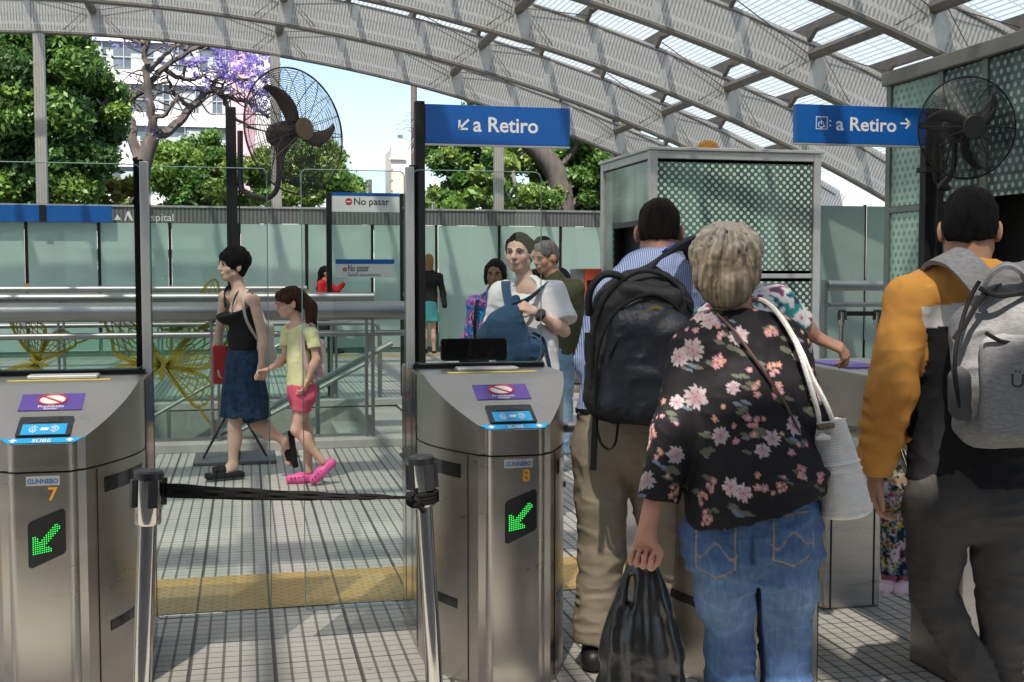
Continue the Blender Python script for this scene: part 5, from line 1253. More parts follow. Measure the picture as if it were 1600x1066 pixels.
def bodysdf(f, j, g=1.0, face_dir=(0, 1, 0), head_dir=None, hs=1.0, ears=True, nr=.055, legs=True, thin=.012, up=(0, 0, 1)):
    """whole figure: j holds joints; thin pulls the covered parts inside the clothes"""
    S = SDF(f.h); A = frame(face_dir); H_ = frame(head_dir if head_dir is not None else face_dir, up); e = thin
    T = head_sdf(S, j['head'], H_, hs, neck=j['neck'], nr=nr, ears=ears)
    ch = j.get('chest', j['neck'] * .55 + j['pel'] * .45 + (j['neck'] - j['pel']) * .13); fl = (A[1], .68)
    S.cone(j['pel'], ch, (.145 - e) * g, (.135 - e) * g, .04, fl); S.cone(ch, j['neck'] - V3(0, 0, .06), (.135 - e) * g, (.10 - e) * g, .04, fl)
    for q in 'LR':
        S.cone(j['neck'] - V3(0, 0, .03), j['sh' + q], (.055 - e * .5) * g, (.05 - e * .5) * g, .04)
        S.chain([j['sh' + q], j['el' + q], j['wr' + q]], [(.047 - e * .4) * g, (.037 - e * .3) * g, .0255 * g], .02)
        m_ = j['el' + q] * .72 + j['wr' + q] * .28; S.ell(m_, np.array([.038, .038, .045]) * g, None, .03)
        if legs:
            S.cone(j['pel'], j['hip' + q], (.12 - e) * g, (.09 - e) * g, .05)
            lk = .72 if thin >= .013 else 1.0
            S.chain([j['hip' + q], j['kn' + q], j['an' + q]], [(.085 - e) * g * lk, (.052 - e * .5) * g * lk, .036 * g * lk], .03)
            if lk < 1: continue
            cf = j['kn' + q] * .68 + j['an' + q] * .32 - A[1] * .018; S.ell(cf, np.array([.046, .05, .085]) * g * (1 - e * 4), None, .04)
    return S, T, A, H_
def hairm(name, c, rough=.6, streak=60): return P('hair_' + name, c, rough, 0, .5, 5, .8, streak, stretch=(9, 9, 1.2), spec=.12)
HAIR = {'black': hairm('black', (.007, .006, .006)), 'dark': hairm('dark_brown', (.022, .014, .010)), 'brown': hairm('brown', (.055, .028, .018)), 'blonde': hairm('ash_blonde', (.30, .21, .13), .5), 'greying': hairm('greying', (.16, .15, .15)), 'gold': hairm('gold', (.33, .2, .09))}
def strands(amp, f=55, seed=4): return lambda p: amp * vnoise(p * np.array([1, 1, .18]), f, seed) + amp * .6 * vnoise(p * np.array([1, 1, .12]), f * 2.1, seed + 1)
def cloth(name, c, rough=.85, var=.14, bump=.15, bs=180, attr=False, sheen=.0, scale=9, trans=0.0): return P(name, c, rough, 0, var, scale, bump, bs, sheen=sheen, attr=attr, spec=.25, trans=trans)
def locks(S_, T, n, r3, c=(0, -.018, .032), th=(.25, 2.0), ph=(0, 2 * PI), rad=.008, jit=.05, swirl=.35, seed=1, lift=.0):
    q = np.random.default_rng(seed)
    for _ in range(n):
        p0 = q.uniform(*ph); t0 = q.uniform(th[0], th[1] - .5); t1 = min(t0 + q.uniform(.5, 1.1), th[1] + q.uniform(-.1, .12)); sw = q.normal() * swirl; pts = []
        for i in range(5):
            f_ = i / 4; a = t0 + (t1 - t0) * f_; b = p0 + sw * f_; k = 1 + q.normal() * jit * .4 + lift * f_
            pts.append(T(c[0] + r3[0] * k * math.sin(a) * math.cos(b), c[1] + r3[1] * k * math.sin(a) * math.sin(b), c[2] + r3[2] * k * math.cos(a)))
        S_.chain(pts, [rad * .6, rad, rad, rad * .8, rad * .35], .006)
def whorl(c, A, amp, n=11, seed=3):
    def fn(p):
        q = (p - c) @ np.asarray(A).T; ph = np.arctan2(q[:, 1], q[:, 0]); th = np.arctan2(np.hypot(q[:, 0], q[:, 1]), q[:, 2])
        w_ = np.stack([np.cos(ph) * n, np.sin(ph) * n, th * 1.6 + ph * .6], 1); f_ = np.clip(th / .5, 0, 1)
        return amp * f_ * (vnoise(w_, 1.0, seed) + .6 * vnoise(w_ * np.array([2.3, 2.3, 1.2]), 1.0, seed + 1) + .4 * vnoise(w_ * np.array([.4, .4, .8]), 1.0, seed + 2))
    return fn
def shoe(S, an, toe_dir, L=.25, s=1.0, h=.07):
    d = nrm(np.array([toe_dir[0], toe_dir[1], toe_dir[2] if len(toe_dir) > 2 else 0])); 
    heel = an - d * .05 * s; toe = an + d * (L - .085) * s
    return heel, toe
# ------------------------------------------------------------- woman in florals, seen from behind
def trousers(f, j, name, mat, rs, waist, parent, A, k=.03, fold=None, dye=None, hem=None, g=.19, flat=.72, bum=.0, h=None, split=False):
    """rs: radii at hip, knee, hem"""
    S = SDF(h or f.h)
    S.cone(j['pel'] + V3(0, 0, .12), j['pel'], g * .92, g, .04, (A[1], flat)); 
    for q in 'LR':
        S.cone(j['pel'] - V3(0, 0, .01), j['hip' + q], g * .62, rs[0] * 1.08, .05)
        a = j['an' + q]; a2 = a if hem is None else j['kn' + q] + (a - j['kn' + q]) * hem
        mid = j['hip' + q] * .5 + j['kn' + q] * .5
        if hem is not None and hem < 0: S.cone(j['hip' + q], j['hip' + q] + (j['kn' + q] - j['hip' + q]) * -hem, rs[0], rs[2], k, None, True); continue
        S.cone(j['hip' + q], mid, rs[0], (rs[0] + rs[1]) * .51, k); S.cone(mid, j['kn' + q], (rs[0] + rs[1]) * .51, rs[1], k)
        S.cone(j['kn' + q], a2, rs[1], rs[2], k, None, True)
        if bum: S.ell(j['hip' + q] * .55 + j['pel'] * .45 - A[1] * bum - V3(0, 0, .0), np.array([.095, .085, .105]) * (g / .19), A, .05)
    if split: cr = (j['hipL'] + j['hipR']) / 2; kr = (j['knL'] + j['knR']) / 2; ar = (j['anL'] + j['anR']) / 2; sd = nrm(j['hipR'] - j['hipL']); S.cone(cr - V3(0, 0, .05), kr, .07, .12, .012, (sd, .10), None, True); S.cone(kr, ar, .12, .12, .012, (sd, .10), None, True); S.cone(cr - V3(0, 0, .02) - A[1] * .13, cr + V3(0, 0, .07) - A[1] * .14, .026, .008, .03, (sd, .3), None, True)
    S.cut(waist, (0, 0, 1)); S.dsp = fold
    return S.build(name, mat, parent, dye)
f9 = Fig(1165, 3.4, 'grey blonde woman in a black floral blouse and blue jeans seen from behind', .0055)
J_ = f9.J
j = dict(head=J_(1136, 417), neck=J_(1150, 505, .0), pel=J_(1178, 815), chest=J_(1158, 600), shL=J_(1072, 545), elL=J_(1046, 672, -.02), wrL=J_(1010, 832, -.04), shR=J_(1228, 535), elR=J_(1262, 655, .0), wrR=J_(1215, 640, .24),
         hipL=J_(1124, 850), hipR=J_(1230, 840), knL=J_(1140, 1010, .0), knR=J_(1224, 995), anL=J_(1150, 1185, .02), anR=J_(1226, 1180))
S, T, A, Hd = bodysdf(f9, j, 1.04, (0, 1, 0), nr=.056, thin=.02)
S.h = .0042
hand_sdf(S, j['wrL'], (-.12, .03, -1), (.1, 1, 0), 1, .95, (1.35, 1.45, 1.45, 1.35), .9, spread=.02)
S.build('body', SKIN['ruddy'], f9.t)
s = SDF(.0045); c = j['head']
s.ell(c + V3(0, -.018, .034), (.094, .108, .098), None, .03); s.ell(c + V3(0, -.05, -.035), (.088, .07, .072), None, .04)
for x in (-1, 1): s.ell(c + V3(.06 * x, .0, -.0), (.036, .055, .055), None, .03)
s.ell(c + V3(0, -.055, -.08), (.055, .05, .038), None, .03)
TT = T; locks(s, TT, 60, (.097, .111, .102), th=(.5, 2.2), ph=(PI * .9, 2.1 * PI), rad=.006, seed=5, lift=.02, swirl=.15); locks(s, TT, 45, (.082, .075, .085), c=(0, -.05, -.03), th=(1.3, 2.5), ph=(PI, 2 * PI), rad=.006, seed=6, lift=.05, swirl=.15)
s.cut(c + V3(0, .07, 0), (0, 1, -.25)); s.cut(c + V3(0, -.03, -.125), (0, .25, -1))
HC = c + V3(.006, -.035, .035); HA = frame((0, 1, .35), (0, -.35, 1)); s.dsp = addf(whorl(HC, HA, .0045, 12), whorl(HC, HA, .005, 4, 9))
def hairdye(V, F):
    n = np.clip(whorl(HC, HA, .5, 22, 31)(V) + .45, 0, 1)[:, None]; n2 = np.clip(whorl(HC, HA, .6, 7, 41)(V) + .5, 0, 1)[:, None]
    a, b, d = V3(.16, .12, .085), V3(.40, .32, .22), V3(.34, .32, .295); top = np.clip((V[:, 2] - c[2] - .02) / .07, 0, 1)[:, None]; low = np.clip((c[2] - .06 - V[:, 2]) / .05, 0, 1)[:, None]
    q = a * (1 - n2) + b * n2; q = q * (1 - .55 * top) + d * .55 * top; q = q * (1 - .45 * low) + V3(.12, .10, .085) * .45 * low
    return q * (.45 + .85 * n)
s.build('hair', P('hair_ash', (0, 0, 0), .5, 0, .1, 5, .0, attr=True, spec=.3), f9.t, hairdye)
# blouse
s = SDF(.0045)
s.chain([J_(1152, 545), J_(1163, 640), J_(1176, 745), J_(1180, 815)], [.143, .163, .186, .195], .05, ((0, 1, 0), .74)); s.cone(J_(1177, 745, -.012), J_(1180, 835, -.012), .183, .197, .05, ((0, 1, 0), .86))
for q, u in (('L', 1085), ('R', 1222)): s.cone(J_(1151, 522), J_(u, 541), .062, .066, .05)
s.cone(J_(1151, 505), J_(1152, 540), .062, .10, .04, ((0, 1, 0), .8))
s.chain([J_(1080, 548), J_(1056, 670, -.02), J_(1030, 782, -.035)], [.061, .061, .059], .03, None, True)
s.chain([J_(1226, 538), J_(1258, 655, .0), J_(1236, 655, .16)], [.066, .062, .06], .03, None, True)
s.cut(J_(1180, 796), (.29, 0, -.957), (J_(1180, 900), .40)); s.cut(J_(1149, 492), (0, .25, 1), (J_(1149, 480), .13))
st_ = J_(1180, 745)
s.dsp = addf(folds(.006, 9, 2, (1, 1, .55)), lambda p: -.012 * np.exp(-((p[:, 2] - st_[2] - .12 * (p[:, 0] - st_[0])) / .016) ** 2) * np.clip((p[:, 0] - st_[0] + .12) / .1, 0, 1), folds(.003, 24, 6, (1, 1, .8)))
def floral(V, F):
    Nn = vnormals(V, F); C_ = np.tile(V3(.010, .009, .011), (len(V), 1)); r_ = np.random.default_rng(11); taken = []
    def place(k, dmin, tries):
        out = []
        for i in r_.integers(0, len(V), tries):
            if all(np.linalg.norm(V[i] - p) > dmin + q for p, q in taken): taken.append((V[i], dmin)); out.append(i)
            if len(out) >= k: break
        return out
    def stamp(i, kind, R_):
        nn = Nn[i]; a = np.cross(nn, V3(.3, .2, 1)); a = nrm(a); b = np.cross(nn, a); ro = r_.uniform(0, 6.28)
        m = np.where(np.abs(V - V[i]).max(1) < R_ * 1.3)[0]; m = m[(Nn[m] @ nn) > .1]; q = V[m] - V[i]; x, y = q @ a, q @ b; rr = np.hypot(x, y); an = np.arctan2(y, x) + ro
        if kind == 'big':
            n = 6; pet = R_ * (.70 + .30 * np.abs(np.cos(an * n / 2)) ** .7) * (1 + .12 * np.sin(an * 13 + ro)); k = rr < pet; t = (rr / pet)[k][:, None]
            col_ = V3(.54, .47, .48) * t + V3(.44, .28, .31) * (1 - t); line = (np.abs(np.sin(an[k] * n * 1.5 + ro)) ** 6)[:, None]; col_ = col_ * (1 - .35 * line) + V3(.36, .26, .27) * .35 * line
            edge = (np.abs(np.cos(an[k] * n / 2)) < .22)[:, None] & (t > .45); col_ = np.where(edge, V3(.24, .16, .17), col_); col_ *= r_.uniform(.62, 1.0); col_ = np.where(t < .16, V3(.33, .12, .12), col_); C_[m[k]] = col_
        elif kind == 'bud':
            pet = R_ * (.65 + .35 * np.abs(np.cos(an * 2.5))); k = rr < pet; t = (rr / pet)[k][:, None]; base = V3(.36, .18, .15) if r_.random() < .5 else V3(.36, .17, .21); C_[m[k]] = np.where(t < .35, V3(.6, .4, .25), base * (.7 + .5 * t))
        else:
            k = np.abs(y) < R_ * .33 * np.clip(1 - (x / R_) ** 2, 0, 1); k &= np.abs(x) < R_; C_[m[k]] = V3(.10, .105, .075) if kind == 'leaf' else V3(.12, .16, .22)
    def around(i, kind, cnt, dist, R_):
        nn = Nn[i]; a = nrm(np.cross(nn, V3(.3, .2, 1))); b = np.cross(nn, a); ph = r_.uniform(0, 6.28)
        for k in range(cnt):
            an = ph + r_.uniform(-.7, .7) + k * .35; p = V[i] + (a * math.cos(an) + b * math.sin(an)) * dist * r_.uniform(.75, 1.5); w_ = ((V - p) ** 2).sum(1).argmin(); stamp(w_, kind, R_ * r_.uniform(.7, 1.15))
    for i in place(62, .062, 4000):
        around(i, 'leaf', 4, .045, .022); around(i, 'blue', 2, .05, .016); around(i, 'bud', 4, .062, .0105); stamp(i, 'big', r_.uniform(.020, .031))
        if r_.random() < .6: around(i, 'big', 1, .042, .03)
    for i in place(85, .030, 5000):
        around(i, 'leaf', 3, .022, .016); stamp(i, 'bud', .011); around(i, 'bud', 5, .02, .0095)
    return C_
s.build('blouse', cloth('floral_fabric', (0, 0, 0), .75, .08, .1, 220, attr=True), f9.t, floral)
# jeans with faded thighs, pockets stitched on
def jeans_dye(hipz, kneez, base, fade, pockets=()):
    def fn(V, F):
        n = vnoise(V * np.array([1, 1, .6]), 7, 21) * .5 + .5; n2 = vnoise(V * np.array([6, 6, 1]), 30, 22) * .5 + .5
        t = np.clip((hipz - V[:, 2]) / (hipz - kneez), 0, 1.6); fd = np.exp(-((t - .55) / .38) ** 2) * .55 + .3 * n
        C_ = base * (1 - fd[:, None]) + fade * fd[:, None]; C_ = C_ * (.8 + .35 * n2[:, None])
        wr_ = np.abs(vnoise(V * np.array([.8, .8, 1.5]) , 13, 25)); C_ = np.where((wr_ < .05)[:, None], C_ * 1.22, C_)
        for (px_, pz, w_, hgt, sl) in pockets:
            x, z = V[:, 0] - px_, V[:, 2] - pz - sl * (V[:, 0] - px_); back = V[:, 1] < px_ * 0 - .02
            bot = -hgt * .5 - .25 * hgt * (1 - np.abs(x) / w_); ins = (np.abs(x) < w_) & (z < hgt * .5) & (z > bot) & back
            e = np.minimum(np.minimum(w_ - np.abs(x), hgt * .5 - z), (z - bot)); st_ = ins & (e > .004) & (e < .0085)
            cv = ins & (np.abs(z + .012 - .02 * np.cos(x / w_ * 4.5)) < .0028); C_[ins & (e < .004)] *= .72; C_[st_ | cv] = V3(.27, .23, .17)
        return C_
    return fn
M_DENIM = cloth('blue_denim', (0, 0, 0), .85, .1, .22, 260, attr=True)
tr9 = trousers(f9, j, 'jeans', M_DENIM, (.095, .070, .080), J_(1180, 762), f9.t, A, .03, addf(folds(.010, 7, 31, (.8, .8, 1.7)), folds(.006, 17, 32, (.6, .6, 1.6))), jeans_dye(J_(0, 850)[2], J_(0, 1010)[2], V3(.032, .075, .185), V3(.20, .30, .45), ((J_(1238, 822)[0], J_(0, 822)[2], .062, .13, .12), (J_(1120, 840)[0], J_(0, 842)[2], .062, .13, -.02))), None, .180, .66, .018, h=.0048, split=True)
m = MB(); sp_ = [J_(1080, 780), J_(1130, 775), J_(1190, 757), J_(1250, 741), J_(1290, 725)]
for q in 'LR':
    a = j['an' + q]; S_ = SDF(.008); S_.cone(a + V3(0, -.04, -.045), a + V3(0, .14, -.055), .042, .036, .02); S_.cone(a, a + V3(0, .0, -.04), .035, .045, .02); S_.cut((0, 0, .002), (0, 0, -1)); S_.build('shoe', MT['rubber'], f9.t)
st9 = MB(); st9.tube([tuple(J_(1118, 488, -.065)), tuple(J_(1150, 520, -.115)), tuple(J_(1190, 575, -.128)), tuple(J_(1228, 632, -.125)), tuple(J_(1256, 690, -.10)), tuple(J_(1275, 740, -.03))], .0045, 6); st9.build('bag_strap', P('brown_leather', (.07, .03, .022), .6), f9.t, smooth=True, local=True)
# ---- what she carries
fb = Fig(1320, 3.36, 'x'); bpy.data.objects.remove(fb.t)
wb = thing('crochet_bag', 'white crocheted bucket bag hanging by rope straps from the floral shoulder', 'bag', tuple(fb.g), fb.rz)
K_ = fb.J; m = MB(); a, b = Vector(K_(1292, 655)), Vector(K_(1324, 808)); ax = (b - a).normalized(); ux_ = ax.cross(Vector((0, 1, 0))).normalized(); uy_ = ax.cross(ux_); nrow, nc = 150, 48; vs = []
for i in range(nrow + 1):
    q = i / nrow; r_ = .046 + .030 * q ** .8; r_ *= (1 if q < .93 else math.sqrt(max(0, 1 - ((q - .93) / .07) ** 2)) * .55 + .45); r_ += .0016 * abs(math.sin(q * PI * 37)) + .004 * math.exp(-((q - .44) / .012) ** 2) + .004 * math.exp(-((q - .52) / .012) ** 2) + .003 * math.exp(-((q - .9) / .012) ** 2) + (.004 * math.exp(-(q / .03) ** 2))
    for k in range(nc):
        t = 2 * PI * k / nc; w_ = r_ * (1 + .03 * math.sin(3 * t + 4 * q) + .02 * math.sin(2 * t)) + .0006 * math.sin(k * PI)
        vs.append(a + ax * ((b - a).length * q + .004 * math.sin(t + 1)) + ux_ * w_ * math.cos(t) + uy_ * w_ * .8 * math.sin(t))
fs = [(i * nc + k, i * nc + (k + 1) % nc, (i + 1) * nc + (k + 1) % nc, (i + 1) * nc + k) for i in range(nrow) for k in range(nc)] + [tuple(nrow * nc + k for k in range(nc))]
m.add(vs, fs); M_ROPE = P('cotton_rope', (.70, .68, .63), .9, 0, .1, 30, .5, 260); m.build('pouch', M_ROPE, wb, smooth=True, local=True)
m = MB(); 
for pts in ([(1170, 470, .05), (1192, 470, .0), (1216, 490, -.05), (1243, 535, -.06), (1262, 590, -.05), (1277, 640, -.03), (1281, 668, -.02)], [(1176, 468, .05), (1198, 474, .01), (1222, 498, -.04), (1250, 545, -.05), (1270, 592, -.03), (1291, 632, -.02), (1302, 660, -.02)]):
    cv = []; pp_ = [Vector(K_(*p)) for p in pts]
    for i in range(len(pp_) - 1):
        p0, p1, p2, p3 = pp_[max(i - 1, 0)], pp_[i], pp_[i + 1], pp_[min(i + 2, len(pp_) - 1)]
        for q in (0, .25, .5, .75): cv.append(.5 * (2 * p1 + (p2 - p0) * q + (2 * p0 - 5 * p1 + 4 * p2 - p3) * q * q + (3 * p1 - p0 - 3 * p2 + p3) * q ** 3))
    m.tube(cv + [pp_[-1]], [.0072 + .0006 * (i % 2) for i in range(len(cv) + 1)], 7)
m.build('strap', M_ROPE, wb, smooth=True, local=True)
m = MB(); m.bar(K_(1277, 669, -.062), K_(1303, 664, -.062), .016, .034, up=(0, 1, 0)); m.build('toggle', P('brown_toggle', (.12, .075, .03), .6, 0, .5, 60), wb, bevel=.006, local=True)
m = MB(); m.tube([tuple(K_(1276, 686, -.066)), tuple(K_(1286, 682, -.07)), tuple(K_(1297, 684, -.066))], [.006, .011, .006], 10); m.build('knot', M_ROPE, wb, smooth=True, local=True)
fb = Fig(1000, 3.4, 'x'); bpy.data.objects.remove(fb.t); K_ = fb.J
pb = thing('plastic_bag', 'thin black plastic carrier bag gripped in the fist of the woman in florals', 'bag', tuple(fb.g), fb.rz)
s = SDF(.005); hp = K_(1003, 868, -.02)
s.chain([hp, K_(1008, 935, -.03), K_(1003, 1010, -.02), K_(1000, 1100, 0), K_(998, 1190, 0)], [.016, .058, .100, .135, .12], .03, ((0, 1, 0), .55))
s.chain([K_(992, 878, -.01), K_(962, 955, .0), K_(950, 1020, 0)], [.012, .017, .03], .02); s.chain([K_(1014, 876, -.03), K_(1036, 950, -.03), K_(1048, 1020, -.01)], [.012, .02, .04], .02)
s.ell(K_(987, 925, -.03), (.011, .2, .045), None, .02, True)
ang = lambda p: np.arctan2(p[:, 1] - hp[1], p[:, 0] - hp[0] )
s.dsp = addf(lambda p: .0075 * np.sin((p[:, 0] - hp[0]) / (.02 + .16 * np.clip(hp[2] - p[:, 2], 0, 1)) * 6 + 3 * vnoise(p, 5, 41)) * np.clip((hp[2] - p[:, 2]) * 6, .2, 1), folds(.006, 11, 43, (1, 1, .3)), folds(.004, 26, 44, (1, 1, .5)))
s.build('sack', P('black_polythene', (.022, .021, .021), .28, 0, .2, 8, .12, 60, spec=.6), pb)

# ------------------------------------------------------------- man with the black backpack
f8 = Fig(1000, 4.33, 'man in blue striped shirt and khaki trousers bending forward under a black backpack', .0065); J_ = f8.J
j = dict(head=J_(1030, 362, .12), neck=J_(1030, 424, .06), pel=J_(975, 668), chest=J_(1000, 520, .02), shL=J_(948, 462, .05), elL=J_(925, 565, .06), wrL=J_(945, 585, .3), shR=J_(1088, 455, .05), elR=J_(1098, 560, .1), wrR=J_(1080, 560, .33),
         hipL=J_(938, 705), hipR=J_(1015, 705), knL=J_(940, 865, .02), knR=J_(1052, 880, .05), anL=J_(928, 1005, 0), anR=J_(1068, 1020, .1))
S, T, A, Hd = bodysdf(f8, j, 1.08, (0, 1, 0), (.05, .95, -.32), 1.0, nr=.062, thin=.02, up=(0, .3, 1)); S.h = .0055
S.build('body', SKIN['ruddy'], f8.t)
def caphair(f, T, s, mat, rx=.083, top=.006, low=-.06, front=.06, h=.005, amp=.003, extra=None):
    S_ = SDF(h); ax = frame(nrm(T(0, 1, 0) - T(0, 0, 0)), nrm(T(0, 0, 1) - T(0, 0, 0)))
    S_.ell(T(0, -.016, .034), np.array([rx, .099 + top, .088 + top]) * s, ax, .02); S_.ell(T(0, -.045, -.02), np.array([rx - .008, .06, .07]) * s, ax, .03)
    fw_ = ax[1]; up_ = ax[2]
    S_.cut(T(0, front, .03), fw_ * .9 - up_ * .55); S_.cut(T(0, .012, .0), fw_ - up_ * .35) if front < .04 else None; S_.cut(T(0, -.06, low), -up_ + fw_ * .35)
    for x in (-1, 1): S_.ell(T(.092 * x, .006, -.022), np.array([.032, .032, .046]) * s, ax, .01, True)
    if extra: extra(S_, ax)
    S_.dsp = addf(whorl(T(0, -.03, .045), ax, amp * 1.1, 13), strands(amp * .5, 90), lambda p: amp * .8 * vnoise(p, 22, 9)); return S_.build('hair', mat, f.t)
caphair(f8, T, 1.0, HAIR['dark'], .079, .002, -.055, .05)
s = SDF(.0055); B_ = frame((0, 1, 0))
s.chain([J_(1022, 452, .05), J_(998, 545, .02), J_(974, 650, 0)], [.158, .178, .175], .05, ((0, 1, 0), .72)); s.cone(J_(1030, 412, .075), J_(1028, 450, .05), .062, .09, .03)
for q in 'LR': s.cone(J_(1028, 440, .05), j['sh' + q], .06, .068, .05); s.chain([j['sh' + q], j['el' + q], j['wr' + q]], [.068, .06, .045], .03, None, True)
s.cut(J_(974, 645), (0, 0, -1), (J_(974, 690), .25)); s.dsp = addf(folds(.006, 9, 51, (1, 1, .6)), folds(.003, 22, 52))
def stripes(per, c1, c2, axis=0):
    def fn(V, F): return None
    m, t, out = nodes('striped_shirt'); b = N(t, 'BsdfPrincipled'); t.links.new(b.outputs[0], out.inputs[0]); sp = N(t, 'SeparateXYZ'); t.links.new(N(t, 'TexCoord').outputs['Object'], sp.inputs[0])
    nz = N(t, 'TexNoise', Scale=7.0, Detail=3.0); t.links.new(N(t, 'TexCoord').outputs['Object'], nz.inputs['Vector'])
    q = math_(t, 'ADD', math_(t, 'ADD', sp.outputs[axis], math_(t, 'MULTIPLY', nz.outputs[0], .012)), math_(t, 'MULTIPLY', sp.outputs[1], .12))
    t.links.new(mixc(t, stripe(t, math_(t, 'ADD', q, 10.0), per, .5), c1, c2), b.inputs['Base Color']); b.inputs['Roughness'].default_value = .8; return m
s.build('shirt', stripes(.0075, (.40, .44, .56), (.10, .16, .40)), f8.t)
s = SDF(.006); s.chain([J_(990, 408, .085), J_(1030, 400, .06), J_(1070, 408, .085)], [.022, .026, .022], .02); s.build('collar', bpy.data.materials['striped_shirt'], f8.t)
trousers(f8, j, 'trousers', cloth('khaki_cotton', (.29, .245, .18), .85, .12, .15, 200), (.098, .082, .076), J_(974, 634), f8.t, A, .03, addf(folds(.005, 7, 55, (1, 1, 1.4)), folds(.005, 17, 56, (.8, .8, 1.7))), None, None, .178, .74, .03)
m = MB(); c0 = J_(974, 641); m.tube([(c0[0] + .165 * math.cos(a), c0[1] + .122 * math.sin(a), c0[2]) for a in [2 * PI * i / 36 for i in range(36)]], .015, 6, closed=True); m.build('belt', MT['rubber'], f8.t, smooth=True, local=True)
def shoes(f, j, mat, dirv, L=.17, r=.042, h=.007, sole=None, which='LR', lift=True):
    for q in which:
        a = j['an' + q]; d = nrm(np.array(dirv[q] if isinstance(dirv, dict) else dirv, float)); hz = nrm(V3(d[0], d[1], 0) if abs(d[2]) < .95 else d)
        drop = np.cross(np.cross(d, (0, 0, 1.0)), d); drop = nrm(drop) * -1
        b0 = a + drop * .05; S_ = SDF(h); S_.cone(b0 - d * .045, b0 + d * L * .55, r * .95, r, .02); S_.cone(b0 + d * L * .55, b0 + d * L, r, r * .72, .02); S_.cone(a, b0, r * .85, r, .02); S_.cut(b0 + drop * r * .75, drop)
        S_.build('shoe', mat, f.t)
shoes(f8, j, P('black_shoe', (.02, .018, .017), .45), (0, 1, 0), .19, .046)
# backpack
def tubeJ(m, pts, r, n=6):
    pp_ = [Vector(p) for p in pts]; cv = []
    for i in range(len(pp_) - 1):
        p0, p1, p2, p3 = pp_[max(i - 1, 0)], pp_[i], pp_[i + 1], pp_[min(i + 2, len(pp_) - 1)]
        for k in range(5): q = k / 5; cv.append(.5 * (2 * p1 + (p2 - p0) * q + (2 * p0 - 5 * p1 + 4 * p2 - p3) * q * q + (3 * p1 - p0 - 3 * p2 + p3) * q ** 3))
    m.tube(cv + [pp_[-1]], r, n)
def band(m, pts, w_, th, side):
    """flat strap along points, width along side"""
    pp_ = [Vector(p) for p in pts]; cv = []
    for i in range(len(pp_) - 1):
        p0, p1, p2, p3 = pp_[max(i - 1, 0)], pp_[i], pp_[i + 1], pp_[min(i + 2, len(pp_) - 1)]
        for k in range(6): q = k / 6; cv.append(.5 * (2 * p1 + (p2 - p0) * q + (2 * p0 - 5 * p1 + 4 * p2 - p3) * q * q + (3 * p1 - p0 - 3 * p2 + p3) * q ** 3))
    cv.append(pp_[-1]); vs = []; n = len(cv); sd = Vector(side)
    for i, p in enumerate(cv):
        t = (cv[min(i + 1, n - 1)] - cv[max(i - 1, 0)]).normalized(); s_ = (sd - t * sd.dot(t)).normalized(); nn = t.cross(s_)
        vs += [p + s_ * w_ / 2 + nn * th / 2, p - s_ * w_ / 2 + nn * th / 2, p - s_ * w_ / 2 - nn * th / 2, p + s_ * w_ / 2 - nn * th / 2]
    m.add(vs, [(4 * i + k, 4 * i + (k + 1) % 4, 4 * i + 4 + (k + 1) % 4, 4 * i + 4 + k) for i in range(n - 1) for k in range(4)] + [(3, 2, 1, 0), (4 * n - 4, 4 * n - 3, 4 * n - 2, 4 * n - 1)])
fb = Fig(1000, 4.06, 'x'); bpy.data.objects.remove(fb.t); K_ = fb.J
bp_ = thing('backpack', 'black backpack with an olive emblem slung on the man in the striped shirt', 'backpack', tuple(fb.g), fb.rz)
ti = R(8); ax = np.array([[math.cos(ti), 0, -math.sin(ti)], [0, 1, 0], [math.sin(ti), 0, math.cos(ti)]])
M_NYL = cloth('black_nylon', (.017, .017, .019), .62, .2, .25, 200); M_NYL2 = cloth('navy_black_nylon', (.014, .017, .024), .5, .2, .2, 120)
s = SDF(.006); s.box(K_(995, 553, .0), (.168, .10, .245), .085, ax, .03); s.ell(K_(1010, 476, .0), (.125, .10, .125), ax, .05); s.dsp = addf(folds(.008, 8, 61, (1, 1, .7)), folds(.004, 22, 62)); s.build('main_compartment', M_NYL, bp_)
s = SDF(.006); s.box(K_(1006, 575, -.10), (.135, .055, .185), .05, ax, .03); s.ell(K_(1012, 505, -.09), (.12, .05, .08), ax, .04); s.dsp = addf(folds(.006, 9, 63), folds(.003, 24, 64)); s.build('front_pocket', M_NYL2, bp_)
s = SDF(.006); s.box(K_(1010, 478, -.075), (.115, .045, .075), .04, ax, .03); s.dsp = folds(.005, 11, 65); s.build('top_pocket', M_NYL, bp_)
m = MB(); tubeJ(m, [K_(930, 640, -.1), K_(935, 545, -.13), K_(965, 485, -.135), K_(1020, 460, -.13), K_(1066, 492, -.125), K_(1080, 560, -.11)], .006); tubeJ(m, [K_(950, 560, -.15), K_(975, 522, -.15), K_(1030, 510, -.15), K_(1068, 528, -.145)], .005); tubeJ(m, [K_(925, 610, -.06), K_(928, 520, -.08), K_(950, 460, -.09), K_(1000, 425, -.09), K_(1050, 440, -.08), K_(1082, 490, -.07)], .006)
m.build('piping', MT['rubber'], bp_, smooth=True, local=True)
m = MB(); tubeJ(m, [K_(920, 492, -.03), K_(922, 455, -.07), K_(942, 430, -.085), K_(968, 432, -.08), K_(982, 452, -.05)], .013, 8); m.build('grab_handle', M_NYL, bp_, smooth=True, local=True)
m = MB(); band(m, [K_(985, 455, -.04), K_(1005, 425, -.02), K_(1035, 400, .03), K_(1062, 384, .12), K_(1078, 382, .22), K_(1090, 410, .36)], .075, .012, (1, .3, .75)); m.build('shoulder_strap', M_NYL, bp_, smooth=True, local=True)
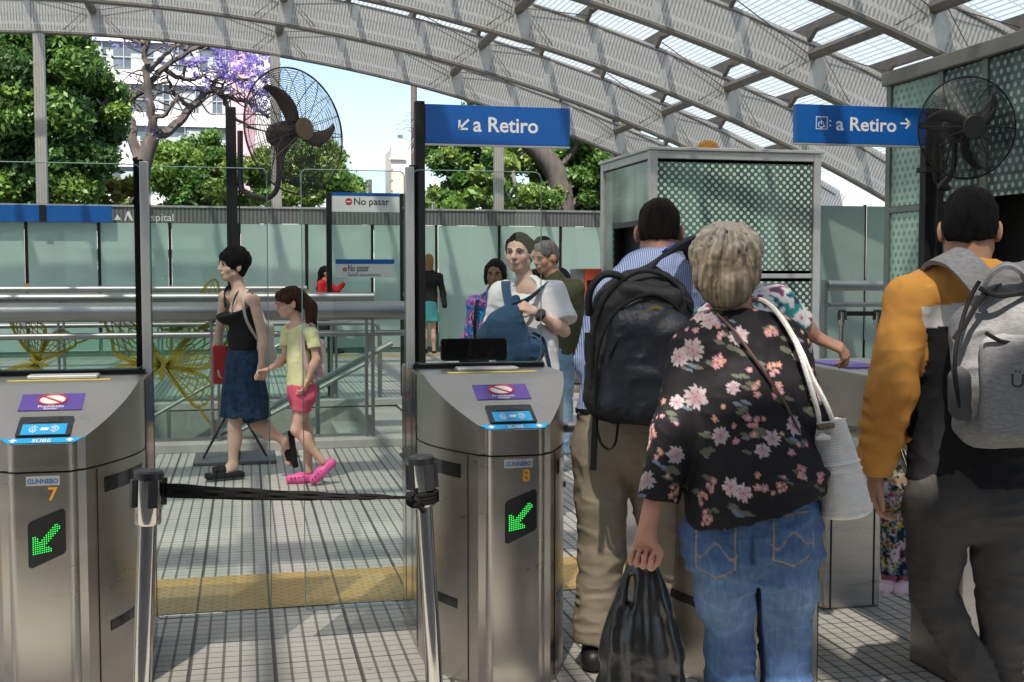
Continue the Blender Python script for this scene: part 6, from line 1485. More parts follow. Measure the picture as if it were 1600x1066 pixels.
m = MB(); band(m, [K_(1040, 394, .035), K_(1052, 385, .07)], .03, .02, (1, .3, .75)); m.build('strap_buckle', P('blue_buckle', (.03, .10, .42), .3), bp_, local=True)
m = MB(); band(m, [K_(932, 600, -.02), K_(930, 660, -.03), K_(927, 735, -.01)], .022, .004, (1, 0, 0)); band(m, [K_(930, 655, -.03), K_(938, 690, -.05), K_(952, 702, -.05), K_(962, 690, -.04), K_(966, 655, -.03)], .016, .004, (.3, 1, 0)); band(m, [K_(918, 520, -.02), K_(920, 570, -.05), K_(945, 600, -.09)], .02, .005, (1, 0, .2)); m.build('loose_strap', MT['rubber'], bp_, smooth=True, local=True)
m = MB(); band(m, [K_(1004, 506, -.150), K_(1008, 490, -.146), K_(1024, 480, -.142), K_(1036, 484, -.142)], .01, .003, (0, 0, 1)); band(m, [K_(1010, 498, -.149), K_(1020, 490, -.146), K_(1034, 490, -.143)], .006, .003, (0, 0, 1)); m.build('emblem', P('olive_emblem', (.14, .12, .02), .7), bp_, local=True)

# ------------------------------------------------------------- person tapping at the next gate, almost hidden
f10 = Fig(1175, 4.3, 'person in a pale patterned blouse reaching out a hand beyond the floral blouse', .0065); J_ = f10.J
j = dict(head=J_(1149, 420), neck=J_(1165, 480), pel=J_(1165, 690), shL=J_(1115, 500), elL=J_(1105, 590, .1), wrL=J_(1130, 600, .28), shR=J_(1212, 476), elR=J_(1248, 508, .02), wrR=J_(1281, 530, .03), hipL=J_(1140, 720), hipR=J_(1195, 720), knL=J_(1140, 880), knR=J_(1195, 880), anL=J_(1140, 1020), anR=J_(1195, 1020))
S, T, A, Hd = bodysdf(f10, j, .95, (0, 1, 0), nr=.05, thin=.02); S.h = .005
hand_sdf(S, j['wrR'], (1, .05, -.42), (.4, -.35, .85), -1, .95, (.5, .55, .65, .75), .7); S.build('body', SKIN['tan'], f10.t)
caphair(f10, T, 1.0, HAIR['black'], .086, .008, -.08, .05)
s = SDF(.006); s.chain([J_(1168, 510), J_(1168, 600), J_(1166, 690)], [.135, .145, .15], .05, ((0, 1, 0), .7))
for q in 'LR': s.cone(J_(1165, 498), j['sh' + q], .06, .064, .05)
s.chain([j['shR'], j['elR'] + V3(.01, 0, -.005)], [.066, .058], .03, None, True); s.chain([j['shL'], j['elL']], [.062, .056], .03); s.dsp = folds(.006, 10, 71)
def printed(pal, f, seed):
    pal = np.array(pal)
    def fn(V, F):
        a = vnoise(V, f, seed) + .6 * vnoise(V, f * 2.2, seed + 1); q = np.digitize(a, np.linspace(-.55, .55, len(pal) - 1)); return pal[q]
    return fn
s.build('blouse', cloth('printed_pale_fabric', (0, 0, 0), .8, .08, .1, attr=True), f10.t, printed([(.05, .03, .12), (.03, .25, .25), (.6, .58, .56), (.66, .64, .62), (.55, .53, .52), (.35, .06, .2), (.08, .06, .07)], 24, 3))
trousers(f10, j, 'trousers', cloth('black_trouser', (.02, .02, .022)), (.09, .07, .06), J_(1166, 640), f10.t, A, g=.155); shoes(f10, j, MT['rubber'], (0, 1, 0), .16, .04)

# ------------------------------------------------------------- man in the mustard sweatshirt
f11 = Fig(1510, 3.65, 'man in a mustard, white and black sweatshirt walking away with a grey backpack', .0055); J_ = f11.J
j = dict(head=J_(1515, 357, .02), neck=J_(1512, 428), pel=J_(1515, 765), chest=J_(1512, 560), shL=J_(1424, 470), elL=J_(1392, 612, -.03), wrL=J_(1366, 738, .02), shR=J_(1605, 470), elR=J_(1636, 610), wrR=J_(1640, 740, .05),
         hipL=J_(1466, 795), hipR=J_(1561, 795), knL=J_(1458, 928, .04), knR=J_(1563, 935, .0), anL=J_(1545, 1095, -.06), anR=J_(1568, 1125, .02))
S, T, A, Hd = bodysdf(f11, j, 1.08, (0, 1, 0), (-.02, .97, -.2), 1.0, nr=.064, thin=.02, up=(0, .2, 1)); S.h = .0045
hand_sdf(S, j['wrL'], (-.05, .12, -1), (-.95, -.3, 0), -1, 1.0, (.45, .5, .55, .6), .35); S.build('body', SKIN['tan'], f11.t)
caphair(f11, T, 1.0, HAIR['black'], .083, .008, -.052, .05, amp=.004)
s = SDF(.005)
s.chain([J_(1514, 475), J_(1514, 560), J_(1514, 660), J_(1514, 745)], [.165, .178, .178, .185], .05, ((0, 1, 0), .68)); s.cone(J_(1513, 418, .01), J_(1513, 460), .066, .11, .04, ((0, 1, 0), .85))
for q in 'LR':
    s.cone(J_(1513, 447), j['sh' + q], .07, .078, .06); e = j['el' + q]; w2 = j['wr' + q]
    s.chain([j['sh' + q], e], [.079, .070], .03); s.cone(e, e + (w2 - e) * .8, .070, .062, .03); s.cone(e + (w2 - e) * .8, e + (w2 - e) * .98, .052, .044, .012, None, True)
s.cut(J_(1514, 752), (0, 0, -1), (J_(1514, 800), .27)); s.cut(J_(1513, 410), (0, .25, 1), (J_(1513, 396), .12))
e_ = j['elL']
s.dsp = addf(folds(.006, 7, 81, (1, 1, .9)), folds(.004, 18, 82), lambda p: .004 * np.sin((p[:, 2] - e_[2]) * 95 + 4 * vnoise(p, 6, 83)) * np.exp(-((p[:, 2] - e_[2] + .13) / .10) ** 2) * (p[:, 0] < J_(1425, 600)[0]))
xa_ = [J_(1443, 500), J_(1420, 600), J_(1412, 750)]
def block(V, F):
    xs = np.interp(-V[:, 2], [-p[2] for p in xa_], [p[0] for p in xa_]); xr = 2 * J_(1514, 600)[0] - xs; sl = (V[:, 0] < xs) | (V[:, 0] > xr)
    def dseg(a, b): ab = b - a; t = np.clip(((V - a) @ ab) / (ab @ ab), 0, 1); return np.linalg.norm(V - a - t[:, None] * ab, axis=1)
    da = np.minimum.reduce([dseg(j['sh' + q] * .45 + j['el' + q] * .55, j['el' + q]) for q in 'LR'] + [dseg(j['el' + q], j['wr' + q]) for q in 'LR']) - .07
    ax_ = J_(1514, 600); dt = np.hypot(V[:, 0] - ax_[0], (V[:, 1] - ax_[1]) / .68) - .178; sl |= da < dt - .004
    C_ = np.tile(V3(.56, .265, .06), (len(V), 1)); z = V[:, 2] - .10 * np.abs(V[:, 0] - J_(1514, 500)[0]) * -1; z1, z2 = J_(0, 482)[2] + .02, J_(0, 515)[2] + .02
    tor = ~sl; C_[tor & (z < z1)] = (.62, .61, .60); C_[tor & (z < z2)] = (.012, .012, .014)
    return C_
s.build('sweatshirt', cloth('sweatshirt_fleece', (0, 0, 0), .95, .07, .2, 240, attr=True), f11.t, block)
trousers(f11, j, 'jeans', cloth('charcoal_denim', (.052, .049, .047), .85, .25, .25, 240), (.097, .069, .055), J_(1514, 726), f11.t, A, .012, addf(folds(.004, 8, 85, (1, 1, 1.4)), folds(.0045, 17, 86, (.7, .7, 1.7))), None, None, .168, .72, .03)
shoes(f11, j, MT['rubber'], (0, 1, 0), .19, .046)
s = SDF(.006)
fb = Fig(1560, 3.42, 'x'); bpy.data.objects.remove(fb.t); K_ = fb.J
gb = thing('backpack', 'heather grey backpack with black piping on the man in mustard', 'backpack', tuple(fb.g), fb.rz)
M_HEA = P('heather_grey', (.20, .20, .205), .9, 0, .25, 60, .3, 220, stretch=(1, 1, 3)); ti = R(-3); ax = np.array([[math.cos(ti), 0, -math.sin(ti)], [0, 1, 0], [math.sin(ti), 0, math.cos(ti)]])
s = SDF(.0055); s.box(K_(1582, 585, .01), (.168, .085, .205), .07, ax, .03); s.ell(K_(1585, 478, .02), (.105, .075, .12), ax, .07); s.dsp = addf(folds(.008, 7, 91, (1, 1, .8)), folds(.005, 17, 92)); s.build('main_compartment', M_HEA, gb)
s = SDF(.0055); s.box(K_(1604, 605, -.085), (.125, .04, .15), .035, ax, .03); s.dsp = folds(.006, 8, 93); s.build('front_pocket', M_HEA, gb)
s = SDF(.0055); s.box(K_(1500, 615, -.02), (.03, .06, .075), .03, ax, .02); s.dsp = folds(.004, 14, 94); s.build('side_pocket', cloth('mesh_pocket', (.06, .06, .063)), gb)
m = MB(); tubeJ(m, [K_(1500, 640, -.07), K_(1492, 560, -.075), K_(1510, 480, -.07), K_(1530, 440, -.06)], .006); tubeJ(m, [K_(1490, 530, -.07), K_(1512, 500, -.075), K_(1530, 470, -.075), K_(1545, 455, -.07)], .008); tubeJ(m, [K_(1530, 450, -.075), K_(1560, 462, -.085), K_(1600, 456, -.085), K_(1640, 440, -.06)], .007); tubeJ(m, [K_(1540, 520, -.10), K_(1570, 535, -.105), K_(1605, 530, -.105)], .006)
m.build('piping', MT['rubber'], gb, smooth=True, local=True)
m = MB(); band(m, [K_(1545, 455, -.03), K_(1515, 420, .02), K_(1490, 402, .10), K_(1465, 405, .19), K_(1448, 440, .30)], .085, .014, (.8, .3, .45)); band(m, [K_(1590, 450, -.03), K_(1600, 420, .02), K_(1608, 408, .10), K_(1615, 415, .2)], .085, .014, (.8, -.3, .3)); m.build('shoulder_strap', M_HEA, gb, smooth=True, local=True)
m = MB(); band(m, [K_(1536, 452, -.05), K_(1550, 428, -.075), K_(1572, 415, -.09), K_(1595, 425, -.09), K_(1605, 452, -.06)], .035, .012, (0, 1, .3)); m.build('grab_handle', M_HEA, gb, smooth=True, local=True)
tx = text_mesh('ÜPP', .055, K_(1578, 605, -.1275), (1, 0, 0), (0, 0, 1), .0005, .01); tx.build('lettering', MT['letters_dark'], gb, local=True)
# ------------------------------------------------------------- woman in black top walking left, hand in hand with the girl
f1 = Fig(372, 8.35, 'woman in black strappy top and navy skirt walking left, leading a girl by the hand', .0065); J_ = f1.J
D1 = nrm((-.86, -.5, 0))
j = dict(head=J_(363, 415), neck=J_(375, 458, .02), pel=J_(380, 575), chest=J_(376, 500), shL=J_(397, 470, -.13), elL=J_(411, 530, -.15), wrL=J_(409, 571, -.19), shR=J_(351, 464, .10), elR=J_(341, 528, .16), wrR=J_(339, 572, .14),
         hipL=J_(378, 598, -.06), hipR=J_(388, 598, .08), knL=J_(366, 667, -.07), knR=J_(402, 664, .07), anL=J_(364, 727, -.06), anR=J_(447, 690, .09))
S, T, A, Hd = bodysdf(f1, j, .9, D1, (-.9, -.43, 0), .98, nr=.046, thin=.008); S.h = .006
hand_sdf(S, j['wrL'], (-.12, .05, -1), (.2, -1, 0), -1, .88, (.7, .8, .8, .8), .8); hand_sdf(S, j['wrR'], (.12, -.1, -1), (-.9, -.4, 0), 1, .88, (.5, .5, .6, .6), .4)
for q, d in (('L', (-1, -.25, -.32)), ('R', (.10, -.1, -1))):
    a = j['an' + q]; d = nrm(d); S.cone(a, a + d * .05 + V3(0, 0, -.02 if q == 'L' else 0), .034, .036, .02); S.cone(a + V3(0, 0, -.025), a + d * .155 + V3(0, 0, -.018 if q == 'L' else .0), .033, .026, .02, ((0, 0, 1), .7) if q == 'L' else None)
S.build('body', SKIN['light'], f1.t); face(f1.t, T, .98, f1.t)
def crop1(S_, ax): S_.ell(T(-.02, .058, .072), np.array([.06, .035, .03]), ax, .03); S_.ell(T(.07, .0, .03), (.03, .055, .055), ax, .03); S_.ell(T(-.07, .0, .03), (.03, .055, .055), ax, .03)
caphair(f1, T, .98, HAIR['black'], .086, .010, -.10, .075, .0055, .005, lambda S_, ax: (crop1(S_, ax), locks(S_, T, 90, (.092, .112, .106), th=(.1, 1.85), ph=(PI * .93, 2.07 * PI), rad=.009, seed=7, lift=.02), locks(S_, T, 30, (.090, .108, .104), th=(.1, 1.05), ph=(.05 * PI, .95 * PI), rad=.009, seed=8)))
s = SDF(.0055); fl = (A[1], .68); s.cone(J_(377, 484), J_(378, 530, .0), .128, .122, .04, fl); s.cone(J_(378, 530), J_(380, 562), .118, .128, .04, fl); s.ell(J_(370, 492, -.03) + D1 * .03, (.12, .10, .075), None, .04); s.cut(J_(374, 481), nrm(V3(0, 0, 1) + D1 * .38)); s.dsp = folds(.004, 12, 101)
TB = cloth('black_jersey', (.012, .012, .013)); s.build('top', TB, f1.t)
m = MB(); tubeJ(m, [J_(362, 487, -.06), J_(368, 462, -.06), J_(380, 452, .0), J_(390, 470, .06)], .005); tubeJ(m, [J_(352, 480, .0), J_(352, 455, .07), J_(362, 448, .09), J_(375, 470, .11)], .010); tubeJ(m, [J_(381, 484, -.11), J_(388, 462, -.09), J_(395, 470, -.02)], .005); m.build('straps', TB, f1.t, smooth=True, local=True)
s = SDF(.006); s.cone(J_(380, 548), J_(382, 575), .132, .152, .03, (A[1], .80)); s.chain([J_(382, 575), J_(381, 620), J_(379, 652)], [.152, .170, .180], .03, (A[1], .85), True); s.cone(J_(385, 600), J_(404, 652, .05), .12, .095, .04, None, True); s.cut(J_(380, 547), (0, 0, 1))
s.dsp = addf(lambda p: .007 * np.sin(np.arctan2(p[:, 1], p[:, 0] - J_(381, 600)[0]) * 9 + 2 * vnoise(p, 4, 5)) * np.clip((J_(0, 560)[2] - p[:, 2]) * 4, 0, 1), folds(.003, 16, 103))
s.build('skirt', cloth('navy_print', (.018, .042, .085), .85, .6, .1, scale=40), f1.t)
for q, d in (('L', (-1, -.25, 0)), ('R', (.12, -.1, -1))):
    a = j['an' + q]; d = nrm(d); S_ = SDF(.005); dn = V3(0, 0, -1) if q == 'L' else nrm(V3(1, 0, .12)); off = .055 if q == 'L' else .03
    S_.box(a + dn * (off + .012) + d * .06, (.135, .045, .021), .012, np.array([d, nrm(np.cross(dn, d)), dn]), .004)
    S_.cone(a + dn * (off - .03) + d * .055, a + dn * (off - .025) + d * .14, .040, .036, .01, (dn, .8), 2)
    S_.build('platform_sandal', MT['rubber'], f1.t)
m = MB(); tubeJ(m, [J_(372, 462, -.05), J_(362, 485, -.085), J_(360, 496, -.1)], .0018, 4); m.build('necklace', MT['alu'], f1.t, local=True)
tt = thing('tote_bag', 'cream canvas tote hanging from the shoulder of the woman in the black top', 'bag', tuple(f1.g), f1.rz)
s = SDF(.006); s.box(J_(411, 535, .02), (.075, .035, .135), .03, frame((.3, 1, 0)), .02); s.ell(J_(418, 560, .02), (.065, .045, .09), None, .04); s.dsp = folds(.007, 8, 105); s.build('sack', cloth('cream_canvas', (.52, .49, .42), .9), tt)
m = MB(); band(m, [J_(420, 515, .04), J_(398, 465, .03), J_(388, 452, -.03), J_(380, 468, -.115), J_(385, 500, -.145), J_(402, 530, -.07)], .02, .004, (.8, .4, .2)); m.build('strap', bpy.data.materials['cream_canvas'], tt, smooth=True, local=True)
rb = thing('red_folder', 'red folder held in the far hand of the woman in the black top', 'folder', tuple(f1.g), f1.rz)
s = SDF(.006); s.box(J_(345, 570, .13), (.055, .018, .14), .012, frame((.2, 1, 0)), .01); s.build('cover', cloth('red_cover', (.42, .02, .025), .5), rb)

# ------------------------------------------------------------- girl in yellow
f2 = Fig(470, 8.12, 'girl in a yellow T-shirt, pink shorts and pink clogs walking left', .006); J_ = f2.J
D2 = nrm((-.97, -.25, 0))
j = dict(head=J_(452, 473), neck=J_(465, 505), pel=J_(472, 606), chest=J_(468, 545), shL=J_(487, 522, -.10), elL=J_(494, 562, -.12), wrL=J_(480, 596, -.13), shR=J_(450, 518, .09), elR=J_(444, 562, .05), wrR=J_(417, 579, -.08),
         hipL=J_(475, 622, -.05), hipR=J_(468, 622, .06), knL=J_(463, 672, -.06), knR=J_(480, 676, .05), anL=J_(505, 722, -.04), anR=J_(483, 737, .05))
S, T, A, Hd = bodysdf(f2, j, .70, D2, (-.96, -.25, -.12), .90, nr=.040, thin=.006); S.h = .0055
hand_sdf(S, j['wrL'], (-.35, -.1, -1), (.9, -.4, 0), -1, .72, (.4, .5, .5, .6), .4); hand_sdf(S, j['wrR'], (-1, -.2, -.15), (0, .5, 1), 1, .70, (.6, .8, .8, .8), .5)
S.build('body', SKIN['fair'], f2.t); face(f2.t, T, .9, f2.t)
def ex2(S_, ax):
    S_.ell(T(0, .075, .055), (.06, .022, .03), ax, .02); S_.ell(T(.074, .012, .03), (.02, .045, .034), ax, .02); S_.ell(T(-.074, .012, .03), (.02, .045, .034), ax, .02)
    S_.chain([T(0, -.10, .05), J_(486, 480, .0), J_(487, 515, .0), J_(497, 545, .0), J_(503, 560, 0)], [.03, .042, .038, .024, .01], .02)
caphair(f2, T, .9, HAIR['brown'], .080, .006, -.085, .085, .005, .005, ex2)
m = MB(); tubeJ(m, [T(-.0, -.092, .09), T(.0, -.115, .05), T(0, -.10, .015)], .012, 8); m.build('hair_tie', MT['rubber'], f2.t, smooth=True, local=True)
s = SDF(.0055); fl = (A[1], .75); s.chain([J_(467, 522), J_(467, 560), J_(468, 600)], [.095, .100, .114], .04, fl); s.cone(J_(466, 512), J_(467, 530), .05, .085, .03, fl)
for q in 'LR': s.cone(J_(466, 515), j['sh' + q], .042, .045, .04); s.cone(j['sh' + q], j['sh' + q] + (j['el' + q] - j['sh' + q]) * .55, .046, .046, .02, None, True)
s.cut(J_(468, 612), (0, 0, -1), (J_(468, 650), .2)); s.cut(J_(463, 509), nrm(V3(0, 0, 1) + D2 * .5), (J_(463, 500), .09)); s.dsp = addf(folds(.004, 11, 111, (1, 1, .6)), folds(.002, 30, 112)); s.build('t_shirt', cloth('yellow_cotton', (.64, .64, .34), .9, .06), f2.t)
trousers(f2, j, 'shorts', cloth('pink_cotton', (.60, .10, .16), .9, .08), (.07, .064, .06), J_(468, 600), f2.t, A, .02, folds(.004, 14, 113), None, -.42, .115, .85)
M_CLOG = P('pink_foam', (.72, .10, .32), .55, 0, .06)
for q, d, dn in (('L', (-.75, -.15, -.66), (.66, 0, -.75)), ('R', (-1, -.2, 0), (0, 0, -1))):
    a = j['an' + q]; d = nrm(d); dn = nrm(np.array(dn, float)); S_ = SDF(.004); b0 = a + dn * .045; S_.cone(b0 - d * .035, b0 + d * .06, .036, .040, .02); S_.cone(b0 + d * .06, b0 + d * .13, .040, .032, .02); S_.ell(a - dn * .0 + d * .01, (.026, .026, .03), None, .002, True); S_.cut(b0 + dn * .03, dn); S_.build('clog', M_CLOG, f2.t)
    m = MB(); sd = nrm(np.cross(d, dn)); 
    for k in range(4):
        for x in (-1, 1): c_ = b0 + d * (.055 + .026 * k) + sd * x * .03 - dn * .012; m.tube([c_, c_ + (sd * x * .012 - dn * .004)], .0055, 6)
    m.build('vent_hole', P('clog_hole', (.20, .03, .08), .7), f2.t, local=True)
gm = MB()
for x in (-1, 1):
    gm.tube([Vector(T(.031 * x + .024 * math.cos(a), .100 - abs(.031 * x + .024 * math.cos(a)) * .12, .003 + .017 * math.sin(a))) for a in [2 * PI * k / 18 for k in range(18)]], .0034, 6, closed=True); gm.tube([Vector(T(.053 * x, .092, .008)), Vector(T(.079 * x, .03, .008)), Vector(T(.082 * x, -.005, .0))], .003, 6)
gm.tube([Vector(T(-.008, .1, .006)), Vector(T(.008, .1, .006))], .003, 6); gm.build('glasses', P('pink_frames', (.65, .22, .36), .3), f2.t, smooth=True, local=True)
m = MB(); c_ = j['wrL']; m.tube([c_ + V3(.019 * math.cos(a), .019 * math.sin(a), .005 * math.sin(a)) for a in [2 * PI * k / 14 for k in range(14)]], .0025, 5, closed=True); m.build('bracelet', MT['rubber'], f2.t, local=True)
kb = thing('backpack', 'small pale pink rucksack on the girl in yellow', 'backpack', tuple(f2.g), f2.rz)
s = SDF(.006); s.box(J_(499, 560, .01), (.045, .085, .13), .04, frame((0, 1, 0)), .02); s.dsp = folds(.005, 10, 115); PK = cloth('pale_pink_nylon', (.58, .42, .44), .6); s.build('sack', PK, kb)
m = MB(); band(m, [J_(497, 530, -.07), J_(487, 508, -.085), J_(474, 520, -.105), J_(473, 545, -.115), J_(482, 580, -.1), J_(496, 592, -.06)], .03, .006, (.9, .1, .3)); m.build('strap', PK, kb, smooth=True, local=True)

# ------------------------------------------------------------- young woman in white with the blue sling bag
f6 = Fig(820, 6.7, 'young woman in a white shirt with a navy sling bag, facing the camera behind gate', .0055); f6.t['label'] = 'young woman in a loose white shirt clutching a navy sling bag'; J_ = f6.J
D6 = nrm((-.45, -.9, 0))
j = dict(head=J_(811, 395), neck=J_(824, 445, .02), pel=J_(825, 585, .03), chest=J_(822, 500, .02), shL=J_(864, 462, .03), elL=J_(882, 518, -.05), wrL=J_(836, 487, -.19), shR=J_(785, 462, .10), elR=J_(772, 520, .12), wrR=J_(775, 570, .05),
         hipL=J_(845, 600, .03), hipR=J_(808, 600, .06), knL=J_(845, 700), knR=J_(808, 700), anL=J_(845, 805), anR=J_(808, 805))
S, T, A, Hd = bodysdf(f6, j, .92, D6, (-.30, -.95, -.02), .97, nr=.047, thin=.014); S.h = .0048
hand_sdf(S, j['wrL'], (-.88, -.2, .42), (.3, -.75, .5), -1, .88, (.7, .8, .85, .9), .8); S.build('body', SKIN['light'], f6.t); face(f6.t, T, .97, f6.t)
caphair(f6, T, .97, HAIR['black'], .0765, .000, -.07, .048, .0045, .0025, lambda S_, ax: (S_.ell(T(.05, -.06, -.05), (.035, .045, .055), ax, .03), S_.ell(T(.068, -.02, .02), (.014, .04, .05), ax, .03), S_.ell(T(-.068, -.02, .02), (.014, .04, .05), ax, .03)))
s = SDF(.0055); fl = (A[1], .7); s.chain([J_(826, 475, .03), J_(826, 530, .03), J_(830, 592, .03)], [.145, .160, .175], .05, fl); s.cone(J_(824, 448, .03), J_(825, 475, .03), .062, .11, .04, fl)
s.cone(J_(824, 455, .03), j['shL'], .06, .074, .05); s.cone(J_(824, 455, .03), j['shR'], .06, .07, .05); s.cone(j['shL'], J_(878, 503, -.02), .078, .088, .04, None, True); s.chain([j['shR'], j['elR'], j['wrR']], [.07, .065, .05], .04)
s.cut(J_(820, 458, -.02), nrm(V3(0, 0, 1) + nrm(V3(-.3, -.95, 0)) * .9), (J_(818, 448, -.06), .075)); s.cut(J_(830, 583), (0, 0, -1)); s.dsp = addf(folds(.009, 8, 121, (1, 1, .7)), folds(.004, 20, 122))
SH = cloth('white_cotton', (.70, .69, .68), .9, .05); s.build('shirt', SH, f6.t)
s = SDF(.005); s.chain([J_(806, 462, .0), J_(836, 440, .05), J_(846, 455, .03), J_(828, 478, -.10)], [.014, .02, .02, .012], .015); s.build('collar', SH, f6.t)
trousers(f6, j, 'trousers', cloth('pale_trouser', (.25, .24, .22)), (.085, .07, .065), J_(822, 575), f6.t, A, g=.15); shoes(f6, j, MT['rubber'], tuple(D6), .15, .038)
m = MB(); w_ = j['wrL'] * .82 + j['elL'] * .18; d = Vector(j['wrL'] - j['elL']).normalized(); x_ = d.cross(Vector((0, 0, 1))).normalized(); z_ = x_.cross(d)
m.tube([Vector(w_) + (x_ * math.cos(a) + z_ * math.sin(a)) * .031 for a in [2 * PI * k / 18 for k in range(18)]], .008, 6, closed=True); c_ = Vector(w_) - x_ * .0 + Vector((-.0, -.034, .012)); m.tube([c_, c_ + Vector((0, -.012, .004))], .022, 16); m.build('wrist_watch', MT['blackplastic'], f6.t, smooth=True, local=True)
sb = thing('sling_bag', 'large navy canvas sling bag on the chest of the young woman in white', 'bag', tuple(f6.g), f6.rz)
s = SDF(.0055); s.chain([J_(806, 470, -.15), J_(790, 510, -.19), J_(800, 545, -.19)], [.035, .105, .115], .05, (D6, .6)); s.cone(J_(765, 525, -.12), J_(830, 545, -.17), .07, .075, .05, (D6, .7)); s.dsp = addf(folds(.011, 7, 131), folds(.005, 17, 132)); NV = cloth('navy_canvas', (.028, .065, .125), .85, .2, .2, 160); s.build('sack', NV, sb)
m = MB(); band(m, [J_(800, 480, -.19), J_(822, 470, -.17), J_(845, 452, -.08), J_(856, 446, .03), J_(860, 470, .14)], .045, .006, (.5, -.2, .8)); band(m, [J_(797, 482, -.19), J_(791, 455, -.12), J_(790, 440, -.02), J_(795, 450, .12)], .05, .006, (1, -.3, 0)); band(m, [J_(832, 520, -.22), J_(848, 530, -.15), J_(856, 560, -.12), J_(860, 580, -.1)], .02, .005, (1, 0, .2)); m.build('strap', NV, sb, smooth=True, local=True)

# ------------------------------------------------------------- girl in the bright jacket
f5 = Fig(770, 8.7, 'woman in a splashed blue, pink and violet jacket walking behind the white shirt', .0075); J_ = f5.J
D5 = nrm((-.2, -1, 0))
j = dict(head=J_(774, 428), neck=J_(776, 458, .02), pel=J_(770, 572), shL=J_(802, 475), elL=J_(808, 530), wrL=J_(800, 575, -.05), shR=J_(744, 475), elR=J_(734, 530), wrR=J_(736, 575, -.05), hipL=J_(783, 590), hipR=J_(758, 590), knL=J_(783, 655), knR=J_(758, 655), anL=J_(783, 718), anR=J_(758, 718))
S, T, A, Hd = bodysdf(f5, j, .88, D5, (-.15, -1, -.12), .92, nr=.044, thin=.014); S.build('body', SKIN['brown'], f5.t); face(f5.t, T, .92, f5.t, M_LIPD)
caphair(f5, T, .92, HAIR['black'], .080, .004, -.09, .050, .006, .003, lambda S_, ax: (S_.ell(T(.074, .01, -.01), (.018, .045, .075), ax, .02), S_.ell(T(-.074, .01, -.01), (.018, .045, .075), ax, .02)))
s = SDF(.007); fl = (A[1], .72); s.chain([J_(774, 490), J_(772, 530), J_(771, 585)], [.125, .130, .135], .05, fl); s.cone(J_(775, 452, .01), J_(775, 475, .01), .058, .09, .03)
for q in 'LR': s.cone(J_(775, 468), j['sh' + q], .055, .062, .05); s.chain([j['sh' + q], j['el' + q], j['wr' + q]], [.064, .056, .045], .03)
s.cut(J_(775, 448), nrm(V3(0, -.3, 1)), (J_(775, 440), .1)); s.dsp = addf(folds(.007, 9, 141), folds(.003, 22, 142))
s.build('jacket', cloth('splashed_print', (0, 0, 0), .6, .06, .1, attr=True), f5.t, printed([(.02, .10, .40), (.02, .30, .50), (.03, .05, .20), (.12, .04, .28), (.55, .06, .22), (.05, .2, .5), (.6, .25, .3), (.02, .04, .16)], 26, 6))
m = MB(); band(m, [J_(748, 462, -.02), J_(744, 480, -.11), J_(742, 520, -.13), J_(746, 560, -.12)], .025, .006, (1, 0, 0)); m.build('strap', MT['rubber'], f5.t, local=True)
trousers(f5, j, 'trousers', cloth('dark_leggings', (.02, .02, .03)), (.08, .06, .05), J_(772, 570), f5.t, A, g=.14, h=.008); shoes(f5, j, MT['rubber'], tuple(D5), .14, .036, .008)

# ------------------------------------------------------------- grey haired man in olive and the one behind him
f7 = Fig(870, 8.7, 'grey haired man in an olive sweater and light blue jeans', .0075); J_ = f7.J
D7 = nrm((-.55, -.85, 0))
j = dict(head=J_(852, 402), neck=J_(866, 436, .02), pel=J_(868, 555), shL=J_(896, 452, .0), elL=J_(902, 505, .03), wrL=J_(899, 543, -.02), shR=J_(838, 450, .08), elR=J_(832, 505, .1), wrR=J_(836, 545, .05), hipL=J_(878, 572), hipR=J_(858, 572, .05), knL=J_(880, 640, -.05), knR=J_(866, 640, .12), anL=J_(881, 708, -.06), anR=J_(872, 690, .3))
S, T, A, Hd = bodysdf(f7, j, .98, D7, (-.72, -.66, -.18), 1.0, nr=.056, thin=.014); S.h = .006; hand_sdf(S, j['wrL'], (-.1, -.1, -1), (.9, .2, 0), -1, .95, (.5, .5, .6, .6), .5); S.build('body', SKIN['tan'], f7.t); face(f7.t, T, 1.0, f7.t, M_LIPD, HAIR['greying'])
caphair(f7, T, 1.0, HAIR['greying'], .080, .003, -.05, .058, .006, .004)
s = SDF(.007); fl = (A[1], .72); s.chain([J_(868, 470), J_(869, 515), J_(869, 550)], [.145, .152, .15], .05, fl); s.cone(J_(867, 436, .01), J_(868, 462, .01), .064, .11, .04)
for q in 'LR': s.cone(J_(867, 452), j['sh' + q], .065, .07, .05); s.chain([j['sh' + q], j['el' + q], j['wr' + q]], [.072, .06, .045], .03, None, True)
s.cut(J_(868, 549), (0, 0, -1), (J_(868, 600), .26)); s.dsp = addf(folds(.007, 8, 151), folds(.003, 20, 152)); s.build('sweater', cloth('olive_knit', (.055, .058, .03), .95), f7.t)
trousers(f7, j, 'jeans', cloth('light_denim', (.19, .30, .42), .9, .2, .15), (.085, .066, .058), J_(868, 542), f7.t, A, .03, folds(.006, 12, 153, (1, 1, 1.6)), None, None, .15, .75, h=.0075)
shoes(f7, j, P('pale_trainer', (.42, .44, .48), .6), tuple(D7), .15, .042, .008)
f13 = Fig(866, 10.2, 'person with black hair in a dark jacket, half a head showing behind the olive sweater', .012); J_ = f13.J
j = dict(head=J_(847, 392), neck=J_(858, 420), pel=J_(858, 520), shL=J_(878, 432), elL=J_(882, 475), wrL=J_(880, 515), shR=J_(838, 432), elR=J_(834, 475), wrR=J_(836, 515), hipL=J_(866, 535), hipR=J_(850, 535), knL=J_(866, 600), knR=J_(850, 600), anL=J_(866, 675), anR=J_(850, 675))
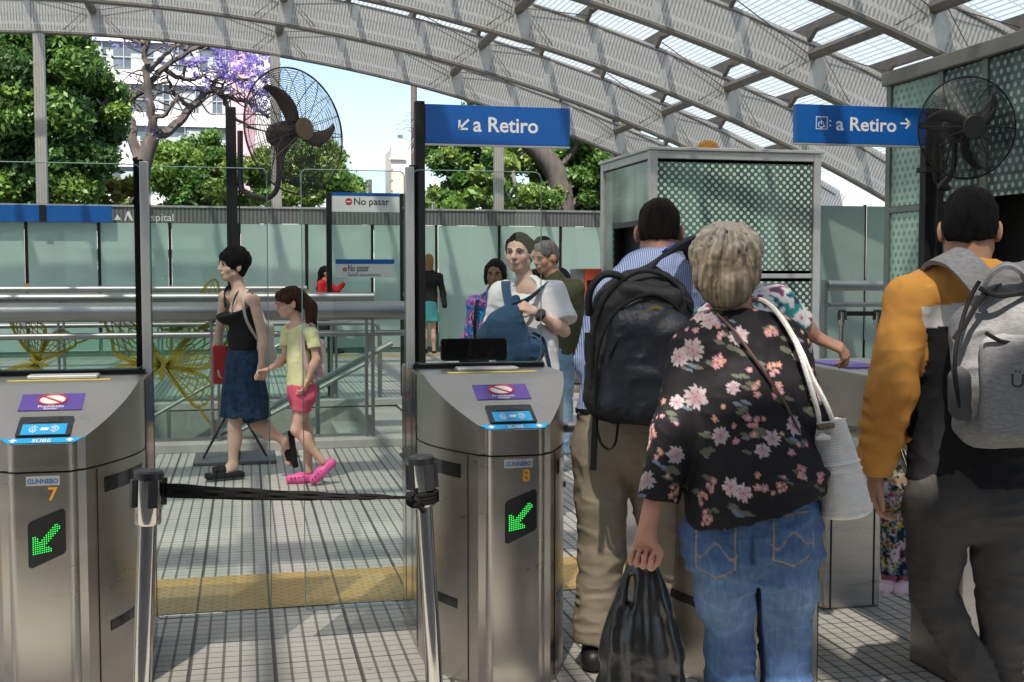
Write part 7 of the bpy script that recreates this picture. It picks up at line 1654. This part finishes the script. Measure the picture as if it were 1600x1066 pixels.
S, T, A, Hd = bodysdf(f13, j, .95, (-.5, -.85, 0), thin=.012); S.build('body', SKIN['tan'], f13.t); face(f13.t, T, 1, f13.t); caphair(f13, T, 1.0, HAIR['black'], .085, .01, -.06, .055, .008)
def simple_clothes(f, j, A, topn, topm, botm, wt=.135, h=.012, skirt=None, botn='trousers'):
    S_ = SDF(h); ch = (j['neck'] * .7 + j['pel'] * .3); S_.cone(ch, j['pel'], wt, wt * 1.02, .05, (A[1], .72)); S_.cone(j['neck'] - V3(0, 0, .02), ch, .06, wt * .9, .04)
    for q in 'LR': S_.cone(j['neck'] - V3(0, 0, .05), j['sh' + q], .055, .064, .05); S_.chain([j['sh' + q], j['el' + q], j['wr' + q] * .9 + j['el' + q] * .1], [.066, .055, .045], .03)
    S_.dsp = folds(.008, 8, 161); S_.build(topn, topm, f.t)
    if skirt: S_ = SDF(h); S_.cone(j['pel'] + V3(0, 0, .06), j['pel'] - V3(0, 0, skirt), .135, .19, .04, (A[1], .8), True); S_.dsp = folds(.01, 9, 162, (1, 1, .3)); S_.build('skirt', botm, f.t)
    else: trousers(f, j, botn, botm, (.085, .065, .055), j['pel'] + V3(0, 0, .06), f.t, A, g=.145, h=h)
simple_clothes(f13, j, A, 'jacket', cloth('dark_jacket', (.02, .02, .024)), cloth('dark_trousers_far', (.03, .03, .035))); shoes(f13, j, MT['rubber'], (-.5, -.85, 0), .15, .042, .012)
# ------------------------------------------------------------- far figures
f3 = Fig(512, 20.9, 'person in a red top walking right along the far fence', .012); J_ = f3.J
j = dict(head=J_(509, 427), neck=J_(507, 438), pel=J_(508, 489), shL=J_(502, 444, -.12), elL=J_(500, 462, -.15), wrL=J_(508, 478, -.15), shR=J_(512, 444, .12), elR=J_(526, 455, .12), wrR=J_(537, 443, .1), hipL=J_(505, 494, -.08), hipR=J_(510, 494, .08), knL=J_(503, 520, -.08), knR=J_(515, 520, .08), anL=J_(498, 543, -.08), anR=J_(523, 545, .08))
S, T, A, Hd = bodysdf(f3, j, .95, (1, -.1, 0), thin=.012); S.build('body', SKIN['tan'], f3.t); face(f3.t, T, 1, f3.t, M_LIPD)
caphair(f3, T, 1.0, HAIR['black'], .088, .012, -.09, .055, .008, .004, lambda S_, ax: S_.chain([T(0, -.09, .0), J_(501, 440), J_(497, 452)], [.05, .055, .04], .03))
simple_clothes(f3, j, A, 'top', cloth('red_jersey', (.50, .02, .025)), cloth('dark_trousers', (.03, .03, .034)), .135); shoes(f3, j, MT['rubber'], (1, 0, 0), .15, .042, .012)
f4 = Fig(672, 21.6, 'blonde woman in a black jacket and teal skirt walking behind the sign post', .012); J_ = f4.J
j = dict(head=J_(670, 408), neck=J_(671, 422), pel=J_(671, 480), shL=J_(656, 432), elL=J_(652, 458), wrL=J_(650, 480), shR=J_(686, 432), elR=J_(692, 458), wrR=J_(695, 480), hipL=J_(664, 486), hipR=J_(677, 486), knL=J_(664, 518), knR=J_(677, 518), anL=J_(664, 546), anR=J_(678, 549))
S, T, A, Hd = bodysdf(f4, j, .92, (0, 1, 0), thin=.01); S.build('body', SKIN['fair'], f4.t); caphair(f4, T, 1.0, HAIR['gold'], .09, .012, -.14, .055, .01, .004, lambda S_, ax: S_.ell(T(0, -.05, -.10), (.085, .06, .10), ax, .04))
simple_clothes(f4, j, A, 'jacket', cloth('black_jacket', (.015, .015, .017)), cloth('teal_cotton', (.05, .26, .27)), .14, skirt=.26); shoes(f4, j, MT['rubber'], (0, 1, 0), .15, .04, .012)
m = MB(); c_ = j['wrR'] + V3(0, 0, .03); m.tube([c_, c_ - V3(0, 0, .03)], .036, 8); m.build('wrist_watch', MT['rubber'], f4.t, local=True)
# ------------------------------------------------------------- child beyond the turnstile, seen only in a gap
f12 = Fig(1392, 5.45, 'child in brightly printed clothes and pink shoes glimpsed beyond the turnstile', .008); J_ = f12.J
j = dict(head=J_(1404, 565), neck=J_(1402, 620), pel=J_(1400, 760), shL=J_(1380, 645), elL=J_(1378, 700), wrL=J_(1380, 745), shR=J_(1424, 645), elR=J_(1430, 700), wrR=J_(1428, 745), hipL=J_(1392, 780), hipR=J_(1414, 780), knL=J_(1390, 845), knR=J_(1414, 845), anL=J_(1389, 903), anR=J_(1412, 903))
S, T, A, Hd = bodysdf(f12, j, .72, (-.2, -1, 0), hs=.88, thin=.01, nr=.04); S.build('body', SKIN['tan'], f12.t); face(f12.t, T, .88, f12.t); caphair(f12, T, .88, HAIR['black'], .084, .01, -.07, .058)
s = SDF(.008); s.chain([J_(1402, 655), J_(1400, 765)], [.10, .115], .04, ((0, 1, 0), .75)); 
for q in 'LR': s.cone(J_(1402, 635), j['sh' + q], .045, .05, .04); s.chain([j['sh' + q], j['el' + q], j['wr' + q]], [.05, .045, .038], .03)
PR = [(.02, .02, .03), (.10, .25, .42), (.02, .02, .03), (.45, .32, .06), (.5, .5, .5), (.02, .02, .03), (.45, .1, .22), (.55, .53, .52)]
MP = cloth('bright_print', (0, 0, 0), .8, .05, .1, attr=True); s.build('top', MP, f12.t, printed(PR, 26, 8)); trousers(f12, j, 'leggings', MP, (.066, .052, .046), J_(1400, 750), f12.t, A, .02, None, printed(PR, 30, 9), .9, .11, .85)
for q in 'LR':
    a = j['an' + q]; S_ = SDF(.006); S_.cone(a, a + V3(0, 0, .06), .036, .036, .01); S_.build('sock', cloth('rose_sock', (.35, .11, .15)), f12.t)
shoes(f12, j, P('pink_trainer', (.6, .42, .48), .6), (-.2, -1, 0), .12, .038)
